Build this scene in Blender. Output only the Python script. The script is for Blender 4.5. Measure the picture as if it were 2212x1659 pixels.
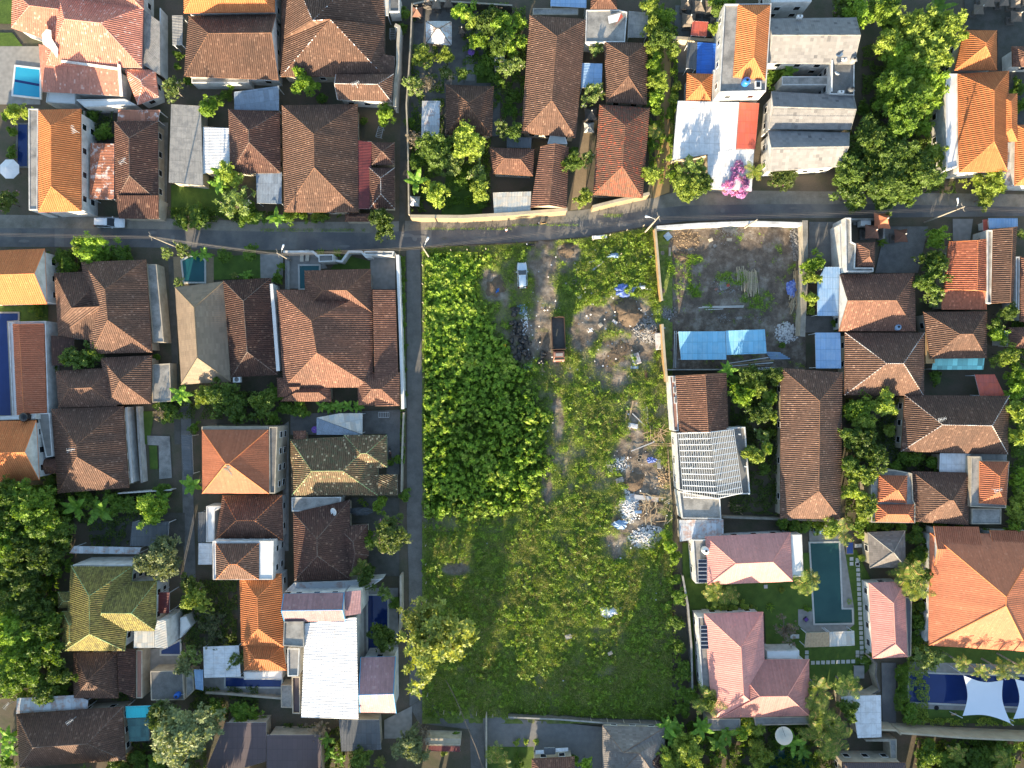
import bpy, math, random
import numpy as np
from mathutils import Vector, Matrix
R = math.radians
for o in list(bpy.data.objects): bpy.data.objects.remove(o)
S = bpy.context.scene
COL = S.collection
# ---------------------------------------------------------------- camera, world, sun, exposure
H = 123.0; PX = 0.08                      # flight height, metres per overview pixel (2212 x 1659) on the ground
cam = bpy.data.cameras.new('camera'); camo = bpy.data.objects.new('camera', cam); COL.objects.link(camo)
camo.location = (0, 0, H); cam.sensor_width = 36; cam.sensor_fit = 'HORIZONTAL'
cam.lens = 18 / (1106 * PX / H); cam.clip_end = 3000; cam.clip_start = 1
S.camera = camo
AZ = R(12.5); EL = R(11.3)
w = bpy.data.worlds.new('World'); S.world = w; w.use_nodes = True
nt = w.node_tree; bg = nt.nodes['Background']; sky = nt.nodes.new('ShaderNodeTexSky')
sky.sky_type = 'NISHITA'; sky.sun_disc = False; sky.sun_elevation = EL; sky.sun_rotation = math.pi + AZ
sky.air_density = 1.0; sky.dust_density = 0.6; sky.ozone_density = 1.0
nt.links.new(sky.outputs[0], bg.inputs[0]); bg.inputs[1].default_value = 0.13
sl = bpy.data.lights.new('sun', 'SUN'); sl.energy = 5.0; sl.angle = R(0.5); sl.color = (1.0, 0.81, 0.56)
so = bpy.data.objects.new('sun', sl); COL.objects.link(so)
so.rotation_euler = Vector((math.sin(AZ)*math.cos(EL), math.cos(AZ)*math.cos(EL), -math.sin(EL))).to_track_quat('-Z', 'Y').to_euler()
so.location = (0, 0, 60)
S.view_settings.view_transform = 'Standard'; S.view_settings.look = 'None'; S.view_settings.exposure = 1.92; S.view_settings.gamma = 1
S.render.engine = 'CYCLES'
rnd = random.Random(7); nrg = np.random.default_rng(7)

# ---------------------------------------------------------------- helpers
OX = OY = 0.0; SC = 0.25
def T(i, j):                               # following coordinates are read off enlargement (i, j)
    global OX, OY, SC
    OX, OY, SC = 553.0*i, 414.75*j, 0.25
def U():
    global OX, OY, SC
    OX, OY, SC = 0.0, 0.0, 1.0
def P(x, y, z=0.0):
    u = x*SC + OX; v = y*SC + OY; f = PX*(H - z)/H
    return Vector(((u - 1106)*f, (829.5 - v)*f, z))
def pts(c, z): return [P(c[i], c[i+1], z) for i in range(0, len(c), 2)]

def mk(name, V, F, mats, parent=None, mi=None, uv=None, smooth=False, lv=None):
    me = bpy.data.meshes.new(name)
    me.from_pydata([tuple(v) for v in V], [], F)
    for m in mats: me.materials.append(M[m] if isinstance(m, str) else m)
    if mi: me.polygons.foreach_set('material_index', mi)
    if uv is not None:
        l = me.uv_layers.new(name='UVMap'); l.data.foreach_set('uv', np.asarray(uv, dtype=np.float32).ravel())
    if smooth: me.polygons.foreach_set('use_smooth', [True]*len(me.polygons))
    me.update()
    o = bpy.data.objects.new(name, me); COL.objects.link(o)
    if parent: o.parent = parent
    return o
def quads_np(name, V, mats, lv=None, parent=None, smooth=False):      # V: (n,4,3) array of quads
    n = len(V); me = bpy.data.meshes.new(name)
    me.vertices.add(n*4); me.vertices.foreach_set('co', V.astype(np.float32).ravel())
    me.loops.add(n*4); me.loops.foreach_set('vertex_index', np.arange(n*4, dtype=np.int32))
    me.polygons.add(n); me.polygons.foreach_set('loop_start', np.arange(0, n*4, 4, dtype=np.int32))
    me.polygons.foreach_set('loop_total', np.full(n, 4, dtype=np.int32))
    me.update(calc_edges=True)
    if lv is not None:
        a = me.attributes.new('lv', 'FLOAT', 'FACE'); a.data.foreach_set('value', lv.astype(np.float32))
    for m in mats: me.materials.append(M[m])
    if name is None: return me
    o = bpy.data.objects.new(name, me); COL.objects.link(o)
    if parent: o.parent = parent
    return o
def tag(o, label=None, cat=None, group=None, kind=None):
    if label: o['label'] = label
    if cat: o['category'] = cat
    if group: o['group'] = group
    if kind: o['kind'] = kind
    return o
def empty(name, loc, rz=0, label=None, cat=None, group=None):
    o = bpy.data.objects.new(name, None); COL.objects.link(o); o.location = loc; o.rotation_euler = (0, 0, rz)
    o.empty_display_size = 0.3
    return tag(o, label, cat, group)
def struct(o): o['kind'] = 'structure'; return o
def copy_tree(o, parent=None):
    c = o.copy(); COL.objects.link(c); c.parent = parent
    for ch in list(o.children): copy_tree(ch, c)
    return c
def boxv(c, s, rz=0.0, tp=1.0):            # 8 verts, 6 faces of a box centred at c with size s, top scaled tp
    V = []; ca, sa = math.cos(rz), math.sin(rz)
    for z in (-.5, .5):
        k = tp if z > 0 else 1.0
        for x, y in ((-.5, -.5), (.5, -.5), (.5, .5), (-.5, .5)):
            X, Y = x*s[0]*k, y*s[1]*k
            V.append((c[0] + X*ca - Y*sa, c[1] + X*sa + Y*ca, c[2] + z*s[2]))
    return V, [(0,3,2,1), (4,5,6,7), (0,1,5,4), (1,2,6,5), (2,3,7,6), (3,0,4,7)]
class MB:
    def __init__(s): s.V = []; s.F = []; s.I = []
    def add(s, V, F, i=0):
        n = len(s.V); s.V += [tuple(v) for v in V]; s.F += [tuple(a+n for a in f) for f in F]; s.I += [i]*len(F); return s
    def box(s, c, d, rz=0.0, i=0, tp=1.0): return s.add(*boxv(c, d, rz, tp), i)
    def tube(s, path, r, n=6, i=0, cap=True):
        V = []; F = []; path = [Vector(p) for p in path]
        rr = r if isinstance(r, (list, tuple)) else [r]*len(path)
        for k, p in enumerate(path):
            d = (path[min(k+1, len(path)-1)] - path[max(k-1, 0)]).normalized()
            a = d.orthogonal().normalized() if abs(d.z) > .95 else d.cross(Vector((0, 0, 1))).normalized()
            b = d.cross(a)
            for j in range(n):
                t = 2*math.pi*j/n; V.append(p + (a*math.cos(t) + b*math.sin(t))*rr[k])
        for k in range(len(path)-1):
            for j in range(n):
                F.append((k*n+j, k*n+(j+1) % n, (k+1)*n+(j+1) % n, (k+1)*n+j))
        if cap: F.append(tuple(range(n-1, -1, -1))); F.append(tuple((len(path)-1)*n+j for j in range(n)))
        return s.add(V, F, i)
    def lathe(s, prof, c=(0, 0, 0), n=16, i=0):
        V = []; F = []
        for r_, z in prof:
            for j in range(n):
                t = 2*math.pi*j/n; V.append((c[0]+r_*math.cos(t), c[1]+r_*math.sin(t), c[2]+z))
        for k in range(len(prof)-1):
            for j in range(n): F.append((k*n+j, k*n+(j+1) % n, (k+1)*n+(j+1) % n, (k+1)*n+j))
        F.append(tuple(range(n-1, -1, -1))); F.append(tuple((len(prof)-1)*n+j for j in range(n)))
        return s.add(V, F, i)
    def prism(s, poly, z0, z1, i=0, i2=None):
        n = len(poly)
        V = [(p[0], p[1], z0) for p in poly] + [(p[0], p[1], z1) for p in poly]
        a = sum(poly[k][0]*poly[(k+1) % n][1] - poly[(k+1) % n][0]*poly[k][1] for k in range(n))
        o = list(range(n)) if a > 0 else list(range(n-1, -1, -1))
        s.add(V, [tuple(reversed(o)), tuple(n+k for k in o)] + [(o[k], o[(k+1) % n], n+o[(k+1) % n], n+o[k]) for k in range(n)], i)
        return s
    def build(s, name, mats, parent=None, smooth=False):
        return mk(name, s.V, s.F, mats if isinstance(mats, (list, tuple)) else [mats], parent, s.I, smooth=smooth)
def inset(poly, d):
    n = len(poly); a = sum(poly[k][0]*poly[(k+1) % n][1] - poly[(k+1) % n][0]*poly[k][1] for k in range(n))
    sg = 1 if a > 0 else -1; L = []
    for k in range(n):
        p, q = Vector(poly[k][:2]), Vector(poly[(k+1) % n][:2]); e = (q-p).normalized()
        nn = Vector((-e.y, e.x))*sg; L.append((p+nn*d, e))
    out = []
    for k in range(n):
        (p, e), (q, f) = L[k-1], L[k]; den = e.x*f.y - e.y*f.x
        if abs(den) < 1e-4: out.append(q.copy()); continue
        t = ((q.x-p.x)*f.y - (q.y-p.y)*f.x)/den; out.append(p+e*t)
    return out

# ---------------------------------------------------------------- materials
M = {}
def mat(name, rough=.8, spec=.3):
    m = bpy.data.materials.new(name); m.use_nodes = True; M[name] = m; n = m.node_tree
    b = n.nodes['Principled BSDF']; b.inputs['Roughness'].default_value = rough; b.inputs['Specular IOR Level'].default_value = spec
    return m, n, b
def N(n, t, **k):
    x = n.nodes.new(t)
    for a, v in k.items(): setattr(x, a, v)
    return x
def noise(n, vec, sc, det=3.0, rough=.6):
    x = N(n, 'ShaderNodeTexNoise'); x.inputs['Scale'].default_value = sc; x.inputs['Detail'].default_value = det
    x.inputs['Roughness'].default_value = rough
    if vec: n.links.new(vec, x.inputs['Vector'])
    return x.outputs['Fac']
def ramp(n, f, st):
    x = N(n, 'ShaderNodeValToRGB'); e = x.color_ramp.elements
    while len(e) < len(st): e.new(.5)
    for k, (p, c) in enumerate(st):
        e[k].position = p; e[k].color = (*c, 1) if len(c) == 3 else c
    n.links.new(f, x.inputs[0]); return x.outputs[0]
def mix(n, f, a, b, mode='MIX'):
    x = N(n, 'ShaderNodeMix', data_type='RGBA', blend_type=mode)
    for s_, v in ((0, f), (6, a), (7, b)):
        if isinstance(v, (int, float)): x.inputs[s_].default_value = v
        elif isinstance(v, tuple): x.inputs[s_].default_value = (*v[:3], 1)
        else: n.links.new(v, x.inputs[s_])
    return x.outputs[2]
def mth(n, op, a, b=None):
    x = N(n, 'ShaderNodeMath', operation=op)
    for k, v in enumerate((a, b)):
        if v is None: continue
        if isinstance(v, (int, float)): x.inputs[k].default_value = v
        else: n.links.new(v, x.inputs[k])
    return x.outputs[0]
def bump(n, b, h, st, dist=.05):
    x = N(n, 'ShaderNodeBump'); x.inputs['Strength'].default_value = st; x.inputs['Distance'].default_value = dist
    n.links.new(h, x.inputs['Height']); n.links.new(x.outputs[0], b.inputs['Normal'])
def geo(n): return N(n, 'ShaderNodeNewGeometry').outputs['Position']
def orand(n): return N(n, 'ShaderNodeObjectInfo').outputs['Random']
K = lambda c, f: tuple(min(1, x*f) for x in c)
def tile(name, c, odd=None, stain=.5, cw=.26, ch=.34, scol=(.05, .04, .035), var=.35, lich=None):
    m, n, b = mat(name, .75, .25)
    uv = N(n, 'ShaderNodeUVMap').outputs[0]
    sv = N(n, 'ShaderNodeVectorMath', operation='DIVIDE'); n.links.new(uv, sv.inputs[0]); sv.inputs[1].default_value = (cw, ch, 1)
    fl = N(n, 'ShaderNodeVectorMath', operation='FLOOR'); n.links.new(sv.outputs[0], fl.inputs[0])
    wn = N(n, 'ShaderNodeTexWhiteNoise', noise_dimensions='2D'); n.links.new(fl.outputs[0], wn.inputs[0])
    odd = odd or K(c, 1.7)
    col = ramp(n, wn.outputs[0], [(0, K(c, 1-var*.6)), (.5, c), (.93, K(c, 1+var*.5)), (.97, odd)])
    g = geo(n)
    st = ramp(n, noise(n, g, .22, 6, .6), [(.35, (0,)*3), (.8, (1,)*3)])
    col = mix(n, mth(n, 'MULTIPLY', st, stain), col, scol)
    if lich:
        l2 = ramp(n, noise(n, g, 1.6, 6, .7), [(.5, (0,)*3), (.66, (1,)*3)])
        col = mix(n, mth(n, 'MULTIPLY', l2, .75), col, lich)
    sx0 = N(n, 'ShaderNodeSeparateXYZ'); n.links.new(fl.outputs[0], sx0.inputs[0])
    w1 = N(n, 'ShaderNodeTexWhiteNoise', noise_dimensions='1D'); n.links.new(sx0.outputs[0], w1.inputs['W'])
    blot = noise(n, g, 1.1, 3, .6)
    hv = mth(n, 'ADD', mth(n, 'MULTIPLY', orand(n), .45), .62); hv = mth(n, 'ADD', hv, mth(n, 'MULTIPLY', w1.outputs[0], .14)); hv = mth(n, 'ADD', hv, mth(n, 'MULTIPLY', blot, .22))
    col = mix(n, 1.0, col, N_rgb(n, hv), 'MULTIPLY')
    n.links.new(col, b.inputs['Base Color'])
    sx = N(n, 'ShaderNodeSeparateXYZ'); n.links.new(sv.outputs[0], sx.inputs[0])
    fr = mth(n, 'FRACT', sx.outputs[1])
    h = mth(n, 'ADD', mth(n, 'MULTIPLY', fr, .7), mth(n, 'MULTIPLY', wn.outputs[0], .5))
    bump(n, b, h, .3, .05)
    return m
def N_rgb(n, f):
    x = N(n, 'ShaderNodeCombineColor')
    for k in range(3): n.links.new(f, x.inputs[k])
    return x.outputs[0]
tile('brown_tile', (.142, .080, .056), (.26, .16, .115), .55)
tile('patched_tile', (.150, .078, .052), (.42, .10, .05), .45, lich=(.30, .07, .04))
tile('dark_tile', (.095, .048, .036), (.22, .13, .09), .6)
tile('red_brown_tile', (.160, .080, .056), (.29, .155, .105), .5)
tile('red_tile', (.36, .12, .065), (.62, .22, .12), .25)
tile('orange_tile', (.46, .165, .06), (.52, .21, .08), .10, var=.10)
tile('terracotta_tile', (.43, .150, .078), (.47, .18, .10), .22, var=.12)
tile('pink_tile', (.46, .215, .19), (.52, .22, .19), .15, var=.12)
tile('salmon_tile', (.52, .215, .15), (.66, .40, .32), .25, var=.2)
tile('moss_tile', (.19, .165, .045), (.29, .26, .07), .45, var=.6, scol=(.09, .065, .04), lich=(.07, .055, .035))
tile('green_brown_tile', (.17, .115, .065), (.6, .48, .3), .4, var=.4, lich=(.10, .13, .07))
tile('block_tile', (.175, .172, .172), (.09, .09, .095), .6, cw=.55, ch=.5, var=.28, scol=(.22, .21, .20))
tile('tan_shingle', (.22, .165, .115), (.25, .19, .13), .2, cw=.9, ch=.3, var=.2)
tile('grey_shingle', (.17, .155, .145), (.24, .22, .2), .3, cw=.6, ch=.25, var=.3)
tile('mauve_tile', (.34, .20, .21), (.4, .26, .26), .3, cw=.3, ch=.4, var=.15)
tile('thatch', (.14, .12, .10), (.2, .17, .14), .4, cw=.15, ch=.6, var=.4)
def metal(name, c, c2=None, am=.5, rough=.5, band=None, lo=.45, hi=.6, panel=.2):
    m, n, b = mat(name, rough, .4)
    g = geo(n); uv = N(n, 'ShaderNodeUVMap').outputs[0]
    sv = N(n, 'ShaderNodeVectorMath', operation='DIVIDE'); n.links.new(uv, sv.inputs[0]); sv.inputs[1].default_value = (.85, 1.9, 1)
    fl = N(n, 'ShaderNodeVectorMath', operation='FLOOR'); n.links.new(sv.outputs[0], fl.inputs[0])
    wn = N(n, 'ShaderNodeTexWhiteNoise', noise_dimensions='2D'); n.links.new(fl.outputs[0], wn.inputs[0])
    col = ramp(n, wn.outputs[0], [(0, K(c, 1-panel)), (1, K(c, 1+panel*.5))])
    f = ramp(n, noise(n, g, .9, 6, .7), [(lo, (0,)*3), (hi, (1,)*3)])
    col = mix(n, mth(n, 'MULTIPLY', f, am), col, c2 or K(c, .5))
    fr = N(n, 'ShaderNodeVectorMath', operation='FRACTION'); n.links.new(sv.outputs[0], fr.inputs[0]); sp = N(n, 'ShaderNodeSeparateXYZ'); n.links.new(fr.outputs[0], sp.inputs[0])
    ln = mth(n, 'MAXIMUM', mth(n, 'LESS_THAN', sp.outputs[0], .06), mth(n, 'LESS_THAN', sp.outputs[1], .05))
    col = mix(n, mth(n, 'MULTIPLY', ln, .35), col, K(c, .35))
    n.links.new(col, b.inputs['Base Color']); return m
metal('white_metal', (.66, .67, .68), (.42, .40, .38), .45, .45, panel=.04)
metal('sky_blue_metal', (.20, .47, .66), (.3, .52, .66), .5, .45, panel=.15)
metal('pale_blue_metal', (.25, .40, .60), (.36, .48, .62), .5, .45, panel=.12)
metal('blue_metal', (.02, .14, .55), (.03, .1, .35), .4, .45, panel=.08)
metal('asbestos', (.30, .29, .27), (.16, .16, .16), .6, .85, panel=.12)
metal('grey_blue_metal', (.22, .27, .33), (.15, .17, .2), .5, .6, panel=.2)
metal('rusty_sheet', (.42, .17, .10), (.75, .7, .66), .7, .7, lo=.55, hi=.6, panel=.4)
metal('weathered_sheet', (.50, .52, .54), (.40, .22, .15), .7, .6, lo=.5, hi=.6, panel=.25)
metal('dark_red_metal', (.15, .03, .03), (.1, .03, .03), .4, .5, panel=.1)
metal('teal_sheet', (.03, .50, .56), (.05, .4, .45), .3, .5, panel=.05)
metal('teal_blue_stripe', (.28, .66, .62), (.2, .42, .62), .0, .5, panel=.5)
metal('red_sheet', (.58, .12, .07), (.45, .12, .1), .5, .5, panel=.15)
metal('mesh_sheet', (.55, .50, .42), (.35, .42, .45), .6, .6, panel=.25)
metal('slate_metal', (.10, .11, .12), (.07, .08, .09), .5, .6, panel=.2)
metal('plum_metal', (.095, .07, .075), (.08, .06, .065), .4, .6, panel=.08)
metal('green_grid', (.05, .13, .13), (.08, .2, .18), .5, .4, panel=.3)
def plain(name, c, c2=None, am=.5, sc=.8, rough=.85, spec=.25, lo=.4, hi=.65, bm=0.0, fine=None):
    m, n, b = mat(name, rough, spec); g = geo(n)
    f = ramp(n, noise(n, g, sc, 6, .65), [(lo, (0,)*3), (hi, (1,)*3)])
    col = mix(n, mth(n, 'MULTIPLY', f, am), c, c2 or K(c, .55))
    if fine:
        f2 = noise(n, g, fine, 4, .7); col = mix(n, .35, col, N_rgb(n, f2), 'OVERLAY')
    n.links.new(col, b.inputs['Base Color'])
    if bm: bump(n, b, noise(n, g, sc*5, 5, .7), bm, .1)
    return m
plain('concrete', (.33, .32, .295), (.12, .12, .115), .75, .55, bm=.15, fine=6)
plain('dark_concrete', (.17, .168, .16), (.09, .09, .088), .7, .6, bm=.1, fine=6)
plain('white_paint', (.72, .72, .70), (.5, .5, .47), .35, .5, .6)
plain('blue_trim', (.06, .30, .55), None, .2, .5, .5)
plain('cream_paint', (.44, .375, .27), (.25, .21, .15), .5, .5)
plain('tan_render', (.27, .205, .13), (.17, .13, .085), .5, .4, fine=5)
plain('cap_tan', (.24, .125, .075), (.12, .07, .05), .6, 1.0)
plain('cap_white', (.62, .6, .57), (.3, .2, .16), .6, 1.2)
plain('cap_spot', (.15, .07, .045), (.8, .8, .8), 1.0, 1.7, lo=.52, hi=.55)
plain('cap_orange', (.70, .24, .09), None, .2)
plain('cap_pink', (.66, .30, .25), None, .2)
plain('cap_moss', (.28, .40, .20), (.3, .3, .1), .5)
plain('cap_dark', (.16, .11, .085), (.3, .28, .25), .4, 1.5)
plain('wall_cream', (.43, .38, .30), (.2, .18, .14), .6, .7)
plain('wall_white', (.62, .62, .60), (.32, .31, .29), .65, .7)
plain('wall_ochre', (.42, .27, .12), (.25, .17, .1), .5, .7)
plain('asphalt', (.115, .115, .118), (.20, .19, .175), .9, .22, .8, bm=.1, fine=9)
plain('asphalt_patch', (.20, .195, .185), (.13, .13, .13), .5, 1.0, .85, fine=8)
plain('lane_concrete', (.165, .16, .15), (.10, .098, .09), .7, .5, bm=.15, fine=7)
plain('verge_concrete', (.26, .24, .205), (.13, .12, .095), .8, .35, bm=.15, fine=6)
plain('earth', (.125, .10, .075), (.065, .075, .04), .8, .25, bm=.4, fine=5)
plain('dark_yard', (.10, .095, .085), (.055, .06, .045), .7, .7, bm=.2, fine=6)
plain('lawn', (.085, .14, .025), (.05, .09, .018), .8, .7, .9, bm=.5, fine=12)
plain('timber', (.42, .31, .19), (.25, .17, .1), .6, 3)
plain('bamboo_dry', (.44, .38, .27), (.26, .22, .15), .5, 4)
plain('rust_wood', (.085, .048, .033), (.05, .035, .026), .6, 3)
plain('bark', (.13, .10, .075), (.22, .19, .16), .6, 5, bm=.3)
plain('pale_bark', (.30, .27, .23), (.18, .16, .13), .6, 5)
plain('stone_dark', (.13, .12, .11), (.07, .065, .06), .6, 2, bm=.3)
plain('rubble_grey', (.30, .29, .28), (.1, .1, .1), .7, 2.5)
plain('rubble_white', (.62, .62, .62), (.35, .34, .33), .5, 2.5)
plain('rubble_dark', (.09, .085, .08), (.18, .17, .155), .6, 2.5)
plain('soil_heap', (.16, .115, .075), (.08, .06, .045), .7, 1.2, bm=.5, fine=5)
plain('pole_concrete', (.30, .27, .225), (.22, .2, .165), .4, 2)
plain('cream_cloth', (.6, .55, .45), None, .3)
plain('purple_cloth', (.12, .06, .25), None, .3)
plain('white_cloth', (.75, .76, .78), (.55, .58, .62), .4, .8, .7)
plain('sail_cloth', (.62, .68, .76), None, .05, .5, .8)
plain('blue_tarp', (.06, .11, .40), (.32, .40, .66), .7, 3, .45)
plain('bright_blue', (.03, .16, .5), None, .1, 2, .4)
plain('steel_white', (.62, .66, .70), None, .1, 2, .4)
plain('steel_dark', (.04, .04, .045), None, .1, 2, .5)
plain('red_paint', (.24, .10, .075), (.36, .27, .2), .5, 3, .5)
plain('black_plastic', (.012, .012, .014), (.03, .03, .03), .5, 3, .35, .5)
plain('rubber', (.015, .015, .015), None, .1, 2, .8)
plain('skin', (.35, .2, .13), None, .1)
plain('hair', (.01, .01, .01), None, .1)
plain('jeans', (.04, .05, .09), None, .1)
plain('pink_cloth', (.65, .32, .36), None, .2)
plain('wicker', (.2, .14, .08), None, .4)
plain('yellow_plastic', (.8, .42, .02), None, .1)
plain('paving', (.30, .29, .27), (.16, .155, .15), .6, 1.5, fine=3)
plain('stone_step', (.50, .50, .47), (.35, .35, .33), .5, 2)
plain('soot_red', (.30, .16, .12), None, .3)
def glossy(name, c, rough=.1, spec=.5, coat=0, c2=None, met=0):
    m, n, b = mat(name, rough, spec); b.inputs['Coat Weight'].default_value = coat; b.inputs['Metallic'].default_value = met
    b.inputs['Coat Roughness'].default_value = .05
    if c2:
        f = noise(n, geo(n), .3, 2, .5); n.links.new(mix(n, f, c, c2), b.inputs['Base Color'])
    else: b.inputs['Base Color'].default_value = (*c, 1)
    return m
glossy('sky_tinted_paint', (.50, .60, .68), .25, .5, 1, met=.1)  # bluish base colour puts the sky's reflection into the car paint
glossy('white_gloss', (.76, .80, .84), .25, .5, 1)
glossy('glass_dark', (.012, .015, .02), .06, .7)
glossy('lamp_glass', (.8, .8, .82), .2, .5)
glossy('tail_red', (.4, .02, .02), .2)
glossy('solar_cell', (.01, .014, .03), .15, .6)
glossy('tank_blue', (.03, .16, .50), .35)
glossy('tank_black', (.012, .012, .014), .3)
glossy('chrome', (.6, .6, .6), .2, met=1)
def water(name, c, c2):
    m, n, b = mat(name, .04, .5)
    f = noise(n, geo(n), .25, 3, .5); n.links.new(mix(n, f, c, c2), b.inputs['Base Color'])
    bump(n, b, noise(n, geo(n), 3.0, 2, .5), .08, .05); return m
water('water_cyan', (.01, .26, .46), (.06, .40, .55))
water('water_navy', (.006, .018, .09), (.022, .05, .19))
water('water_teal', (.004, .05, .065), (.02, .13, .14))
water('water_green', (.006, .045, .045), (.03, .10, .085))
def leaf(name, a, b_, tr=.35, c3=None, rough=.55):
    m = bpy.data.materials.new(name); m.use_nodes = True; M[name] = m; n = m.node_tree
    b = n.nodes['Principled BSDF']; out = n.nodes['Material Output']; b.inputs['Roughness'].default_value = rough
    b.inputs['Specular IOR Level'].default_value = .35
    at = N(n, 'ShaderNodeAttribute', attribute_name='lv').outputs['Fac']
    st = [(0, a), (.85, b_)] + ([(.88, c3), (1, c3)] if c3 else [])
    if c3: st[1] = (.84, b_)
    col = ramp(n, at, st)
    hv = mth(n, 'ADD', mth(n, 'MULTIPLY', orand(n), .5), .75)
    col = mix(n, 1.0, col, N_rgb(n, hv), 'MULTIPLY')
    n.links.new(col, b.inputs['Base Color'])
    t = N(n, 'ShaderNodeBsdfTranslucent'); n.links.new(mix(n, 1.0, col, (1.25, 1.15, .45), 'MULTIPLY'), t.inputs[0])
    mx = N(n, 'ShaderNodeMixShader'); mx.inputs[0].default_value = tr
    n.links.new(b.outputs[0], mx.inputs[1]); n.links.new(t.outputs[0], mx.inputs[2]); n.links.new(mx.outputs[0], out.inputs[0])
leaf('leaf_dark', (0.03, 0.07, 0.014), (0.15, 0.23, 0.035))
leaf('leaf_bright', (0.09, 0.19, 0.02), (0.3, 0.44, 0.045))
leaf('leaf_yellow', (.12, .195, .03), (.36, .45, .07))
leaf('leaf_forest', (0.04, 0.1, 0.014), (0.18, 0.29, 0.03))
leaf('leaf_pale', (0.09, 0.12, 0.05), (0.3, 0.36, 0.17))
leaf('leaf_plum', (.07, .14, .03), (.26, .34, .09), c3=(.62, .55, .45))
leaf('leaf_flower', (.05, .09, .02), (.15, .2, .04), c3=(.5, .2, .3))
leaf('leaf_magenta', (.36, .12, .40), (.72, .36, .68), c3=(.12, .18, .04))
leaf('leaf_purple', (.05, .08, .03), (.12, .14, .05), c3=(.28, .05, .3))
leaf('leaf_banana', (0.08, 0.2, 0.02), (0.24, 0.42, 0.05))
leaf('leaf_palm', (.08, .14, .02), (.28, .33, .05), c3=(.45, .32, .10))
leaf('leaf_vine', (0.06, 0.16, 0.012), (0.27, 0.42, 0.035))
leaf('leaf_grass', (.10, .17, .025), (.33, .42, .065), c3=(.50, .42, .2))
leaf('leaf_weed', (.09, .18, .02), (.32, .46, .05))
leaf('leaf_dry', (.18, .17, .06), (.42, .38, .16), c3=(.52, .45, .27))
leaf('leaf_lane', (.12, .18, .04), (.36, .41, .10), c3=(.40, .30, .16))
leaf('leaf_twig', (.16, .13, .10), (.28, .24, .19))
# ---------------------------------------------------------------- roofs and buildings
def normal(p):
    n = Vector((0, 0, 0))
    for k in range(len(p)):
        a, b = p[k], p[(k+1) % len(p)]
        n += Vector(((a.y-b.y)*(a.z+b.z), (a.z-b.z)*(a.x+b.x), (a.x-b.x)*(a.y+b.y)))
    return n.normalized() if n.length > 1e-9 else Vector((0, 0, 1))
def clip(poly, d, k, keep):                # keep the part where p.d >= k (keep=1) or <= k (keep=-1)
    out = []
    for i in range(len(poly)):
        a, b = poly[i], poly[(i+1) % len(poly)]
        da, db = (a.dot(d)-k)*keep, (b.dot(d)-k)*keep
        if da >= 0: out.append(a)
        if (da > 1e-9 and db < -1e-9) or (da < -1e-9 and db > 1e-9): out.append(a + (b-a)*(da/(da-db)))
    return out
def slopes(polys, name, mat_, parent, period=.32, amp=.06, prof=(0, .8, 1, .8), dirn=None, thick=.12, mats2=None, bd=None):
    V = []; F = []; UV = []; I = []
    q = len(prof); st = period/q
    for poly in polys:
        n = normal(poly)
        if n.z < 0: poly = list(reversed(poly)); n = -n
        hd = Vector((-n.y, n.x, 0))
        if dirn is not None and hd.length < .12: hd = Vector((dirn[0], dirn[1], 0))
        if hd.length < 1e-3: hd = Vector((1, 0, 0))
        hd.normalize(); sd = n.cross(hd)
        us = [p.dot(hd) for p in poly]; u0, u1 = min(us), max(us)
        k = math.floor(u0/st)
        while k*st < u1 - 1e-6:
            c = clip(clip(poly, hd, k*st, 1), hd, (k+1)*st, -1)
            if len(c) >= 3:
                base = len(V); h0, h1 = prof[k % q]*amp, prof[(k+1) % q]*amp
                for p in c:
                    u = p.dot(hd); t = min(1, max(0, (u-k*st)/st)); V.append((p.x, p.y, p.z + h0 + (h1-h0)*t + .03*math.sin(p.x*1.3+p.y*.7)*math.sin(p.y*.9-p.x*.4))); UV.append((u, p.dot(sd)))
                F.append(tuple(range(base, base+len(c))))
                I.append(0)
            k += 1
    return V, F, UV, I
def roof_mesh(name, polys, rim, mat_, edge_mat, parent, dirn=None, thick=.12, **k):
    V, F, UV, I = slopes(polys, name, mat_, parent, dirn=dirn, **k)
    n = len(rim); b = len(V)               # fascia and soffit
    a = sum(rim[i].x*rim[(i+1) % n].y - rim[(i+1) % n].x*rim[i].y for i in range(n))
    rm = list(rim) if a > 0 else list(reversed(rim))
    for p in rm: V.append((p.x, p.y, p.z + .02)); 
    for p in rm: V.append((p.x, p.y, p.z - thick))
    for i in range(n):
        j = (i+1) % n; f = (b+n+i, b+n+j, b+j, b+i); F.append(f); UV += [(0, 0)]*4; I.append(1)
    F.append(tuple(b+n+i for i in range(n-1, -1, -1))); UV += [(0, 0)]*n; I.append(1)
    return mk(name, V, F, [mat_, edge_mat], parent, I, UV)
EDGE = {'orange_tile': 'cap_orange', 'terracotta_tile': 'cap_orange', 'salmon_tile': 'cap_pink', 'pink_tile': 'cap_pink', 'moss_tile': 'cap_moss',
        'green_brown_tile': 'cap_moss', 'dark_tile': 'cap_dark', 'red_tile': 'cap_orange', 'block_tile': 'concrete', 'grey_shingle': 'concrete',
        'tan_shingle': 'tan_render', 'mauve_tile': 'blue_trim', 'thatch': 'cap_dark'}
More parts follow.
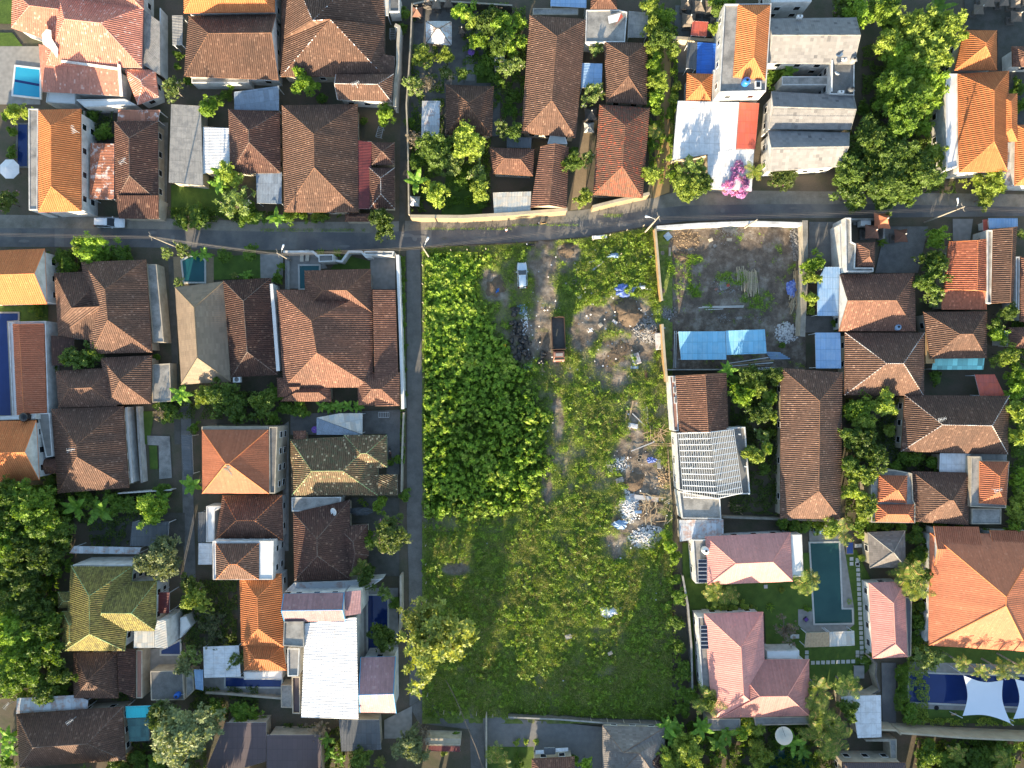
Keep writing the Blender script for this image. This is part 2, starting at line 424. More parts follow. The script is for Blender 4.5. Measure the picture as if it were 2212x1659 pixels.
def rimgeom(A, B, C, D, k, ends, r=None):
    w_ = ((B-A).length + (C-D).length)/2; h_ = ((D-A).length + (C-B).length)/2
    vert = h_ >= w_
    if vert: m1, m2 = (A+B)/2, (D+C)/2
    else: m1, m2 = (A+D)/2, (B+C)/2
    half = min(w_, h_)/2; L = (m2-m1).length; d = (m2-m1)/L
    i1 = half if ends[0] == 'h' else 0.0; i2 = half if ends[1] == 'h' else 0.0
    if i1 + i2 > L - .1: s = (L-.1)/(i1+i2); i1 *= s; i2 *= s
    up = Vector((0, 0, k*half))
    R1, R2 = m1 + d*i1 + up, m2 - d*i2 + up
    return vert, R1, R2
def caps(b, lines, r_=.07):
    for p, q in lines:
        if (q-p).length > .2: b.tube([p + Vector((0, 0, .05)), q + Vector((0, 0, .05))], r_, 5)
win_cache = {}
def window(parent, p, ang, w_=1.1, h_=1.2):
    key = (w_, h_)
    if key not in win_cache:
        fr = MB(); t = .07
        for s in (-1, 1): fr.box((s*(w_/2 - t/2), 0, 0), (t, .08, h_)); fr.box((0, 0, s*(h_/2 - t/2)), (w_-2*t, .08, t))
        f = fr.build('window', 'white_paint'); g = MB().box((0, 0, 0), (w_-2*t, .04, h_-2*t)).build('pane', 'glass_dark', f)
        win_cache[key] = f; first = True
    else: first = False
    src = win_cache[key]
    f = src if first else copy_tree(src)
    f.parent = parent; f.matrix_parent_inverse = Matrix.Identity(4)
    f.location = Vector(p) - parent.location; f.rotation_euler = (0, 0, ang)
    return f
def walls(parent, rim, z0, z1, mat_, windows=True, gable=None):
    poly = [(p.x, p.y) for p in rim]
    b = MB().prism(poly, z0, z1)
    if gable: b.add(*gable)
    for v in range(len(b.V)): b.V[v] = tuple(Vector(b.V[v]) - parent.location)
    o = b.build('wall', mat_, parent)
    if not windows: return o
    n = len(poly); a = sum(poly[k][0]*poly[(k+1) % n][1] - poly[(k+1) % n][0]*poly[k][1] for k in range(n))
    for k in range(n):
        p, q = Vector((*poly[k], 0)), Vector((*poly[(k+1) % n], 0)); e = q-p; L = e.length
        if L < 2.2: continue
        nn = Vector((e.y, -e.x, 0)).normalized() * (1 if a > 0 else -1); m = (p+q)/2
        if m.length < 22 or nn.dot(-m.normalized()) < .45: continue
        cnt = min(4, int(L/2.6))
        for j in range(cnt):
            pos = p + e*((j+.5)/cnt) + nn*.03
            for zz in ([1.6] if z1 < 5 else [1.6, z1-1.5]):
                if zz > z0 + .6: window(parent, (pos.x, pos.y, zz), math.atan2(e.y, e.x))
    return o
BLD = []
wc = 0
def hip(parent, c, ze, mat_, k=.63, ends='hh', wall='wall_cream', cap=None, win=True, over=.45, z0=0, edge=None, amp=.14, r=None, period=.34, nowall=False, orient=None):
    global wc; wc += 1; ze = ze + (wc % 7)*.013
    loc = parent.location
    A, B, C, D = pts(c, ze)
    vert, R1, R2 = rimgeom(A, B, C, D, k, ends)
    if orient: vert = orient == 'v'
    if r:                                   # ridge read off the photo, at its own height
        zr = ze + r[4]; R1, R2 = P(r[0], r[1], zr), P(r[2], r[3], zr)
    em = edge or EDGE.get(mat_, 'cap_tan')
    if vert: fs = [(A, B, R1), (B, C, R2, R1), (C, D, R2), (D, A, R1, R2)]; g = [ends[0] == 'g', 0, ends[1] == 'g', 0]
    else: fs = [(A, B, R2, R1), (B, C, R2), (C, D, R1, R2), (D, A, R1)]; g = [0, ends[1] == 'g', 0, ends[0] == 'g']
    polys = [[v - loc for v in f] for f, gg in zip(fs, g) if not gg]
    rf = roof_mesh('roof', polys, [v - loc for v in (A, B, C, D)], mat_, em, parent, amp=amp, period=period)
    b = MB(); lines = [(R1, R2)]
    for f, gg in zip(fs, g):
        if len(f) == 3: lines += [(f[0], f[2]), (f[1], f[2])]
        if gg:                              # closed gable end just inside the roof edge
            m = (f[0]+f[1])/2; dd = (R1+R2)/2 - f[2]; dd.z = 0
            if dd.length > 0: dd = dd.normalized()*.08
            V = [f[0]+dd, f[1]+dd, f[2]+dd - Vector((0, 0, .03)), f[0]-dd*0, f[1]-dd*0, f[2]-dd*0 - Vector((0, 0, .03))]
            gb = MB().add([v-loc for v in V], [(0, 1, 2), (5, 4, 3), (0, 3, 4, 1), (1, 4, 5, 2), (2, 5, 3, 0)])
            gb.build('gable', wall, parent)
    caps(b, [(p-loc, q-loc) for p, q in lines])
    b.build('ridge_cap', cap or em, rf)
    if not nowall:
        rim = inset([(v.x, v.y) for v in (A, B, C, D)], over)
        walls(parent, [Vector((v.x, v.y, 0)) for v in rim], z0, ze-.13, wall, win)
    return R1, R2
def shed(parent, c, zs, mat_, period=.26, amp=.03, edge='steel_white', wall=None, along='y', posts=True, win=False, over=.3):
    global wc; wc += 1
    loc = parent.location; dz = (wc % 7)*.013
    V = [P(c[2*i], c[2*i+1], zs[i % len(zs)] + dz) for i in range(len(c)//2)]
    n = len(V)
    dirn = (V[1]-V[0]) if along == 'y' else (V[-1]-V[0])
    polys = [[V[0]-loc, V[1]-loc, V[2]-loc], [V[0]-loc, V[2]-loc, V[3]-loc]] if n == 4 else [[v-loc for v in V]]
    rf = roof_mesh('roof', polys if (n == 4 and abs((V[0]+V[2]-V[1]-V[3]).z) > .03) else [[v-loc for v in V]], [v-loc for v in V], mat_, edge, parent, dirn=dirn, period=period, amp=amp, prof=(0, .9, 1, .1), thick=.06)
    zmin = min(v.z for v in V)
    if wall:
        rim = inset([(v.x, v.y) for v in V], over); walls(parent, [Vector((v.x, v.y, 0)) for v in rim], 0, zmin-.1, wall, win)
    elif posts:
        rim = inset([(v.x, v.y) for v in V], .15); 
        for k_, v in enumerate(rim):
            MB().box((v.x-loc.x, v.y-loc.y, (V[k_].z-.08)/2), (.1, .1, V[k_].z-.08)).build('post', 'steel_white', parent)
    return rf
def flat(parent, c, z, top='concrete', wall='wall_white', par=.35, win=True, pt=.16, parmat=None, z0=0.0):
    global wc; wc += 1; z = z + (wc % 7)*.013
    loc = parent.location; V = pts(c, z)
    poly = [(v.x-loc.x, v.y-loc.y) for v in V]; inn = inset(poly, pt)
    MB().prism([(v.x, v.y) for v in inn], z-.25, z-.012).build('roof', top, parent)
    walls(parent, V, z0, z-.26, wall, win)
    n = len(poly); b = MB()
    VV = []
    for (x, y) in poly: VV.append((x, y, z-.25))
    for (x, y) in poly: VV.append((x, y, z+par))
    for v in inn: VV.append((v.x, v.y, z+par))
    for v in inn: VV.append((v.x, v.y, z-.25))
    a = sum(poly[k][0]*poly[(k+1) % n][1] - poly[(k+1) % n][0]*poly[k][1] for k in range(n)); F = []
    for k in range(n):
        j = (k+1) % n
        for s in range(4):
            f = (s*n+k, s*n+j, ((s+1) % 4)*n+j, ((s+1) % 4)*n+k); F.append(f if a > 0 else f[::-1])
    b.add(VV, F); b.build('parapet', parmat or wall, parent)
def BD(name, label, tg, cat, cx, cy, *wings):
    o = empty(name, P(cx, cy, 0), 0, label, cat); BLD.append((tg, cx*SC+OX, cy*SC+OY, o))
    for w_ in wings:
        kw = dict(w_[-1]) if isinstance(w_[-1], dict) else {}; a = w_[1:-1] if isinstance(w_[-1], dict) else w_[1:]
        {'hip': hip, 'shed': shed, 'flat': flat}[w_[0]](o, *a, **kw)
    return o
def q4(x0, y0, x1, y1): return (x0, y0, x1, y0, x1, y1, x0, y1)
h = 'hip'; s_ = 'shed'; f_ = 'flat'
W2 = dict(wall='wall_white')
# ---- enlargement (0,0): top-left
T(0, 0)
BD('villa', 'large villa with faded salmon tiled roofs and white lime patches beside the bright blue pool', 'the salmon villa', 'villa', 700, 400,
   (h, (480, -160, 1240, 60, 1225, 585, 400, 560), 4.2, 'salmon_tile', dict(r=(560, 165, 870, 200, 2.6), wall='wall_white')),
   (h, (110, -90, 640, -120, 560, 400, 100, 240), 4.1, 'salmon_tile', dict(r=(255, 50, 505, 80, 1.8), wall='wall_white')),
   (h, q4(480, -420, 1240, 80), 4.3, 'salmon_tile', dict(wall='wall_white')),
   (s_, (335, 380, 1045, 600, 1050, 830, 365, 795), (4.3, 4.3, 3.2, 3.2), 'salmon_tile', dict(period=.32, amp=.04, edge='wall_white', wall='wall_white')),
   (h, (1075, 600, 1345, 605, 1372, 835, 1190, 905), 3.1, 'salmon_tile', dict(wall='wall_white', cap='cap_white', k=.35)),
   (s_, (1245, 90, 1382, 190, 1384, 650, 1240, 560), (3.3,)*4, 'asbestos', dict(wall='wall_white', edge='concrete')))
BD('garage', 'low white-walled annex with a sunlit flat roof below the salmon villa', 'the white flat annex', 'annex', 900, 890,
   (f_, (660, 862, 1080, 855, 1175, 905, 735, 930), 2.9, 'white_paint', 'wall_white', .12, False),
   (f_, (412, 795, 655, 800, 650, 900, 400, 885), 2.6, 'white_paint', 'wall_white', .12, False))
BD('tiled_house', 'big brown tiled house with a bright orange roof behind its ridge at the top edge', 'the brown and orange house', 'house', 1980, 400,
   (h, (1630, 140, 2385, 125, 2405, 690, 1590, 660), 3.6, 'brown_tile', dict(r=(1800, 290, 2345, 285, 2.8), ends='hg', wall='wall_white')),
   (h, (1590, -360, 2375, -360, 2375, 105, 1590, 112), 4.6, 'orange_tile', dict(wall='wall_white', ends='hh')),
   (f_, (1655, 668, 2150, 668, 2150, 716, 1655, 716), 2.5, 'concrete', 'wall_white', .05, False))
BD('lean_to', 'narrow grey sheet lean-to left of the brown and orange house', 'the grey lean-to', 'lean-to', 1530, 260,
   (s_, (1487, 132, 1580, 135, 1574, 388, 1490, 390), (2.8, 3.0, 3.0, 2.8), 'asbestos', dict(along='x')))
BD('tiled_house', 'long two-storey orange tiled house with a stained concrete ledge along its left side', 'the long orange house', 'house', 500, 1400,
   (h, (335, 950, 700, 942, 703, 1826, 335, 1832), 5.4, 'orange_tile', dict(wall='wall_white')),
   (f_, (248, 940, 332, 942, 326, 1815, 252, 1815), 5.3, 'concrete', 'wall_white', .1))
BD('tiled_house', 'narrow dark brown tiled house with patched tiles, behind the silver parked car', 'the dark patched house', 'house', 1180, 1400,
   (h, (990, 1050, 1366, 1046, 1370, 1740, 1000, 1740), 3.1, 'dark_tile', dict(wall='wall_cream')),
   (s_, (1010, 1690, 1370, 1690, 1372, 1894, 1028, 1888), (4.0, 4.0, 3.0, 3.0), 'dark_tile', dict(period=.32, amp=.13, edge='cap_dark', wall='wall_cream')))
BD('shed', 'rusty patchwork sheet roof beside the narrow dark tiled house', 'the rusty patchwork shed', 'shed', 880, 1500,
   (s_, (782, 1235, 988, 1240, 985, 1725, 775, 1722), (2.9, 3.2, 3.2, 2.9), 'rusty_sheet', dict(along='x')))
BD('awning', 'orange and white plastic sheet awning above the narrow dark house', 'the orange and white awning', 'awning', 1200, 1000,
   (s_, (1022, 948, 1384, 950, 1366, 1045, 1015, 1045), (3.0, 3.0, 2.7, 2.7), 'rusty_sheet', {}))
BD('shed', 'long stained asbestos roof left of the white corrugated roof', 'the asbestos shed', 'shed', 1600, 1250,
   (s_, (1478, 900, 1735, 916, 1755, 1606, 1458, 1577), (3.2, 3.2, 3.2, 3.2), 'asbestos', dict(wall='wall_cream', edge='concrete', amp=.02)))
BD('shed', 'bright white corrugated roof between the asbestos roof and a dark hip roof', 'the white corrugated shed', 'shed', 1870, 1300,
   (s_, (1755, 1097, 1990, 1107, 2000, 1420, 1750, 1505), (2.9, 2.9, 2.9, 2.9), 'white_metal', dict(along='x', wall='wall_cream')))
BD('tiled_house', 'dark brown hip-roofed house touching the right side of the white corrugated roof', 'the small dark hip house', 'house', 2200, 1230,
   (h, (1975, 945, 2418, 968, 2425, 1495, 1990, 1500), 3.2, 'dark_tile', {}))
BD('shed', 'grey-blue sheet roof with a pale patch, above the dark hip roof', 'the grey-blue sheet roof', 'shed', 2200, 850,
   (s_, (2022, 795, 2410, 742, 2410, 955, 2026, 950), (3.2, 3.2, 2.9, 2.9), 'grey_blue_metal', {}))
# ---- (1,0)
T(1, 0)
BD('tiled_house', 'great brown hip roof with white mortar spots along its hips at the top edge', 'the great white-spotted roof', 'house', 660, 250,
   (h, (230, -430, 1115, -430, 1110, 662, 214, 662), 3.3, 'brown_tile', dict(r=(490, 178, 640, 168, 4.6), cap='cap_spot')),
   (s_, (1100, 470, 1200, 485, 1195, 640, 1010, 640), (3.9, 3.4, 3.2, 3.3), 'brown_tile', dict(period=.32, posts=False)))
BD('tiled_house', 'little brown tiled house with white-edged gable in front of the great roof', 'the little white-edged house', 'house', 930, 750,
   (h, (690, 645, 1190, 640, 1172, 882, 705, 862), 3.9, 'brown_tile', dict(ends='gh', edge='cap_white', wall='wall_white')))
BD('tiled_house', 'big square brown hip roof with a vertical ridge and dark red sheet extension', 'the big square brown house', 'house', 550, 1350,
   (h, (225, 912, 878, 900, 886, 1835, 245, 1832), 3.3, 'brown_tile', {}),
   (s_, (882, 1215, 1000, 1225, 985, 1805, 888, 1805), (3.3, 3.0, 3.0, 3.3), 'dark_red_metal', dict(along='x', posts=False)),
   (h, q4(1002, 1232, 1198, 1425), 3.2, 'dark_tile', dict(win=False)),
   (h, (980, 1450, 1198, 1450, 1200, 1805, 985, 1800), 3.1, 'dark_tile', dict(cap='cap_white')),
   (h, q4(770, 1845, 980, 1915), 2.6, 'red_brown_tile', dict(over=.2, win=False)))
BD('shed', 'blue-grey sheet roof beside the big square brown house by the road', 'the blue-grey carport', 'carport', 110, 1620,
   (s_, (0, 1490, 222, 1488, 222, 1762, 8, 1755), (3.0, 3.0, 2.7, 2.7), 'grey_blue_metal', {}))
BD('shed', 'small grey mesh sheet roof in the corner of the wall at the top edge', 'the small mesh roof', 'shed', 1090, 60,
   (s_, (1042, -20, 1148, -20, 1145, 135, 1040, 135), (3.4, 3.4, 3.2, 3.2), 'mesh_sheet', {}),
   (f_, (1152, -40, 1240, -40, 1240, 104, 1152, 104), 3.0, 'dark_concrete', 'wall_white', .1, False))
BD('pavilion', 'square temple pavilion with a pale ribbed metal roof among dark stone shrines', 'the pale temple pavilion', 'pavilion', 1580, 290,
   (h, (1466, 182, 1692, 184, 1690, 395, 1470, 372), 3.2, 'weathered_sheet', dict(cap='stone_dark', amp=.06, wall='stone_dark', win=False, edge='stone_dark', k=.7, over=.9)))
BD('pavilion', 'brown pyramid-roofed pavilion in the temple garden, its apex in the middle', 'the brown pyramid pavilion', 'pavilion', 1840, 950,
   (h, (1640, 732, 2054, 748, 2040, 1175, 1640, 1160), 3.0, 'brown_tile', {}))
BD('shed', 'narrow rust-streaked sheet roof left of the pyramid pavilion', 'the rust-streaked sheet roof', 'shed', 1510, 1040,
   (s_, (1436, 872, 1592, 872, 1582, 1212, 1425, 1205), (2.7, 2.7, 2.7, 2.7), 'weathered_sheet', {}))
T(2, 0)
BD('tiled_house', 'long dark brown hip-roofed house with a vertical ridge in the temple compound', 'the tall brown long house', 'house', 350, 650,
   (h, (152, 132, 640, 168, 552, 1190, 80, 1148), 3.3, 'brown_tile', {}))
BD('annex', 'low grey flat roof behind the top end of the long dark brown house', 'the low grey annex', 'annex', 370, 110,
   (f_, q4(180, 72, 572, 128), 2.6, 'concrete', 'wall_cream', .05, False))
BD('house', 'flat concrete-roofed house with a white and red cloth lying on it', 'the flat roof with red and white cloth', 'house', 810, 230,
   (f_, (640, 88, 922, 86, 995, 105, 975, 365, 632, 368), 3.3, 'concrete', 'wall_white', .12))
BD('shed', 'grey mesh sheet roof just right of the flat concrete roof', 'the grey mesh shed', 'shed', 1090, 200,
   (s_, (1008, 96, 1180, 110, 1165, 325, 998, 322), (2.8,)*4, 'asbestos', {}))
BD('tiled_house', 'small red brown tiled roof at the top edge above the flat concrete roof', 'the small top-edge roof', 'house', 790, 0,
   (h, (690, -150, 890, -150, 908, 82, 678, 78), 3.4, 'red_brown_tile', {}))
BD('shed', 'pale blue sheet roof cut by the top edge of the photo', 'the top-edge pale sheet', 'shed', 490, 20,
   (s_, (335, -60, 645, -60, 642, 68, 332, 52), (3.0,)*4, 'pale_blue_metal', {}))
BD('tiled_house', 'brown hip-roofed house whose sunny end faces the sun, above the red patched house', 'the upper alley house', 'house', 990, 600,
   (h, (798, 358, 1172, 375, 1165, 905, 810, 880), 3.2, 'brown_tile', {}))
BD('tiled_house', 'brown hip-roofed house with many bright red replacement tiles, by the narrow lane', 'the red patched house', 'house', 960, 1300,
   (h, (755, 905, 1190, 935, 1128, 1712, 700, 1682), 3.2, 'patched_tile', {}))
BD('shed', 'little blue and white striped metal roof between two long brown roofs', 'the blue-white striped roof', 'shed', 690, 650,
   (s_, (605, 545, 781, 550, 775, 745, 595, 760), (2.8,)*4, 'pale_blue_metal', dict(along='x')))
BD('tiled_house', 'narrow gabled house with coarse red brown tiles behind the ornate gate', 'the narrow red brown gable house', 'house', 330, 1500,
   (h, (245, 1268, 490, 1275, 472, 1798, 160, 1790), 3.0, 'red_brown_tile', dict(ends='gg', amp=.13, period=.34)))
BD('tiled_house', 'small brown hip-roofed house left of the narrow red brown gabled house', 'the small garden house', 'house', 0, 1400,
   (h, (-195, 1275, 192, 1290, 180, 1520, -165, 1500), 3.1, 'red_brown_tile', {}))
BD('shed', 'pale mesh sheet roof tucked behind the road wall below the small brown house', 'the pale roadside sheet', 'shed', 0, 1740,
   (s_, (-165, 1665, 165, 1655, 160, 1835, -155, 1845), (2.9,)*4, 'mesh_sheet', {}))
BD('shed', 'dark grey flat sheet above the small brown garden house', 'the dark grey sheet', 'shed', 60, 1230,
   (s_, (-45, 1180, 170, 1190, 165, 1280, -45, 1275), (2.7,)*4, 'slate_metal', {}))
BD('gateway', 'ornate white stone temple gate with four spikes below the long dark house', 'the ornate gate', 'gate', 385, 1210,
   (f_, (330, 1170, 455, 1165, 478, 1245, 305, 1245), 3.0, 'stone_step', 'wall_white', .15, False))
BD('awning', 'square pink sheet awning among thatched shrines', 'the pink awning', 'awning', 1620, 250,
   (s_, (1560, 180, 1696, 190, 1680, 316, 1544, 306), (2.6,)*4, 'red_sheet', {}))
BD('shed', 'strong blue corrugated roof left of the tall white house', 'the strong blue roof', 'shed', 1690, 500,
   (s_, (1602, 365, 1790, 375, 1765, 640, 1592, 632), (3.0, 3.0, 2.8, 2.8), 'blue_metal', dict(along='x', amp=.05)),
   (s_, (1516, 365, 1598, 365, 1590, 600, 1505, 590), (2.9,)*4, 'slate_metal', {}))
BD('pavilion', 'little orange pyramid-roofed pavilion below the strong blue roof', 'the little orange pavilion', 'pavilion', 1620, 750,
   (h, (1512, 635, 1736, 640, 1716, 868, 1502, 868), 3.4, 'orange_tile', dict(wall='wall_white')))
BD('tiled_house', 'tall white house with a flat concrete roof carrying an orange hip roof and blue tank', 'the tall white house', 'house', 2000, 450,
   (f_, (1832, 40, 2238, 35, 2190, 792, 1788, 802), 6.6, 'concrete', 'wall_white', .25),
   (h, (1952, 40, 2234, 45, 2186, 690, 1910, 665), 6.75, 'orange_tile', dict(wall='wall_white', z0=6.4, win=False)),
   (f_, (1735, 605, 1792, 605, 1790, 880, 1728, 880), 3.4, 'white_paint', 'wall_white', .1))
BD('workshop', 'wide low workshop with a white sheet roof and a red strip on its right', 'the wide white workshop', 'workshop', 1750, 1100,
   (s_, (1432, 872, 1962, 885, 1932, 1292, 1386, 1385), (3.5, 3.5, 3.1, 3.1), 'white_metal', dict(wall='wall_cream', amp=.015)),
   (s_, (1966, 886, 2136, 892, 2100, 1290, 1936, 1288), (3.4, 3.4, 3.1, 3.1), 'red_sheet', dict(wall='wall_cream', amp=.015)),
   (s_, (1690, 1296, 2092, 1294, 2070, 1652, 1690, 1620), (3.0, 3.0, 2.8, 2.8), 'white_metal', dict(wall='wall_cream', amp=.02)))
T(3, 0)
BD('tiled_house', 'house with three wide pale grey block-tiled gable roofs and a slab with water tanks', 'the pale block-tiled house', 'house', 380, 800,
   (h, (0, 160, 758, 150, 742, 555, 0, 545), 5.4, 'block_tile', dict(ends='gg', wall='wall_white', amp=.01, k=.5)),
   (f_, (540, 500, 745, 505, 742, 825, 530, 815), 5.2, 'dark_concrete', 'wall_white', .15),
   (h, (30, 790, 738, 826, 712, 1120, 5, 1115), 5.0, 'block_tile', dict(ends='gg', wall='wall_white', amp=.01, k=.5)),
   (h, (0, 1125, 700, 1145, 618, 1440, 0, 1482), 4.6, 'block_tile', dict(ends='gg', wall='wall_white', amp=.01, k=.5)),
   (f_, q4(120, 660, 535, 735), 4.2, 'concrete', 'wall_white', .05, False))
BD('house', 'white two-storey house front cut by the top edge beside the pale block-tiled house', 'the white top-edge house', 'house', 180, 40,
   (f_, (15, -200, 400, -200, 372, 20, 22, 26), 5.5, 'white_paint', 'wall_white', .2))
BD('tiled_house', 'orange tiled hip house with stepped wings and a long white ledge', 'the stepped orange house', 'house', 1850, 900,
   (h, (1692, 262, 1975, 265, 1976, 606, 1612, 606), 4.9, 'orange_tile', dict(wall='wall_white')),
   (h, (1640, 640, 2080, 612, 2066, 1478, 1652, 1492), 5.0, 'orange_tile', dict(wall='wall_white')),
   (h, (1960, 812, 2152, 810, 2150, 1222, 1975, 1222), 4.7, 'orange_tile', dict(wall='wall_white')),
   (f_, (1528, 640, 1634, 640, 1634, 1440, 1534, 1470), 4.6, 'white_paint', 'wall_white', .2))
BD('tiled_house', 'orange tiled house cut by the right edge beside the road', 'the right-edge orange house', 'house', 2250, 1350,
   (h, (2140, 1080, 2500, 1080, 2500, 1610, 2130, 1600), 4.6, 'orange_tile', dict(wall='wall_white')),
   (s_, (2068, 1232, 2138, 1232, 2128, 1612, 1990, 1612), (2.9,)*4, 'weathered_sheet', dict(posts=False)))
BD('pavilion', 'small brown tiled pavilion on a white base at the right edge, near the top', 'the right-edge pavilion', 'pavilion', 2220, 480,
   (h, (2106, 402, 2400, 402, 2400, 575, 2112, 575), 3.2, 'red_brown_tile', dict(wall='wall_white')))
# ---- (0,1)
T(0, 1)
BD('tiled_house', 'bright orange gabled house with tall white gable wall at the left edge below the road', 'the orange gable house', 'house', 100, 730,
   (h, (-420, 520, 385, 490, 406, 968, -420, 985), 4.4, 'orange_tile', dict(ends='gg', wall='wall_white')))
BD('tiled_house', 'sprawling brown tiled house with two crossing wings left of the tan shingled house', 'the crossing brown house', 'house', 900, 1000,
   (h, (705, 605, 1262, 585, 1316, 1385, 790, 1400), 3.4, 'brown_tile', {}),
   (h, (470, 700, 960, 680, 900, 1305, 505, 1240), 3.3, 'brown_tile', dict(r=(622, 1002, 895, 988, 2.4), wall='wall_white')),
   (s_, (440, 1240, 640, 1260, 640, 1490, 450, 1500), (2.9,)*4, 'dark_tile', dict(period=.32, edge='cap_dark')))
BD('annex', 'long flat grey concrete annex against the right side of the crossing brown house', 'the long grey annex', 'annex', 1370, 1000,
   (f_, (1268, 625, 1355, 625, 1420, 1300, 1322, 1300), 2.6, 'concrete', 'wall_cream', .1, False),
   (f_, (1318, 1490, 1470, 1480, 1480, 1810, 1318, 1820), 2.4, 'concrete', 'wall_cream', .08, False))
BD('tiled_house', 'low brown house with two joined hip roofs, below the crossing brown house', 'the low joined brown house', 'house', 900, 1650,
   (h, (870, 1432, 1312, 1412, 1306, 1830, 940, 1838), 3.2, 'brown_tile', {}),
   (h, (485, 1545, 1010, 1515, 1010, 1850, 508, 1864), 3.1, 'brown_tile', {}))
BD('tiled_house', 'low long orange roof inside a white parapet beside the blue tiled pool', 'the parapet orange roof', 'house', 250, 1500,
   (f_, (78, 1122, 400, 1115, 428, 1935, 115, 1940), 3.0, 'white_paint', 'wall_white', .2, False),
   (h, (112, 1142, 385, 1140, 402, 1925, 148, 1930), 3.15, 'terracotta_tile', dict(ends='gg', r=(165, 1145, 208, 1925, .8), wall='wall_white', z0=2.9, win=False)))
BD('tiled_house', 'plain tan shingled hip-roofed house in the block left of the long white wall', 'the tan shingled house', 'house', 1740, 1200,
   (h, (1512, 822, 1935, 772, 1995, 1640, 1566, 1664), 3.3, 'tan_shingle', dict(amp=.008)))
BD('tiled_house', 'dark brown hip-roofed house joined to the right side of the tan shingled house', 'the dark joined house', 'house', 2150, 1150,
   (h, (1930, 766, 2342, 742, 2400, 1580, 2000, 1602), 3.35, 'dark_tile', {}))
T(1, 1)
BD('tiled_house', 'largest brown tiled villa with stepped hips beside the long white lane wall', 'the largest brown villa', 'villa', 700, 1200,
   (h, (420, 680, 990, 664, 1000, 1040, 425, 1040), 3.5, 'red_brown_tile', dict(r=(575, 850, 782, 850, 3.2), orient='h')),
   (h, (180, 845, 1006, 842, 1014, 1690, 240, 1690), 3.4, 'red_brown_tile', dict(r=(478, 1114, 527, 1390, 4.9), orient='v')),
   (s_, (1010, 842, 1205, 842, 1238, 1850, 1030, 1850), (4.1, 3.2, 3.2, 4.1), 'red_brown_tile', dict(period=.32, amp=.13, edge='cap_tan', posts=False)),
   (h, (870, 1560, 1242, 1560, 1240, 1846, 886, 1842), 3.25, 'red_brown_tile', dict(win=False)),
   (h, (182, 1606, 420, 1600, 360, 1770, 186, 1772), 3.1, 'red_brown_tile', dict(win=False, ends='hg')),
   (h, (330, 1660, 640, 1650, 652, 1812, 215, 1808), 3.0, 'red_brown_tile', dict(win=False)))
BD('gateway', 'white street gate with a small grey roof in the wall above the largest brown villa', 'the white street gate', 'gate', 610, 570,
   (f_, (540, 542, 668, 540, 670, 600, 542, 605), 2.9, 'dark_concrete', 'wall_white', .1, False))
BD('canopy', 'flat pale garage canopy at the corner of the road and the lane', 'the pale garage canopy', 'canopy', 1060, 530,
   (f_, (935, 510, 1192, 512, 1180, 548, 938, 546), 2.8, 'asbestos', 'wall_white', .05, False))
# ---- (0,2)
T(0, 2)
BD('tiled_house', 'brown hip-roofed house with an aerial on its ridge, left of the narrow terraced garden', 'the aerial-topped brown house', 'house', 800, 560,
   (h, (445, 215, 1066, 192, 1116, 896, 502, 944), 3.2, 'brown_tile', {}))
BD('pavilion', 'tiny brown-roofed gatehouse between the orange gable and the aerial-topped brown house', 'the tiny gatehouse', 'pavilion', 430, 710,
   (h, (340, 650, 532, 642, 528, 770, 348, 780), 2.9, 'red_brown_tile', dict(win=False)))
BD('tiled_house', 'orange gabled house with tall white wall and a black tank at the left edge', 'the lower orange gable house', 'house', 50, 600,
   (h, (-420, 325, 312, 315, 340, 830, -420, 862), 5.2, 'orange_tile', dict(ends='gg', wall='wall_white')),
   (f_, (320, 255, 430, 250, 458, 625, 400, 635), 3.6, 'asbestos', 'wall_white', .1, False),
   (f_, (-100, 290, 310, 255, 310, 305, -100, 312), 4.9, 'white_paint', 'wall_white', .1, False))
BD('tiled_house', 'tall house with a plain orange-brown hip roof and a scorch-like stain near its ridge', 'the plain orange-brown house', 'house', 2030, 680,
   (h, (1745, 396, 2318, 396, 2324, 948, 1748, 946), 5.8, 'terracotta_tile', dict(wall='wall_cream', amp=.01)),
   (f_, (2326, 370, 2400, 370, 2380, 945, 2330, 945), 5.5, 'dark_concrete', 'wall_cream', .2),
   (f_, (1745, 368, 2320, 368, 2320, 392, 1745, 392), 5.5, 'concrete', 'wall_cream', .15, False))
BD('tiled_house', 'dark red tiled house with a white terrace wall, below the orange-brown house', 'the dark red house', 'house', 2150, 1150,
   (h, (1925, 962, 2440, 958, 2446, 1352, 1860, 1352), 3.6, 'red_brown_tile', dict(cap='cap_orange', wall='wall_white')),
   (f_, (1785, 1055, 1924, 1055, 1858, 1100, 1855, 1365, 1785, 1365), 3.2, 'white_paint', 'wall_white', .15, False))
BD('tiled_house', 'tall white house with a small brown hip roof inside a wide white slab', 'the white slab house', 'house', 2080, 1520,
   (f_, (1838, 1356, 2366, 1356, 2360, 1690, 1842, 1690), 5.8, 'white_paint', 'wall_white', .12),
   (h, (1865, 1378, 2238, 1376, 2238, 1688, 1868, 1688), 5.95, 'brown_tile', dict(wall='wall_white', z0=5.7, win=False, cap='cap_orange')))
BD('shed', 'small white corrugated canopy left of the tall white slab house', 'the small white canopy', 'canopy', 1775, 1470,
   (s_, (1716, 1376, 1835, 1376, 1832, 1560, 1712, 1560), (2.8,)*4, 'white_metal', dict(along='x')))
BD('shed', 'narrow black flat roof beside the white terrace wall', 'the narrow black roof', 'shed', 1745, 1240,
   (s_, (1712, 1110, 1782, 1110, 1780, 1370, 1710, 1370), (2.7,)*4, 'slate_metal', {}))
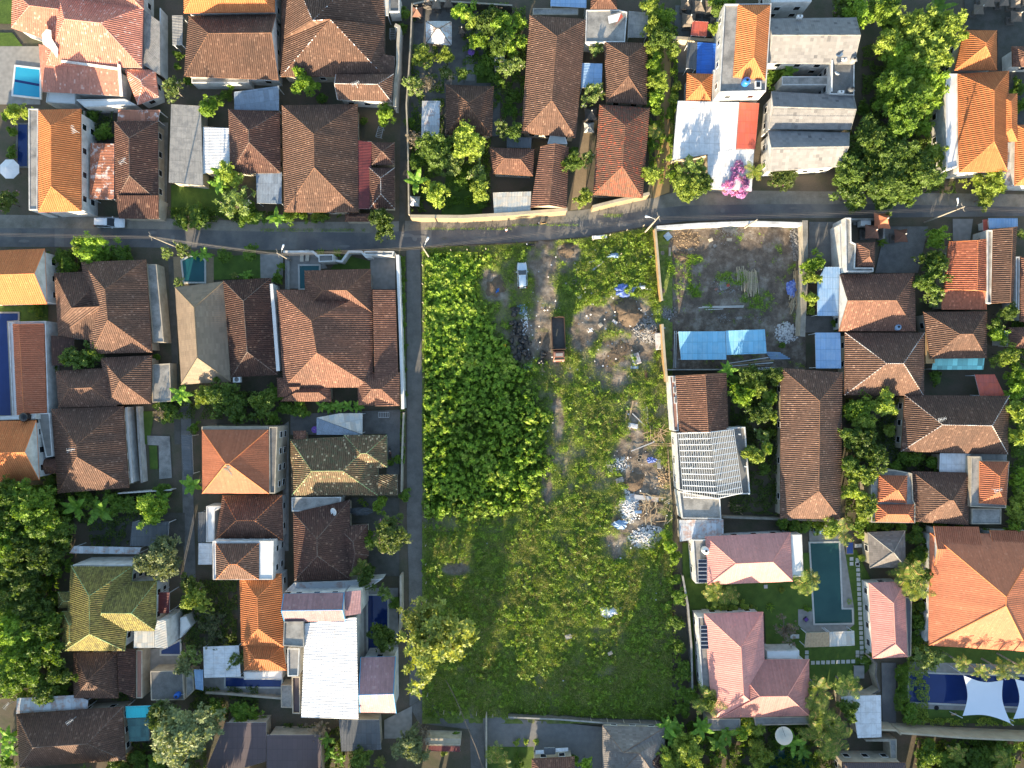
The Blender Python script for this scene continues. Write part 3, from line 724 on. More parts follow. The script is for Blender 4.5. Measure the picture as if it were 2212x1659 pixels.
BD('shed', 'large flat dark grey roof below the banana plants', 'the flat dark grey roof', 'shed', 1300, 1290,
   (s_, (1145, 1190, 1462, 1190, 1450, 1398, 1122, 1402), (2.9,)*4, 'slate_metal', {}))
BD('shed', 'row of worn pale roofing sheets behind the mossy-roofed villa', 'the worn pale sheets', 'shed', 900, 1435,
   (s_, (640, 1400, 1220, 1412, 1200, 1470, 600, 1462), (3.2, 3.2, 3.0, 3.0), 'weathered_sheet', {}))
BD('pergola', 'narrow grey slatted roof along the alley left of the orange-brown house', 'the slatted alley roof', 'roof', 1620, 650,
   (s_, (1565, 440, 1660, 440, 1672, 780, 1590, 800), (2.7,)*4, 'slate_metal', dict(along='x')))
T(1, 2)
BD('tiled_house', 'mottled green-brown tiled house with speckled pale tiles beside the lane', 'the mottled green-brown house', 'house', 700, 720,
   (h, (298, 480, 1060, 440, 1050, 960, 310, 962), 3.2, 'green_brown_tile', dict(r=(482, 752, 748, 750, 2.9), cap='cap_moss')),
   (h, (760, 440, 1130, 440, 1135, 720, 760, 760), 3.3, 'green_brown_tile', dict(r=(905, 600, 955, 598, 2.2), win=False)),
   (s_, (950, 790, 1222, 780, 1224, 960, 950, 964), (4.0, 3.4, 3.2, 3.2), 'green_brown_tile', dict(period=.32, amp=.13, edge='wall_white', posts=False)),
   (h, (320, 405, 432, 402, 432, 505, 325, 508), 2.9, 'red_brown_tile', dict(win=False)))
BD('shed', 'flat blue and yellow translucent sheet roof above the mottled green-brown house', 'the translucent sheet roof', 'shed', 720, 340,
   (s_, (524, 290, 722, 254, 920, 252, 920, 436), (3.0,)*4, 'mesh_sheet', {}),
   (s_, (524, 292, 918, 440, 524, 438), (2.95,)*3, 'grey_blue_metal', dict(posts=False)))
BD('house', 'low mottled white flat roof with a satellite dish beside the darkest roof', 'the mottled flat roof', 'house', 520, 1040,
   (f_, (308, 980, 736, 976, 720, 1106, 310, 1100), 3.1, 'concrete', 'wall_white', .08, False))
BD('tiled_house', 'darkest blackish brown tiled house beside the pink-spotted flowering tree', 'the blackish brown house', 'house', 560, 1350,
   (h, (322, 1112, 812, 1000, 820, 1690, 332, 1700), 3.2, 'dark_tile', {}),
   (h, (700, 1232, 965, 1210, 975, 1480, 820, 1660, 700, 1650)[:8], 3.1, 'dark_tile', dict(win=False)))
# ---- (0,3)
T(0, 3)
BD('villa', 'villa with moss-yellowed tiled roofs of many wings beside the dense left woodland', 'the mossy villa', 'villa', 850, 300,
   (h, (615, -92, 1150, -85, 1080, 645, 560, 645), 5.2, 'moss_tile', dict(r=(772, 172, 776, 500, 3.1), wall='wall_white')),
   (h, (800, 60, 1355, 40, 1346, 472, 820, 472), 5.2, 'moss_tile', dict(r=(880, 320, 1135, 322, 2.5), wall='wall_white')),
   (h, (504, 140, 692, 135, 690, 268, 505, 275), 4.6, 'moss_tile', dict(wall='wall_white', win=False)),
   (h, (540, 305, 740, 305, 740, 640, 540, 640), 4.9, 'moss_tile', dict(wall='wall_white', win=False)),
   (f_, (640, -100, 1150, -104, 1146, -90, 640, -88), 5.0, 'white_paint', 'wall_white', .3, False),
   (s_, (1160, 476, 1330, 476, 1334, 620, 1155, 622), (4.9,)*4, 'mesh_sheet', dict(wall='wall_white')))
BD('tower', 'white stair tower with a brown tiled top beside the mossy villa', 'the white stair tower', 'tower', 1400, 500,
   (s_, (1336, 474, 1360, 384, 1434, 384, 1450, 622, 1336, 622), (6.2,)*5, 'mesh_sheet', dict(wall='wall_white', over=.06, win=False)))
BD('tower', 'low white walled block with a small square window right of the stair tower', 'the low white block', 'annex', 1590, 430,
   (f_, (1560, 360, 1610, 345, 1650, 430, 1556, 540), 2.4, 'white_paint', 'wall_white', .1, False))
BD('shed', 'dark maroon corrugated roof at the right side of the mossy villa', 'the maroon corrugated roof', 'shed', 1415, 230,
   (s_, (1366, 140, 1466, 140, 1464, 322, 1364, 322), (3.6,)*4, 'dark_red_metal', dict(along='x')))
BD('tiled_house', 'brown hip-roofed house directly below the mossy villa', 'the brown house under the mossy villa', 'house', 900, 860,
   (h, (636, 662, 1012, 662, 1024, 1054, 640, 1055), 3.2, 'brown_tile', {}),
   (s_, (1014, 632, 1172, 632, 1168, 1058, 1026, 990), (3.9, 3.1, 3.1, 3.9), 'dark_tile', dict(period=.32, amp=.13, edge='cap_dark', posts=False)),
   (f_, q4(1178, 640, 1230, 1055), 2.8, 'soot_red', 'wall_cream', .05, False))
BD('tiled_house', 'wide dark brown hip-roofed house with pale ridge in the bottom-left corner', 'the bottom-left brown house', 'house', 620, 1380,
   (h, (145, 1192, 1060, 1130, 1086, 1590, 170, 1652), 3.2, 'brown_tile', dict(cap='cap_dark')))
BD('shed', 'long grey-green sheet roof along the back of the bottom-left brown house', 'the long grey-green sheet', 'shed', 450, 1100,
   (s_, (148, 1056, 640, 1030, 762, 1072, 756, 1150, 138, 1190), (2.9,)*5, 'weathered_sheet', {}))
BD('awning', 'bright turquoise sheet awning above a dark green glazed roof', 'the turquoise awning', 'awning', 1250, 1170,
   (s_, (1084, 1126, 1416, 1114, 1410, 1216, 1090, 1228), (2.8,)*4, 'teal_sheet', {}))
BD('greenhouse', 'dark green gridded glass roof just below the turquoise awning', 'the green gridded roof', 'roof', 1200, 1330,
   (s_, (1098, 1232, 1290, 1228, 1290, 1424, 1120, 1430), (2.6,)*4, 'green_grid', {}))
BD('house', 'flat mottled grey roof with a dark blue tank beside the small grid-paved court', 'the mottled grey roof', 'house', 1450, 940,
   (f_, (1300, 822, 1582, 815, 1592, 1070, 1306, 1074), 3.0, 'dark_concrete', 'wall_cream', .06, False),
   (f_, (1604, 820, 1670, 830, 1676, 990, 1606, 1060), 2.5, 'concrete', 'wall_cream', .06, False),
   (s_, (1676, 806, 1756, 810, 1756, 990, 1690, 975), (2.6,)*4, 'pale_blue_metal', dict(posts=False)))
BD('shed', 'white sheet roof with peeling streaks beside the purple flowering shrub', 'the peeling white roof', 'shed', 1910, 740,
   (s_, (1756, 612, 2064, 600, 2080, 870, 1764, 880), (3.0,)*4, 'white_metal', dict(along='x')))
BD('house', 'large house with smooth dark plum sheet roofs at the bottom edge', 'the plum sheet house', 'house', 2200, 1500,
   (s_, (1950, 1265, 2300, 1265, 2300, 1600, 1800, 1750, 1790, 1640), (3.4,)*5, 'plum_metal', dict(wall='wall_cream', amp=.008)),
   (s_, (2304, 1374, 2770, 1374, 2790, 1900, 2304, 1900), (3.7,)*4, 'plum_metal', dict(wall='wall_cream', amp=.008)))
BD('tiled_house', 'long narrow orange house with a lower hipped end beside the white corrugated building', 'the long narrow orange house', 'house', 2250, 400,
   (h, (2070, -20, 2432, -20, 2452, 612, 2086, 600), 4.4, 'orange_tile', dict(wall='wall_white', k=.5)),
   (h, (2100, 560, 2442, 600, 2476, 815, 2112, 812), 4.2, 'orange_tile', dict(wall='wall_white', k=.5)),
   (f_, (2106, 828, 2440, 822, 2438, 892, 2110, 895), 2.7, 'white_paint', 'wall_white', .05, False))
T(1, 3)
BD('building', 'tall building with a huge white corrugated roof and blue-trimmed mauve tiled ends', 'the huge white corrugated building', 'building', 640, 750,
   (h, (242, 152, 762, 142, 772, 392, 248, 396), 7.4, 'mauve_tile', dict(ends='gg', wall='wall_white', amp=.03)),
   (s_, (766, 135, 906, 124, 906, 326, 772, 345), (6.9,)*4, 'mauve_tile', dict(wall='wall_white', edge='blue_trim', over=.1)),
   (s_, (424, 410, 868, 356, 886, 1236, 390, 1222), (7.3, 7.0, 7.0, 7.3), 'white_metal', dict(wall='wall_white', amp=.04, along='x')),
   (h, (905, 702, 1206, 695, 1212, 1185, 900, 1178), 5.6, 'mauve_tile', dict(ends='gg', wall='wall_white', amp=.03, cap='blue_trim', orient='h', r=(890, 1026, 1188, 1018, 2.6))),
   (f_, (274, 622, 380, 622, 368, 862, 276, 864), 6.9, 'paving', 'wall_white', .2, False),
   (f_, (244, 392, 412, 388, 418, 612, 236, 600), 7.8, 'concrete', 'concrete', .2, False),
   (f_, (312, 866, 384, 866, 386, 1186, 318, 1184), 4.0, 'plum_metal', 'wall_cream', .25, False))
BD('terrace', 'white sun terrace deck with worn blue paint behind the huge white corrugated building', 'the worn blue terrace', 'terrace', 600, 85,
   (f_, (330, 56, 990, 30, 1100, 20, 990, 96, 900, 112, 245, 138), 3.0, 'weathered_sheet', 'wall_white', .08, False))
BD('shed', 'grey asphalt-like flat roof below the huge white corrugated building', 'the lower grey flat roof', 'shed', 900, 1380,
   (s_, (716, 1242, 1066, 1242, 1082, 1500, 738, 1516), (3.0,)*4, 'slate_metal', dict(wall='wall_cream')))
BD('annex', 'bare concrete yard block left of the huge corrugated building', 'the bare concrete block', 'annex', 265, 1040,
   (f_, (215, 942, 312, 942, 312, 1140, 216, 1136), 2.6, 'concrete', 'wall_cream', .05, False))
BD('house', 'small cream gatehouse wall with dark roof by the bend of the lane', 'the cream gatehouse', 'house', 1620, 1450,
   (f_, (1465, 1398, 1770, 1405, 1766, 1462, 1465, 1458), 2.7, 'cream_paint', 'wall_cream', .1, False),
   (s_, (1490, 1466, 1760, 1470, 1765, 1520, 1490, 1512), (2.6,)*4, 'dark_red_metal', dict(posts=False)))
# ---- right half, rows 1-3
T(2, 1)
BD('shed', 'long sky-blue corrugated shed roof in the walled building yard', 'the sky-blue yard shed', 'shed', 1820, 1300,
   (s_, (1437, 1206, 1842, 1203, 1852, 1448, 1460, 1450), (2.9, 2.9, 2.7, 2.7), 'sky_blue_metal', dict(amp=.02)),
   (s_, (1846, 1198, 2184, 1186, 2200, 1394, 1854, 1408), (3.0, 3.0, 2.8, 2.8), 'sky_blue_metal', dict(amp=.02)))
BD('tiled_house', 'red brown gabled house with small white vents in its wall, below the sky-blue shed', 'the vent-walled gable house', 'house', 1600, 1800,
   (h, (1412, 1590, 1852, 1565, 1868, 2050, 1448, 2072), 3.6, 'red_brown_tile', dict(ends='gg', wall='wall_white', win=False)),
   (f_, (1360, 1590, 1408, 1590, 1440, 2065, 1395, 2065), 3.4, 'soot_red', 'wall_white', .1, False))
T(2, 2)
BD('building', 'unfinished house with a white steel roof frame over a concrete slab', 'the white steel roof frame', 'building', 1700, 700,
   (f_, (1412, 425, 1840, 380, 2010, 370, 2052, 948, 1790, 955, 1440, 915), 3.6, 'dark_concrete', 'wall_white', .35),
   (f_, (1440, 925, 1795, 990, 1806, 1165, 1468, 1160), 3.3, 'concrete', 'wall_white', .25, False))
BD('shed', 'pale striped sheet roof between the concrete slab and the pink villa', 'the pale striped sheet', 'shed', 1640, 1270,
   (s_, (1444, 1175, 1826, 1168, 1828, 1305, 1450, 1362), (2.9,)*4, 'weathered_sheet', dict(wall='wall_cream')))
BD('villa', 'upper pink tiled villa between white side terraces, by the green swimming pool', 'the upper pink villa', 'villa', 2050, 1510,
   (h, (1672, 1318, 2404, 1282, 2426, 1706, 1692, 1736), 3.9, 'pink_tile', dict(wall='wall_white', amp=.03)),
   (f_, (1560, 1345, 1690, 1345, 1706, 1715, 1585, 1720), 3.5, 'concrete', 'wall_white', .2),
   (f_, (2404, 1300, 2502, 1300, 2516, 1660, 2420, 1670), 3.5, 'white_paint', 'wall_white', .15))
T(3, 1)
BD('tiled_house', 'brown tiled house with a sunlit half and a white gable beside the blue canopy', 'the half-sunlit brown house', 'house', 950, 950,
   (h, (620, 712, 1266, 702, 1274, 1204, 612, 1202), 3.3, 'red_brown_tile', dict(ends='gh', wall='wall_white')))
BD('tiled_house', 'brown hip-roofed house with pale mortared ridges, right of the lower blue canopy', 'the pale-ridged brown house', 'house', 1000, 1480,
   (h, (665, 1215, 1350, 1215, 1345, 1762, 660, 1754), 3.3, 'brown_tile', dict(cap='cap_white')),
   (f_, (1354, 1214, 1446, 1214, 1438, 1480, 1362, 1482), 3.0, 'wall_ochre', 'wall_ochre', .1, False))
BD('tiled_house', 'dark brown house with a teal striped awning along its front', 'the dark awning house', 'house', 1630, 1240,
   (h, (1340, 1036, 1890, 1032, 1888, 1436, 1400, 1442), 3.2, 'brown_tile', {}))
BD('awning', 'striped teal and blue sheet awning in front of a dark brown roof', 'the striped teal awning', 'awning', 1640, 1485,
   (s_, (1432, 1440, 1872, 1436, 1860, 1535, 1414, 1536), (2.7, 2.7, 2.4, 2.4), 'teal_blue_stripe', {}))
BD('tiled_house', 'bright red tiled gable roof with a lower red skirt near the right edge', 'the bright red roof', 'house', 1700, 700,
   (h, (1562, 430, 1880, 408, 1890, 860, 1520, 840), 3.4, 'red_tile', dict(ends='gg', r=(1812, 420, 1806, 850, 1.3))),
   (s_, (1505, 842, 1888, 842, 1890, 1016, 1500, 1016), (3.6, 3.6, 3.0, 3.0), 'red_tile', dict(period=.28, amp=.045, edge='cap_orange', wall='wall_cream')))
BD('tiled_house', 'narrow brown tiled roof beside a white parapet, right of the bright red roof', 'the narrow parapet house', 'house', 2030, 640,
   (h, (1945, 325, 2150, 300, 2112, 952, 1932, 960), 3.9, 'brown_tile', dict(ends='gg', r=(2112, 310, 2092, 950, 1.3), wall='wall_white')),
   (f_, (1888, 330, 1940, 330, 1926, 965, 1884, 960), 3.6, 'concrete', 'wall_white', .25))
BD('tiled_house', 'dark red brown roof cut by the right edge beside the narrow parapet house', 'the right-edge dark roof', 'house', 2240, 800,
   (h, (2180, 560, 2500, 560, 2500, 1140, 2176, 1120), 3.4, 'red_brown_tile', dict(wall='wall_white')),
   (f_, (2140, 560, 2172, 560, 2168, 1020, 2138, 1010), 3.3, 'asbestos', 'wall_white', .1, False))
BD('tiled_house', 'small red brown hip roof cut by the right edge among shrubs', 'the right-edge red hip roof', 'house', 2180, 1260,
   (h, (2080, 1170, 2420, 1165, 2420, 1350, 2078, 1350), 3.2, 'red_brown_tile', dict(wall='wall_white')),
   (f_, (2040, 1200, 2076, 1200, 2072, 1320, 2042, 1320), 3.0, 'concrete', 'wall_white', .1, False))
BD('canopy', 'upper of two blue corrugated canopies, a diagonal shadow across it', 'the upper blue canopy', 'canopy', 530, 860,
   (s_, (490, 648, 626, 648, 626, 1070, 426, 1070, 426, 768), (3.0,)*5, 'pale_blue_metal', dict(along='y')))
BD('canopy', 'lower of two blue corrugated canopies, beside the walled yard', 'the lower blue canopy', 'canopy', 515, 1370,
   (s_, (406, 1215, 624, 1215, 632, 1524, 414, 1524), (3.0,)*4, 'pale_blue_metal', dict(along='y')))
BD('shed', 'blue sheet roof beside the road left of the right edge', 'the roadside blue roof', 'shed', 2030, 270,
   (s_, (1904, 226, 2156, 226, 2158, 298, 1914, 318), (3.2,)*4, 'pale_blue_metal', dict(wall='wall_white')),
   (s_, (1856, 240, 1898, 236, 1900, 360, 1860, 360), (2.4,)*4, 'red_sheet', dict(posts=False)))
BD('temple', 'small temple tower with steep brown roofs inside pale walls beside the road', 'the roadside temple', 'temple', 830, 480,
   (f_, (662, 225, 712, 225, 715, 430, 755, 450, 745, 655, 905, 655, 905, 690, 668, 690), 4.6, 'concrete', 'wall_white', .25, False),
   (f_, (606, 290, 660, 240, 664, 640, 622, 660), 3.2, 'white_paint', 'wall_white', .2, False),
   (h, (758, 440, 922, 436, 918, 650, 762, 650), 4.4, 'red_brown_tile', dict(wall='wall_cream', k=.9, win=False)))
BD('awning', 'maroon red sheet awning above the white-ridged long hip roof', 'the maroon awning', 'awning', 1900, 1650,
   (s_, (1785, 1578, 1958, 1576, 2050, 1765, 1830, 1765), (2.7,)*4, 'red_sheet', {}))
T(3, 2)
BD('tiled_house', 'very long dark brown hip-roofed house with a vertical ridge between two gardens', 'the very long dark house', 'house', 370, 560,
   (h, (112, -138, 642, -100, 624, 1168, 104, 1160), 3.4, 'brown_tile', {}))
BD('tiled_house', 'wide brown hip-roofed house with thick white mortared ridges', 'the white-ridged wide house', 'house', 1620, 350,
   (h, (1182, 96, 2084, 102, 2072, 608, 1150, 582), 3.5, 'brown_tile', dict(cap='cap_white')),
   (s_, (1758, 602, 2064, 610, 2062, 664, 1758, 656), (2.9,)*4, 'asbestos', dict(posts=False)))
BD('shed', 'small white corrugated roof below the white-ridged wide house', 'the small white corrugated roof', 'shed', 1620, 680,
   (s_, (1486, 598, 1750, 602, 1738, 765, 1480, 758), (2.9,)*4, 'white_metal', dict(wall='wall_cream')))
BD('tiled_house', 'brown hip-roofed house between two small orange roofs', 'the house between orange roofs', 'house', 1490, 980,
   (h, (1240, 755, 1742, 765, 1728, 1218, 1272, 1190), 3.3, 'brown_tile', {}))
BD('tiled_house', 'two small orange roofs on a pale stained slab, left of the brown house', 'the twin orange roofs', 'house', 1070, 970,
   (f_, (940, 742, 1092, 742, 1240, 770, 1250, 1000, 1268, 1040, 1266, 1200, 888, 1195, 884, 760), 4.2, 'concrete', 'wall_cream', .2),
   (h, (958, 790, 1202, 792, 1196, 1030, 950, 1016), 4.5, 'terracotta_tile', dict(wall='wall_cream', z0=4.0, win=False)),
   (h, (935, 1042, 1258, 1040, 1256, 1196, 930, 1190), 4.35, 'terracotta_tile', dict(wall='wall_cream', z0=4.0, win=False)))
BD('tiled_house', 'small speckled orange roof on a concrete slab near the right edge', 'the speckled orange roof', 'house', 1930, 900,
   (f_, (1750, 625, 1838, 625, 1845, 665, 2080, 668, 2050, 1070, 1742, 1060), 4.3, 'concrete', 'wall_cream', .2),
   (h, (1830, 668, 2078, 672, 2056, 1046, 1826, 1030), 4.6, 'terracotta_tile', dict(wall='wall_cream', z0=4.1, win=False)),
   (f_, (1756, 1076, 2014, 1076, 2012, 1210, 1756, 1210), 3.2, 'concrete', 'wall_cream', .1, False))
BD('pavilion', 'grey shingled pyramid pavilion on a lawn beside the green pool', 'the grey shingled pavilion', 'pavilion', 1020, 1430,
   (h, (862, 1282, 1184, 1266, 1190, 1586, 880, 1590), 3.2, 'grey_shingle', dict(amp=.01, wall='wall_cream')))
T(3, 3)
BD('villa', 'very large orange terracotta hip-roofed villa at the right edge with a white dome lamp', 'the large terracotta villa', 'villa', 1900, 150,
   (h, (1400, -372, 2380, -360, 2250, 655, 1388, 600), 3.6, 'terracotta_tile', dict(wall='wall_white', amp=.02)),
   (h, (1432, -430, 1815, -425, 1815, -60, 1432, -60), 3.7, 'terracotta_tile', dict(ends='gg', wall='wall_white', k=.3, win=False)),
   (h, (1916, -395, 2400, -390, 2400, -50, 1930, -50), 3.7, 'terracotta_tile', dict(ends='gg', wall='wall_white', k=.3, win=False)))
BD('villa', 'lower pink tiled villa with an L-shaped hip roof and solar panels on its side slab', 'the lower pink villa', 'villa', -200, 800,
   (h, (-552, 325, -42, 310, -16, 1190, -480, 1222), 4.0, 'pink_tile', dict(wall='wall_white', amp=.03)),
   (h, (-330, 725, 356, 720, 358, 1208, -420, 1226), 3.95, 'pink_tile', dict(wall='wall_white', amp=.03)),
   (f_, (-612, 350, -500, 350, -490, 972, -570, 972), 3.6, 'asbestos', 'wall_white', .2),
   (f_, (-520, 1232, -240, 1232, -240, 1330, -520, 1335), 3.0, 'asbestos', 'wall_cream', .08, False),
   (f_, (-120, 1220, 355, 1212, 370, 1280, -110, 1290), 3.0, 'asbestos', 'wall_cream', .08, False),
   (f_, (-10, 648, 268, 642, 268, 716, -10, 718), 3.2, 'white_paint', 'wall_white', .1, False))
BD('villa', 'narrow pink tiled cottage beside the stepping-stone path', 'the narrow pink cottage', 'villa', 1040, 400,
   (h, (872, 60, 1180, 46, 1206, 700, 904, 712), 3.6, 'pink_tile', dict(wall='wall_white', amp=.03)),
   (f_, (1182, 180, 1242, 190, 1236, 690, 1206, 700), 2.6, 'slate_metal', 'wall_cream', .05, False))
BD('gazebo', 'open poolside gazebo with a flat tan and grey board roof', 'the flat-roofed gazebo', 'gazebo', 530, 550,
   (s_, (330, 490, 530, 484, 530, 610, 314, 616), (2.7,)*4, 'timber', {}),
   (s_, (532, 484, 745, 474, 750, 600, 532, 610), (2.7,)*4, 'mesh_sheet', {}))
BD('garage', 'pale blue-white corrugated garage roof under palms by the dark driveway', 'the palm-shaded garage', 'garage', 850, 1200,
   (s_, (630, 1038, 975, 1030, 980, 1392, 775, 1400, 740, 1180, 640, 1160), (3.2,)*6, 'white_metal', dict(wall='wall_cream', along='y')))
BD('house', 'cream-walled house with a dark plum roof edge at the bottom edge', 'the bottom-edge cream house', 'house', 920, 1700,
   (h, (640, 1610, 1190, 1612, 1190, 2100, 640, 2100), 4.6, 'plum_metal', dict(wall='wall_cream')),
   (f_, (840, 1412, 1110, 1410, 1112, 1600, 1060, 1600, 1050, 1430, 845, 1428), 2.3, 'concrete', 'wall_cream', .05, False))
T(2, 3)
BD('tiled_house', 'grey slate hip-roofed house with a bright pale patch below the overgrown lot', 'the grey slate house', 'house', 1060, 1500,
   (h, (782, 1292, 1320, 1308, 1330, 1860, 782, 1860), 3.2, 'grey_shingle', dict(r=(960, 1525, 1100, 1530, 2.6), amp=.03, cap='cap_dark')),
   (h, (1110, 1460, 1330, 1465, 1330, 1700, 1100, 1700), 3.3, 'dark_tile', dict(win=False)))
BD('tiled_house', 'small brown roof with two white window canopies at the bottom edge', 'the small bottom-edge house', 'house', 350, 1600,
   (h, (170, 1580, 540, 1560, 545, 1900, 170, 1900), 3.2, 'red_brown_tile', {}),
   (s_, (204, 1508, 274, 1504, 275, 1536, 205, 1540), (2.4,)*4, 'white_metal', dict(posts=False)),
   (s_, (278, 1486, 372, 1482, 374, 1540, 280, 1546), (2.5,)*4, 'slate_metal', dict(posts=False)),
   (s_, (376, 1490, 484, 1484, 486, 1512, 378, 1522), (2.4,)*4, 'white_metal', dict(posts=False)))
# unseen houses added just below the frame to cast shade into it
U()
for k, (x, y, ww, hh, z, m_) in enumerate(((60, 1790, 150, 120, 6.0, 'brown_tile'), (300, 1800, 170, 130, 5.6, 'red_brown_tile'), (560, 1830, 150, 110, 6.5, 'terracotta_tile'),
        (800, 1790, 150, 120, 6.0, 'brown_tile'), (1010, 1830, 150, 140, 4.0, 'brown_tile'), (1220, 1800, 160, 110, 4.0, 'red_brown_tile'), (1440, 1800, 170, 130, 4.8, 'brown_tile'),
        (1680, 1790, 150, 120, 6.5, 'terracotta_tile'), (1900, 1800, 160, 120, 7.0, 'brown_tile'), (2120, 1790, 150, 120, 6.5, 'brown_tile'))):
    BD('tiled_house', 'hip-roofed house added unseen beyond the bottom edge to cast shade', 'a house beyond the bottom edge', 'house', x, y,
       (h, (x-ww/2, y-hh/2, x+ww/2, y-hh/2, x+ww/2, y+hh/2, x-ww/2, y+hh/2), z, m_, dict(win=False)))['group'] = 'added shade casters beyond the bottom edge'
BLD[:] = [b for b in BLD if 'beyond' not in b[0]]

T(0, 2)
ob_ = [b for b in BLD if b[0] == 'the plain orange-brown house'][0][3]
for c in ((1908, 722, 1960, 728, 1990, 752, 1960, 750), (1955, 735, 2000, 765, 2010, 798, 1995, 785), (1948, 704, 1990, 706, 1996, 728, 1970, 736)):
    V = [P(c[i], c[i+1], 5.9 + (945-c[i+1])/255*3.35) - ob_.location for i in range(0, 8, 2)]
    if normal(V).z < 0: V = V[::-1]
    mk('dark_stain', V, [(0, 1, 2, 3)], ['stone_dark'], ob_)
T(0, 0)
sv_ = [b for b in BLD if b[0] == 'the salmon villa'][0][3]
def lime(c, zs):
    V = [P(c[2*i], c[2*i+1], zs[i]) - sv_.location for i in range(len(c)//2)]; n = len(V)
    if normal(V).z < 0: V = V[::-1]
    mk('lime_patch', V + [v - Vector((0, 0, .12)) for v in V], [tuple(range(n)), tuple(range(2*n-1, n-1, -1))] + [(i, n+i, n+(i+1) % n, (i+1) % n) for i in range(n)], ['cap_white'], sv_)
lime((525, 516, 1012, 580, 1012, 604, 525, 536), (4.75, 4.6, 4.55, 4.65)); lime((1012, 545, 1040, 560, 1062, 830, 1034, 830), (4.75, 4.7, 3.6, 3.6))
lime((400, 250, 440, 260, 445, 330, 500, 420, 495, 505, 440, 430, 370, 380, 360, 300), (6.1, 6.2, 5.9, 5.7, 5.2, 5.3, 5.2, 5.7))
# steel roof frame of the unfinished house
T(2, 2)
fo = BLD and [b for b in BLD if b[0] == 'the white steel roof frame'][0][3]
def pl(x, y, z): return P(x, y, z) - fo.location
zE, zR = 4.3, 6.2
top = [(1436, 425), (1482, 975)]; rg = [(1702, 418), (1772, 990)]; rt = [(1916, 392), (1990, 940)]
lerp = lambda a, b, t: (a[0]+(b[0]-a[0])*t, a[1]+(b[1]-a[1])*t)
fm = MB()
for k in range(12):
    t = k/11
    a, b_, c = lerp(*top, t), lerp(*rg, t), lerp(*rt, t)
    fm.tube([pl(*a, zE), pl(*b_, zR), pl(*c, zE)], .075, 4)
for k in range(15):
    t = k/14
    for p0, p1, z0_, z1_ in ((0, 1, zE, zR), (2, 1, zE, zR)):
        L = (top, rg, rt); q0 = lerp(L[p0][0], L[p1][0], t); q1 = lerp(L[p0][1], L[p1][1], t); z = z0_ + (z1_-z0_)*t + .1
        fm.tube([pl(*q0, z), pl(*q1, z)], .035, 4)
fm.build('roof_frame', 'steel_white', fo)
ps = MB()
for x, y in ((1460, 450), (1900, 420), (1500, 700), (1950, 690), (1500, 950), (1975, 915), (1700, 560), (1740, 800)):
    a = pl(x, y, 0); ps.box((a.x, a.y, 4.0), (.2, .2, .9))
ps.build('column', 'steel_white', fo)
T(2, 1)
for k, yy in enumerate((1618, 1712, 1800)):
    v = [b for b in BLD if b[0] == 'the vent-walled gable house'][0][3]
    p = P(1400 + k*7, yy, 3.55) - v.location
    MB().box((p.x, p.y, p.z), (.55, 1.1, .12)).build('vent', 'wall_white', v)
    MB().box((p.x, p.y, p.z+.08), (.3, .8, .06)).build('vent_grille', 'dark_concrete', v)

# ---------------------------------------------------------------- the ground, roads and yards
EZ = 0.0
gp = 900
mk('ground', [(-gp, -gp, 0), (gp, -gp, 0), (gp, gp, 0), (-gp, gp, 0)], [(0, 1, 2, 3)], ['earth'])['kind'] = 'structure'
lay = [0.0]
def sheet(name, c, m_, dz=None):
    lay[0] += .0025
    V = [P(c[i], c[i+1], 0) for i in range(0, len(c), 2)]
    for v in V: v.z = lay[0] if dz is None else dz
    n = normal(V); o = mk(name, V if n.z > 0 else V[::-1], [tuple(range(len(V)))], [m_]); return struct(o)
U()
road = [(-300, 492, 534), (0, 493, 533), (300, 494, 534), (553, 500, 540), (800, 503, 540), (918, 497, 532), (1106, 488, 524), (1256, 477, 512), (1330, 465, 500), (1406, 452, 487), (1480, 444, 478), (1659, 441, 472), (1900, 441, 470), (2212, 447, 467), (2500, 449, 470)]
def band(name, a, b, m_):
    global lay
    lay[0] += .0025
    V = [P(x, y) + Vector((0, 0, lay[0])) for x, y in a] + [P(x, y) + Vector((0, 0, lay[0])) for x, y in b]; n = len(a)
    return struct(mk(name, V, [(n+i, n+i+1, i+1, i) for i in range(n-1)], [m_]))
verge_t = [(-300, 462), (0, 464), (205, 466), (300, 470), (553, 478), (800, 480), (918, 476), (1106, 465), (1256, 454), (1330, 442), (1406, 428), (1480, 410), (1659, 412), (1900, 415), (2212, 420), (2500, 420)]
band('verge', verge_t, [(x, a+1) for x, a, b in [(-300, 492, 0)]] + [(x, a+1) for x, a, b in road[1:2]] + [(205, 494)] + [(x, a+1) for x, a, b in road[2:]][:0] + [(300, 495), (553, 501), (800, 504), (918, 498), (1106, 489), (1256, 478), (1330, 466), (1406, 453), (1480, 445), (1659, 442), (1900, 442), (2212, 448), (2500, 450)], 'verge_concrete')
band('road', [(x, a) for x, a, b in road], [(x, b) for x, a, b in road], 'asphalt')
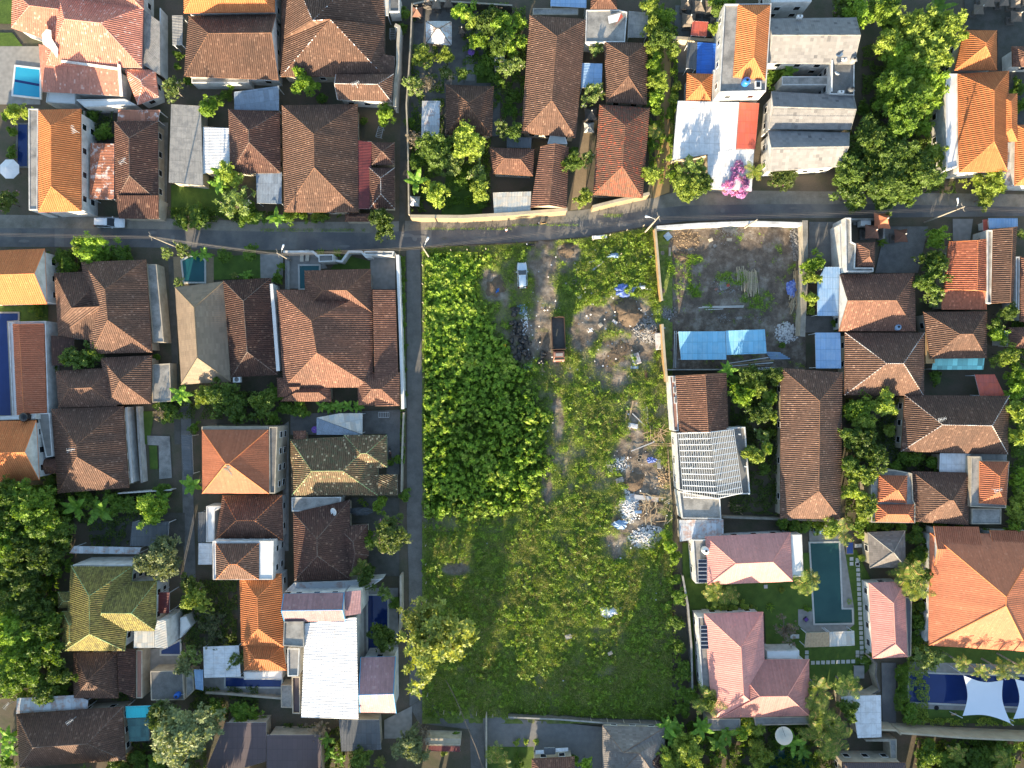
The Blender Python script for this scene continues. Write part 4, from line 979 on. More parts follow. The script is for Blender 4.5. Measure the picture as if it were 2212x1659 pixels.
# lighter strips across the asphalt
for x0, x1 in ((118, 138), (625, 640), (917, 932)):
    ya = np.interp(x0, [r_[0] for r_ in road], [r_[1] for r_ in road]); yb = np.interp(x0, [r_[0] for r_ in road], [r_[2] for r_ in road])
    sheet('road_patch', (x0, ya+1, x1, ya+1, x1, yb-1, x0, yb-1), 'asphalt_patch')
pr_ = random.Random(5)
for k in range(16):
    x0 = pr_.uniform(20, 2150); ya = np.interp(x0, [r_[0] for r_ in road], [r_[1] for r_ in road]); yb = np.interp(x0, [r_[0] for r_ in road], [r_[2] for r_ in road]); cy = pr_.uniform(ya+6, yb-6); w_ = pr_.uniform(6, 24); h_ = pr_.uniform(2, 5)
    c = []
    for q in range(9): t = q/9*6.283; c += [x0+w_*math.cos(t)*pr_.uniform(.75, 1.1), cy+h_*math.sin(t)*pr_.uniform(.7, 1.1)]
    sheet('road_patch', c, ('asphalt_patch', 'lane_concrete')[k % 2])
for k in range(10):
    yy = 560 + k*92 + pr_.uniform(-20, 20); x0 = 895 + (yy-560)*.009; sheet('lane_patch', (x0-pr_.uniform(6, 13), yy, x0+pr_.uniform(6, 13), yy+pr_.uniform(-3, 3), x0+pr_.uniform(6, 12), yy+pr_.uniform(8, 40), x0-pr_.uniform(6, 12), yy+pr_.uniform(8, 40)), ('asphalt_patch', 'dark_concrete')[k % 2])
for x, y in ((896, 516), (374, 513), (1561, 455)):
    lay[0] += .0025; p = P(x, y); mh = MB().lathe([(.42, 0), (.42, .012)], (p.x, p.y, lay[0]), 20)
    mo = mh.build('manhole_cover', 'asphalt_patch')
    tag(mo, {896: 'round manhole cover in the road above the corner utility pole', 374: 'round manhole cover in the road above the left alley', 1561: 'round manhole cover in the road above the walled yard'}[x], 'manhole cover')
sheet('lane', (878, 541, 908, 538, 912, 829, 915, 1107, 917, 1244, 925, 1390, 926, 1500, 885, 1525, 884, 1390, 883, 1244, 879, 1107, 880, 829), 'lane_concrete')
sheet('lane', (885, 1526, 926, 1501, 1043, 1527, 1045, 1570, 1055, 1900, 1024, 1900, 1015, 1575, 905, 1562), 'lane_concrete')
sheet('alley', (863, -60, 888, -60, 886, 240, 874, 500, 862, 500, 866, 240), 'dark_yard')
sheet('alley', (341, 265, 364, 265, 360, 465, 341, 465), 'verge_concrete')
sheet('alley', (364, 560, 378, 560, 392, 960, 378, 960), 'dark_yard')
sheet('alley', (390, 860, 412, 860, 425, 1300, 400, 1300), 'dark_concrete')
sheet('alley', (610, 920, 624, 910, 624, 1190, 612, 1190), 'paving')
sheet('alley', (1409, 430, 1446, 415, 1450, 60, 1428, 60), 'wall_ochre')
sheet('alley', (1232, 455, 1262, 450, 1276, 260, 1258, 260), 'tan_render')
T(0, 0)
sheet('lawn', (-200, -100, 118, -100, 112, 210, -200, 200), 'lawn'); sheet('lawn', (-200, 285, 110, 285, 230, 440, -200, 400), 'lawn')
sheet('pool_deck', (-200, 402, 352, 402, 352, 905, 100, 905, -200, 905), 'paving')
sheet('garden', (742, 925, 1000, 925, 990, 1235, 742, 1235), 'dark_yard'); sheet('garden', (1480, 1600, 1990, 1520, 2000, 1860, 1480, 1860), 'lawn')
T(1, 0)
sheet('temple_yard', (1350, 30, 2140, 30, 2100, 1180, 1300, 1180), 'dark_concrete')
sheet('garden_path', (1815, 480, 1895, 480, 1890, 700, 1815, 700), 'paving'); sheet('lawn', (1905, 560, 2040, 560, 2040, 720, 1905, 720), 'lawn')
sheet('lawn', (2145, 900, 2250, 900, 2250, 1000, 2145, 1000), 'lawn'); sheet('lawn', (1650, 1450, 2000, 1450, 1950, 1860, 1600, 1860), 'lawn')
T(2, 0)
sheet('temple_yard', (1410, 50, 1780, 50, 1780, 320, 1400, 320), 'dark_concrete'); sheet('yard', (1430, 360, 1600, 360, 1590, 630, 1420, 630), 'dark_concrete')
T(3, 0)
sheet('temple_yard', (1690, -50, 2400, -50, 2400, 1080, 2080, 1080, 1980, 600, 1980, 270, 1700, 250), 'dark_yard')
T(0, 1)
sheet('lawn', (1850, 560, 2440, 530, 2440, 740, 1850, 760), 'lawn'); sheet('garden', (-40, 985, 420, 975, 420, 1120, -40, 1120), 'lawn')
sheet('pool_deck', (1500, 560, 1850, 560, 1850, 790, 1510, 800), 'tan_render')
T(1, 1)
sheet('driveway', (38, 535, 236, 535, 236, 745, 42, 745), 'paving'); sheet('driveway', (990, 550, 1205, 550, 1205, 840, 990, 840), 'paving')
sheet('pool_deck', (285, 520, 545, 520, 620, 660, 420, 680, 420, 835, 285, 835), 'paving'); sheet('lawn', (760, 540, 985, 600, 985, 665, 640, 670), 'lawn')
T(0, 2)
sheet('lawn', (1215, 235, 1340, 235, 1290, 520, 1225, 520), 'lawn'); sheet('lawn', (1290, 530, 1360, 530, 1370, 735, 1300, 735), 'lawn')
sheet('courtyard', (1275, 445, 1470, 450, 1490, 810, 1380, 820, 1375, 530, 1280, 525), 'concrete')
sheet('garden', (1230, 1110, 1600, 1110, 1600, 1400, 780, 1400, 780, 1180), 'dark_yard')
T(1, 2)
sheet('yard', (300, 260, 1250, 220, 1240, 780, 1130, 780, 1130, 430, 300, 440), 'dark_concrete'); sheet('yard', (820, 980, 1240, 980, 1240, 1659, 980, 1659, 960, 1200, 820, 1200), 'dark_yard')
T(1, 3)
sheet('pool_deck', (900, 100, 1230, 100, 1230, 690, 900, 690), 'paving'); sheet('yard', (1110, 1240, 1350, 1120, 1350, 1400, 1110, 1400), 'paving')
sheet('parking_court', (1960, 1200, 2990, 1300, 2990, 1900, 2000, 1900), 'asphalt_patch'); sheet('garden', (1980, 1470, 2400, 1470, 2400, 1860, 1980, 1860), 'lawn')
T(0, 3)
sheet('courtyard', (1300, 625, 1560, 625, 1560, 830, 1300, 830), 'paving'); sheet('pool_deck', (1765, 870, 2450, 870, 2440, 1040, 1770, 1020), 'paving')
T(3, 3)
sheet('lawn', (-30, -180, 760, -230, 900, 60, 900, 760, 720, 980, -10, 980), 'lawn'); sheet('lawn', (1250, 600, 2600, 640, 2600, 760, 1250, 760), 'lawn'); sheet('lawn', (1290, 1130, 2600, 1190, 2600, 1300, 1280, 1250), 'lawn')
sheet('pool_deck', (345, -480, 650, -500, 650, -280, 740, 285, 742, 415, 668, 475, 320, 480, 258, 420, 256, 285, 380, 285), 'paving')
sheet('pool_deck', (1215, 735, 2600, 780, 2600, 1195, 1270, 1140, 1215, 1080), 'paving')
sheet('driveway', (975, 745, 1100, 745, 1100, 1320, 985, 1330), 'asphalt')
T(2, 3)
sheet('lawn', (1545, 20, 2195, 20, 2195, 700, 2180, 320, 1640, 320, 1600, 960, 1560, 700, 1530, 260), 'lawn')
T(2, 2)
sheet('lawn', (1470, 1370, 1570, 1370, 1580, 1720, 1520, 1900, 1475, 1800), 'lawn')
T(3, 2)
sheet('garden_path', (1000, 120, 1150, 120, 1120, 750, 1010, 750), 'dark_concrete')
T(3, 1)
sheet('driveway', (1590, 235, 1765, 235, 1740, 425, 1590, 425), 'paving'); sheet('yard', (1010, 300, 1380, 300, 1290, 700, 920, 700), 'dark_concrete'); sheet('yard', (350, 260, 610, 260, 610, 640, 350, 640), 'dark_concrete')
sheet('yard', (300, 1070, 640, 1070, 600, 1215, 300, 1215), 'dark_concrete')

# stepping stones of the pink villas
T(3, 3)
k = 0
def stone(x, y, sx=.62, sy=.62):
    p = P(x, y); o = MB().box((p.x, p.y, lay[0]+.03), (sx, sy, .06), rnd.uniform(-.05, .05)).build('stepping_stone', 'stone_step')
    tag(o, 'square pale stepping stone set in the lawn between the pink villas', 'stepping stone', 'stepping stones between the pink villas')
for i in range(22): stone(768 + i*2.0, -22 - 120 + i*42.0*1.0)
for i in range(9): stone(382 + i*43.5, 745 - i*1.5)
for i in range(2): stone(330, 655 + i*42)
for i in range(6): stone(-40 + i*1.5, -185 + i*42 + 0)
for x, y in ((768, 655), (768, 690), (853, 650), (-24, 88), (110, 600)): stone(x, y)
T(3, 2)
for x, y in ((758, 1395), (791, 1393), (716, 1508), (716, 1550), (764, 1548)): stone(x, y)

# ---------------------------------------------------------------- swimming pools
def pool(label, c, wm, rim='stone_step', rw=.28, cc=None):
    V = pts(c, 0); o = empty('swimming_pool', V[0], 0, label, 'swimming pool')
    poly = [(v.x - V[0].x, v.y - V[0].y) for v in V]; out = inset(poly, -rw); n = len(poly)
    a = sum(poly[k][0]*poly[(k+1) % n][1] - poly[(k+1) % n][0]*poly[k][1] for k in range(n)); dz = max(.3, lay[0]+.06)*0 + lay[0] + .07
    VV = [(p.x, p.y, 0) for p in out] + [(p.x, p.y, dz) for p in out] + [(p[0], p[1], dz) for p in poly] + [(p[0], p[1], 0) for p in poly]; F = []
    for k in range(n):
        j = (k+1) % n
        for s in range(3):
            f = (s*n+k, s*n+j, (s+1)*n+j, (s+1)*n+k); F.append(f if a > 0 else f[::-1])
    MB().add(VV, F).build('coping', rim, o)
    MB().add([(p[0], p[1], dz-.05) for p in poly], [tuple(range(n)) if a > 0 else tuple(range(n-1, -1, -1))]).build('water', wm, o)
    return o, dz
T(0, 0)
o, dz = pool('small bright cyan swimming pool with a dark line across it', (146, 580, 350, 605, 352, 848, 122, 822), 'water_cyan', 'white_paint')
p0, p1, p2, p3 = [v - o.location for v in pts((134, 690, 352, 730, 352, 752, 134, 712), 0)]
mk('lane_line', [(v.x, v.y, dz-.042) for v in (p3, p2, p1, p0)], [(0, 1, 2, 3)], ['water_navy'], o)
pool('narrow blackish blue pool left of the long orange house', (165, 1080, 246, 1080, 244, 1440, 160, 1440), 'water_navy', 'dark_concrete')
T(0, 1); pool('teal hexagonal garden pool with stone edges below the road', (1580, 600, 1640, 562, 1740, 562, 1772, 600, 1772, 778, 1600, 778), 'water_teal')
pool('long violet-blue tiled pool at the left edge beside the parapet orange roof', (-60, 1050, 165, 1050, 165, 1110, 70, 1115, 105, 1930, -60, 1930), 'water_navy', 'paving')
T(1, 1); pool('dark teal pool corner at the top of the largest brown villa', (380, 640, 548, 640, 548, 680, 424, 690, 430, 835, 384, 835), 'water_teal')
T(0, 3); pool('navy pool strip between the peeling white roof and the stone border', (1955, 870, 2435, 895, 2432, 952, 1955, 950), 'water_navy')
pool('navy pool at the foot of the white stair tower', (1400, 640, 1560, 560, 1562, 670, 1400, 670), 'water_navy')
T(1, 3); pool('navy pool beside the huge white corrugated building, partly under a tree', (970, 166, 1138, 166, 1138, 640, 972, 640), 'water_navy')
T(3, 3); pool('green L-shaped pool in the garden of the pink villas', (360, -285, 606, -290, 630, 284, 718, 284, 722, 400, 400, 406), 'water_green')
pool('long navy pool with white shade sails over it near the bottom-right corner', (1216, 834, 2600, 880, 2600, 1145, 1210, 1080), 'water_navy')
T(3, 0); pool('dark teal water court in the upper light well of the block-tiled house', (385, 548, 512, 552, 508, 665, 375, 662), 'water_teal', 'dark_concrete')
T(2, 3); pool('dark green water garden at the bottom edge under the banana plants', (2212, 1560, 2300, 1500, 2620, 1560, 2620, 1720, 2212, 1720), 'water_green', 'dark_concrete')

# ---------------------------------------------------------------- garden and boundary walls
def wall(label, c, z, t=.2, m_='wall_white', cap_m=None, name='boundary_wall', closed=False):
    V = pts(c, z); o = empty(name, (V[0].x, V[0].y, 0), 0, label, 'wall'); b = MB(); cp = MB()
    seg = list(zip(V, V[1:]))
    for i, (a, d) in enumerate(seg):
        e = d-a; L = e.length; an = math.atan2(e.y, e.x); m = (a+d)/2 - o.location
        b.box((m.x, m.y, z/2 - .03), (L + (t if i < len(seg)-1 else 0)*.6, t, z-.06), an)
        cp.box((m.x, m.y, z-.03 + .002*(i % 2)), (L + t*.5, t+.06, .06), an)
    b.build('wall_panel', m_, o); cp.build('coping', cap_m or m_, o); return o
T(1, 1); wall('tall white boundary wall running down the left side of the lane', (1222, 548, 1240, 1000, 1262, 1659, 1268, 1870), 2.8, .45, 'wall_white', 'white_paint')
wall('white wall between the tan-shingled block and the largest brown villa', (130, 800, 150, 1000, 190, 1540), 3.6, .5, 'wall_white', 'white_paint')
wall('white angular street wall around the front pool gate', (240, 515, 490, 515, 540, 560), 2.2, .3)
wall('white angular street wall right of the small street gate', (670, 590, 740, 600, 800, 515, 910, 515, 950, 560, 1000, 560), 2.2, .3)
wall('low dark railing wall left of the narrow pool deck', (262, 560, 262, 835), 1.4, .35, 'wall_white', 'dark_concrete')
T(1, 0); wall('stepped white wall at the left side of the upper alley', (1205, 215, 1235, 230, 1225, 400, 1225, 560, 1205, 700, 1195, 910), 3.4, .45, 'wall_white', 'wall_cream')
wall('thin cream wall at the right side of the upper alley', (1348, 30, 1338, 300, 1320, 600, 1298, 900, 1310, 1200, 1315, 1450, 1320, 1850), 2.4, .18, 'wall_cream')
wall('top-edge wall behind the temple garden', (1350, 35, 1500, 0, 2212, 45), 2.4, .2, 'stone_dark', 'wall_cream')
U(); wall('long tan roadside wall curving along the temple garden to the gate path', (888, 467, 1000, 468, 1106, 462, 1224, 452), 3.2, .5, 'tan_render', 'cream_paint')
wall('tan roadside wall right of the gate path, curving up to the red-patched house', (1282, 446, 1330, 434, 1402, 418), 3.0, .45, 'tan_render', 'cream_paint')
T(2, 1); wall('long pale wall on the left side of the building yard, upper piece', (1240, 320, 1262, 560, 1280, 780, 1296, 935), 2.3, .28, 'wall_ochre', 'cream_paint')
wall('pale wall on the left side of the building yard, lower piece', (1300, 1145, 1318, 1400, 1340, 1640), 2.3, .32, 'wall_ochre', 'cream_paint')
wall('white roadside wall along the top of the building yard', (1255, 305, 1600, 280, 2090, 262, 2505, 275), 2.2, .45, 'wall_white', 'wall_white')
wall('thin wall along the bottom of the building yard', (1340, 1535, 2230, 1532), 1.8, .15, 'stone_dark', 'concrete')
T(3, 1); wall('pale wall on the right side of the building yard', (322, 255, 330, 640, 305, 1100, 300, 1240), 2.4, .8, 'wall_cream', 'verge_concrete')
T(2, 2); wall('low wall of the yard behind the steel-framed house', (1825, 1150, 2212, 1165, 2700, 1180), 1.6, .3, 'wall_cream', 'verge_concrete')
T(2, 3); wall('mossy boundary wall on the right side of the overgrown lot', (1475, 0, 1520, 250, 1550, 600, 1560, 1000), 2.0, .25, 'stone_dark', 'concrete')
wall('low wall between the overgrown lot and the dark parking court', (-30, 1222, 400, 1240, 820, 1272, 1300, 1290), 1.8, .2, 'stone_dark', 'concrete')
T(1, 3); wall('wall beside the pool at the lane corner tree', (1250, 0, 1252, 300, 1238, 480), 2.4, .3, 'wall_cream')
wall('pale wall along the right side of the lower lane', (1990, 1210, 1990, 1659, 1980, 1850), 2.0, .2, 'wall_cream')
T(3, 3); wall('long cream retaining wall under the pool garden', (1150, 1358, 1700, 1400, 2600, 1440), 3.6, .25, 'cream_paint', 'cream_paint')
wall('cream wall beside the dark driveway end', (980, 1330, 1110, 1335, 1150, 1370), 3.0, .25, 'cream_paint')
wall('cream garden wall between the palm-shaded garage and the lawn', (885, 705, 940, 760, 930, 860, 965, 990, 870, 1045), 2.2, .22, 'wall_cream', 'stone_dark')
T(0, 2); wall('white garden wall right of the aerial-topped brown house', (1090, 205, 1110, 500, 1140, 850), 2.2, .35, 'wall_white', 'white_paint')
wall('second white garden wall beside the terraced court', (1185, 200, 1200, 500, 1225, 850), 1.8, .3, 'wall_white', 'concrete')
wall('thin white wall closing the bottom of the terraced garden', (1020, 945, 1480, 915), 1.8, .15)
T(0, 3); wall('stone border wall below the navy pool strip', (1780, 1010, 1900, 1015, 2440, 1060), 1.2, .3, 'wall_cream')
T(0, 0); wall('white wall along the alley right of the salmon villa', (1384, 70, 1384, 640), 2.6, .12)
wall('long thin wall along the right side of the big long orange house', (725, 960, 740, 1659, 740, 1815), 2.0, .2, 'wall_cream')
T(1, 2); wall('low white kerb wall beside the lane at the mottled house', (1275, 250, 1262, 600, 1256, 930), 1.6, .22, 'wall_cream', 'wall_cream')
T(3, 1); wall('curved thin wall around the roadside temple yard', (720, 235, 1010, 235, 1000, 400), 2.2, .25, 'concrete')
T(2, 0); wall('cream stone wall below the thatched shrines', (1405, 325, 1770, 350), 2.0, .5, 'cream_paint', 'cream_paint')
T(3, 3); wall('low wall on the left of the large terracotta villa', (1385, 330, 1365, 560), 2.6, .35)
# ---------------------------------------------------------------- vehicles
def loft(b, secs, i=0, capends=True):
    n = len(secs[0]); V = [p for s in secs for p in s]; F = []
    for k in range(len(secs)-1):
        for j in range(n): F.append((k*n+j, (k+1)*n+j, (k+1)*n+(j+1) % n, k*n+(j+1) % n))
    if capends: F.append(tuple(range(n))); F.append(tuple((len(secs)-1)*n+j for j in range(n-1, -1, -1)))
    b.add(V, F, i)
def wheels(o, spots, r_=.31, w_=.2):
    for x, y in spots:
        b = MB(); b.tube([(x, y-w_/2, r_), (x, y+w_/2, r_)], r_, 16); t = b.build('wheel', 'rubber', o)
        MB().tube([(x, y-w_/2-.01, r_), (x, y+w_/2+.01, r_)], r_*.58, 12).build('rim', 'chrome', t)
def car(x, y, rz, L, label, paint='sky_tinted_paint'):
    o = empty('parked_car', P(x, y), rz, label, 'car')
    b = MB(); hw = .86; secs = []
    for t, wf, z0, z1 in ((0, .80, .42, .78), (.03, .93, .26, .92), (.12, 1, .24, .98), (.3, 1, .24, .98), (.7, 1, .24, .96), (.8, 1, .24, .93), (.92, .94, .25, .84), (.975, .82, .3, .74), (1, .66, .4, .62)):
        X = -L/2 + t*L; W = hw*wf
        secs.append([(X, -W*.92, z0), (X, -W, z0+.15), (X, -W, z1-.14), (X, -W*.86, z1), (X, 0, z1+.03), (X, W*.86, z1), (X, W, z1-.14), (X, W, z0+.15), (X, W*.92, z0), (X, 0, z0)])
    loft(b, secs); b.build('body', paint, o, smooth=True)
    g = MB(); secs = []
    for t, z, wf in ((.015, .95, .9), (.05, 1.38, .80), (.2, 1.5, .80), (.48, 1.5, .80), (.70, .97, .93)):
        X = -L/2 + t*L; W = hw*wf
        secs.append([(X, -hw*.93, .9), (X, -W, z-.02), (X, W, z-.02), (X, hw*.93, .9)])
    loft(g, secs); g.build('windows', 'glass_dark', o)
    rf = MB(); secs = []
    for t, z, wf in ((.045, 1.40, .74), (.07, 1.47, .79), (.25, 1.55, .80), (.46, 1.535, .79), (.49, 1.50, .76)):
        X = -L/2 + t*L; W = hw*wf
        secs.append([(X, -W, z-.05), (X, -W*.9, z), (X, 0, z+.02), (X, W*.9, z), (X, W, z-.05)])
    loft(rf, secs); rf.build('roof_panel', paint, o, smooth=True)
    for s in (-1, 1):
        MB().tube([(-L/2+.06*L, s*.62, 1.50), (-L/2+.42*L, s*.62, 1.55)], .025, 5).build('roof_rail', 'steel_dark', o)
        MB().box((L*.12, s*(hw+.09), .98), (.14, .2, .13)).build('wing_mirror', paint, o)
        MB().box((L/2-.16, s*.56, .66), (.22, .34, .14), rz=-s*.45).build('headlight', 'lamp_glass', o)
        MB().box((-L/2+.02, s*.68, .8), (.1, .16, .3)).build('tail_light', 'tail_red', o)
        MB().tube([(L*.205, s*.76, .96), (-L/2+.5*L, s*.69, 1.49)], .03, 5).build('pillar', paint, o)
    MB().box((L/2-.01, 0, .42), (.12, 1.1, .2)).build('grille', 'steel_dark', o)
    wheels(o, [(L*.31, .76), (L*.31, -.76), (-L*.3, .76), (-L*.3, -.76)])
    MB().box((-L/2+.0, 0, .62), (.02, .42, .14)).build('number_plate', 'black_plastic', o)
    return o
U()
car(242.0, 483, R(-1.5), 5.1, 'white estate car parked along the top side of the road at the left', 'white_gloss')
car(1128, 596, R(92), 4.4, 'pale blue-white hatchback parked nose-up at the top of the overgrown lot')
def truck(x, y, rz):
    o = empty('dump_truck', P(x, y), rz, 'old dump truck with an empty brown bed and faded red cab on the dirt track', 'truck')
    L = 5.4; W = 2.1                       # local +x runs towards the cab
    MB().box((-.6, 0, .8), (6.6, .8, .3)).build('chassis', 'steel_dark', o)
    bd = MB().box((-1.3, 0, 1.22), (L, W, .12)).build('bed_floor', 'stone_dark', o)
    for s in (-1, 1): MB().box((-1.3, s*(W/2+.035), 1.85), (L, .07, 1.3)).build('side_board', 'rust_wood', o)
    MB().box((-1.3+L/2+.05, 0, 1.95), (.1, W+.2, 1.5)).build('head_board', 'rust_wood', o)
    MB().box((-1.3-L/2-.05, -.53, 1.7), (.1, W/2-.02, 1.0)).build('tailgate', 'rust_wood', o); MB().box((-1.3-L/2-.1, .5, 1.7), (.1, W/2, 1.0), R(-6)).build('tailgate', 'rust_wood', o)
    c = MB(); secs = []
    for X, z1, wf in ((1.75, 2.15, .98), (1.95, 2.32, .93), (2.75, 2.32, .90), (3.15, 1.55, .98), (3.35, 1.35, 1), (3.42, .7, 1)):
        w_ = .95*wf; secs.append([(X, -.95, .62), (X, -.97, 1.3 if z1 > 1.4 else z1-.05), (X, -w_, z1-.1), (X, -w_*.85, z1), (X, w_*.85, z1), (X, w_, z1-.1), (X, .97, 1.3 if z1 > 1.4 else z1-.05), (X, .95, .62)])
    loft(c, secs); c.build('cab', 'red_paint', o)
    MB().box((2.35, 0, 2.36), (.5, 1.2, .05)).build('roof_panel', 'paving', o)
    w_ = MB(); w_.add([(2.80, -.78, 2.27), (2.80, .78, 2.27), (3.17, .86, 1.62), (3.17, -.86, 1.62)], [(0, 3, 2, 1)]); w_.V = [(a+.03, b, z+.02) for a, b, z in w_.V]; w_.build('windscreen', 'glass_dark', o)
    MB().box((3.46, 0, .62), (.16, 2.0, .22)).build('bumper', 'red_paint', o)
    MB().box((1.55, 0, 1.2), (.3, 1.5, .9)).build('rear_frame', 'steel_dark', o)
    for s in (-1, 1):
        MB().box((2.9, s*1.15, 1.9), (.08, .22, .34)).build('wing_mirror', 'steel_dark', o)
        MB().box((3.45, s*.72, .9), (.08, .26, .18)).build('headlight', 'lamp_glass', o)
    b = MB().tube([(1.55, -.75, 1.5), (1.55, -.75, 1.75)], .32, 14); b.build('spare_tyre', 'rubber', o)
    wheels(o, [(2.5, .85), (2.5, -.85), (-1.9, .85), (-1.9, -.85), (-2.9, .85), (-2.9, -.85)], .44, .3)
truck(1205, 738, R(-88))
T(2, 1)
for x, y, a, l in ((388, 1215, 80, 1.4), (355, 1350, 70, .8)):
    p = P(x, y, 1.3); tag(MB().box((p.x, p.y, p.z+.05), (l*.9, .2, .06), R(a)).build('plank', 'timber'), {388: 'longer loose board lying in the bed of the dump truck', 355: 'short loose board lying in the bed of the dump truck'}[x], 'plank')
def motorbike(x, y, rz, label, paint='steel_dark', group=None):
    o = empty('motorbike', P(x, y), rz, label, 'motorbike', group)
    for X in (-.62, .62):
        b = MB().tube([(X, -.05, .29), (X, .05, .29)], .29, 14); t = b.build('wheel', 'rubber', o); MB().tube([(X, -.055, .29), (X, .055, .29)], .16, 10).build('rim', 'chrome', t)
    f = MB(); secs = []
    for X, w_, z0, z1 in ((-.85, .08, .55, .78), (-.5, .17, .4, .82), (-.1, .15, .25, .66), (.15, .14, .25, .5), (.35, .2, .35, .85), (.5, .16, .6, .98)):
        secs.append([(X, -w_*.6, z0), (X, -w_, (z0+z1)/2), (X, -w_*.6, z1), (X, w_*.6, z1), (X, w_, (z0+z1)/2), (X, w_*.6, z0)])
    loft(f, secs); f.build('body', paint, o, smooth=True)
    s = MB(); loft(s, [[(X, -w_, z), (X, -w_*.7, z+.1), (X, w_*.7, z+.1), (X, w_, z)] for X, w_, z in ((-.75, .1, .78), (-.4, .17, .78), (-.02, .12, .68))]); s.build('seat', 'black_plastic', o)
    MB().tube([(.33, -.34, 1.02), (.42, -.1, .98), (.42, .1, .98), (.33, .34, 1.02)], .025, 6).build('handlebar', 'chrome', o)
    MB().tube([(.44, 0, .95), (.62, 0, .3)], .04, 6).build('fork', 'steel_dark', o)
    MB().lathe([(.02, 0), (.1, .03), (.1, .12), (.02, .14)], (.5, 0, .85), 10).build('headlight', 'lamp_glass', o)
    for q in (-1, 1): MB().tube([(.38, q*.25, 1.02), (.34, q*.32, 1.2)], .012, 4).add(*boxv((.34, q*.34, 1.22), (.03, .12, .08))).build('wing_mirror', 'steel_dark', o)
    return o
T(2, 1); m0 = motorbike(152, 460, R(176), 'dark motorbike parked where the dirt track meets the road')
T(1, 2); motorbike(1165, 600, R(95), 'red and black motorbike parked beside the mottled green-brown house', 'red_paint')
T(2, 1); motorbike(255, 275, R(186), 'muddy motorbike standing on the grass verge by the tan roadside wall', 'wall_ochre')
T(3, 3); motorbike(1102, 860, R(90), 'black covered motorbike at the side of the dark driveway', 'black_plastic')
# box car in the temple yard
T(3, 1)
def cargo_cart(x, y):
    o = empty('box_trailer', P(x, y), 0, 'small white box trailer beside the little orange shrine roofs', 'trailer')
    MB().box((0, 0, 1.25), (1.7, 1.15, 1.3)).build('box', 'white_paint', o); MB().box((0, 0, .5), (1.9, 1.0, .12)).build('chassis', 'steel_dark', o)
    for s in (.1, .35): MB().tube([(-.95, s-.2, .55), (-1.5, s-.2, .6)], .04, 5).build('shaft', 'steel_white', o)
    wheels(o, [(0, .6), (0, -.6)], .3, .14)
cargo_cart(800, 284)

# ---------------------------------------------------------------- a person on the road
def person(x, y, rz):
    me = bpy.data.meshes.new('person'); jt = [(0, 0, .92), (0, 0, 1.12), (0, 0, 1.32), (.01, 0, 1.42), (.02, 0, 1.50), (.03, 0, 1.60), (.03, 0, 1.68),
          (0, .10, .88), (.12, .11, .48), (.02, .11, .08), (.18, .12, .04), (0, -.10, .88), (-.06, -.11, .48), (-.24, -.11, .10), (-.10, -.12, .04),
          (0, .19, 1.38), (-.06, .25, 1.1), (.06, .27, .86), (.10, .27, .76), (0, -.19, 1.38), (.06, -.25, 1.1), (.2, -.26, .9), (.25, -.26, .81)]
    ed = [(0, 1), (1, 2), (2, 3), (3, 4), (4, 5), (5, 6), (0, 7), (7, 8), (8, 9), (9, 10), (0, 11), (11, 12), (12, 13), (13, 14), (2, 15), (15, 16), (16, 17), (17, 18), (2, 19), (19, 20), (20, 21), (21, 22)]
    rr = [.15, .14, .16, .07, .055, .10, .085, .10, .07, .045, .035, .10, .07, .045, .035, .07, .05, .035, .028, .07, .05, .035, .028]
    for s, q in ((.27, 18), (-.26, 22)):
        b0 = jt[q]
        for f in range(4): jt.append((b0[0]+.02+f*.006, b0[1]+(f-1.5)*.02, b0[2]-.085+abs(f-1.4)*.008)); ed.append((q, len(jt)-1)); rr.append(.009)
        jt.append((b0[0]+.045, b0[1]-(.03 if s > 0 else -.03), b0[2]-.035)); ed.append((q, len(jt)-1)); rr.append(.010)
    me.from_pydata(jt, ed, []); o = bpy.data.objects.new('person', me); COL.objects.link(o); me.materials.append(M['skin'])
    sk = o.modifiers.new('skin', 'SKIN')
    for k, v in enumerate(me.skin_vertices[0].data): v.radius = (rr[k], rr[k]*(1.25 if k in (1, 2) else 1)); v.use_root = (k == 0)
    o.modifiers.new('sub', 'SUBSURF').render_levels = 1
    o.location = P(x, y); o.rotation_euler = (0, 0, rz)
    tag(o, 'person in a white and pink shirt walking along the shaded road', 'person')
    sh = MB().lathe([(.20, .9), (.215, 1.1), (.22, 1.3), (.19, 1.42), (.09, 1.46)], (0, 0, 0), 14)
    sh.V = [(x_*.8, y_*1.12, z) for x_, y_, z in sh.V]; 
    for s, q in ((1, 15), (-1, 19)): sh.tube([jt[q], tuple((jt[q][k]*.45+jt[q+1][k]*.55) for k in range(3))], [.115, .08], 8)
    sh.build('shirt', 'pink_cloth', o, smooth=True)
    MB().lathe([(.205, 1.12), (.228, 1.2), (.23, 1.34), (.17, 1.455), (.1, 1.475)], (0, 0, .005), 14).build('vest', 'white_cloth', o, smooth=True)
    t = MB()
    for c in ((7, 8, 9), (11, 12, 13)): t.tube([jt[c[0]], jt[c[1]], jt[c[2]]], [.13, .09, .07], 8)
    t.build('trousers', 'jeans', o, smooth=True)
    MB().lathe([(.09, 1.58), (.112, 1.64), (.10, 1.73), (.05, 1.775), (.01, 1.785)], (.015, 0, 0), 12).build('hair', 'hair', o, smooth=True)
    for s in (-1, 1): MB().box((.125, s*.035, 1.62), (.012, .022, .012)).build('eye', 'hair', o); MB().box((.03, s*.105, 1.61), (.03, .02, .05)).build('ear', 'skin', o)
    MB().box((.14, 0, 1.595), (.03, .02, .035)).build('nose', 'skin', o); MB().box((.125, 0, 1.56), (.012, .045, .01)).build('mouth', 'soot_red', o)
U(); person(1094, 499, R(180))

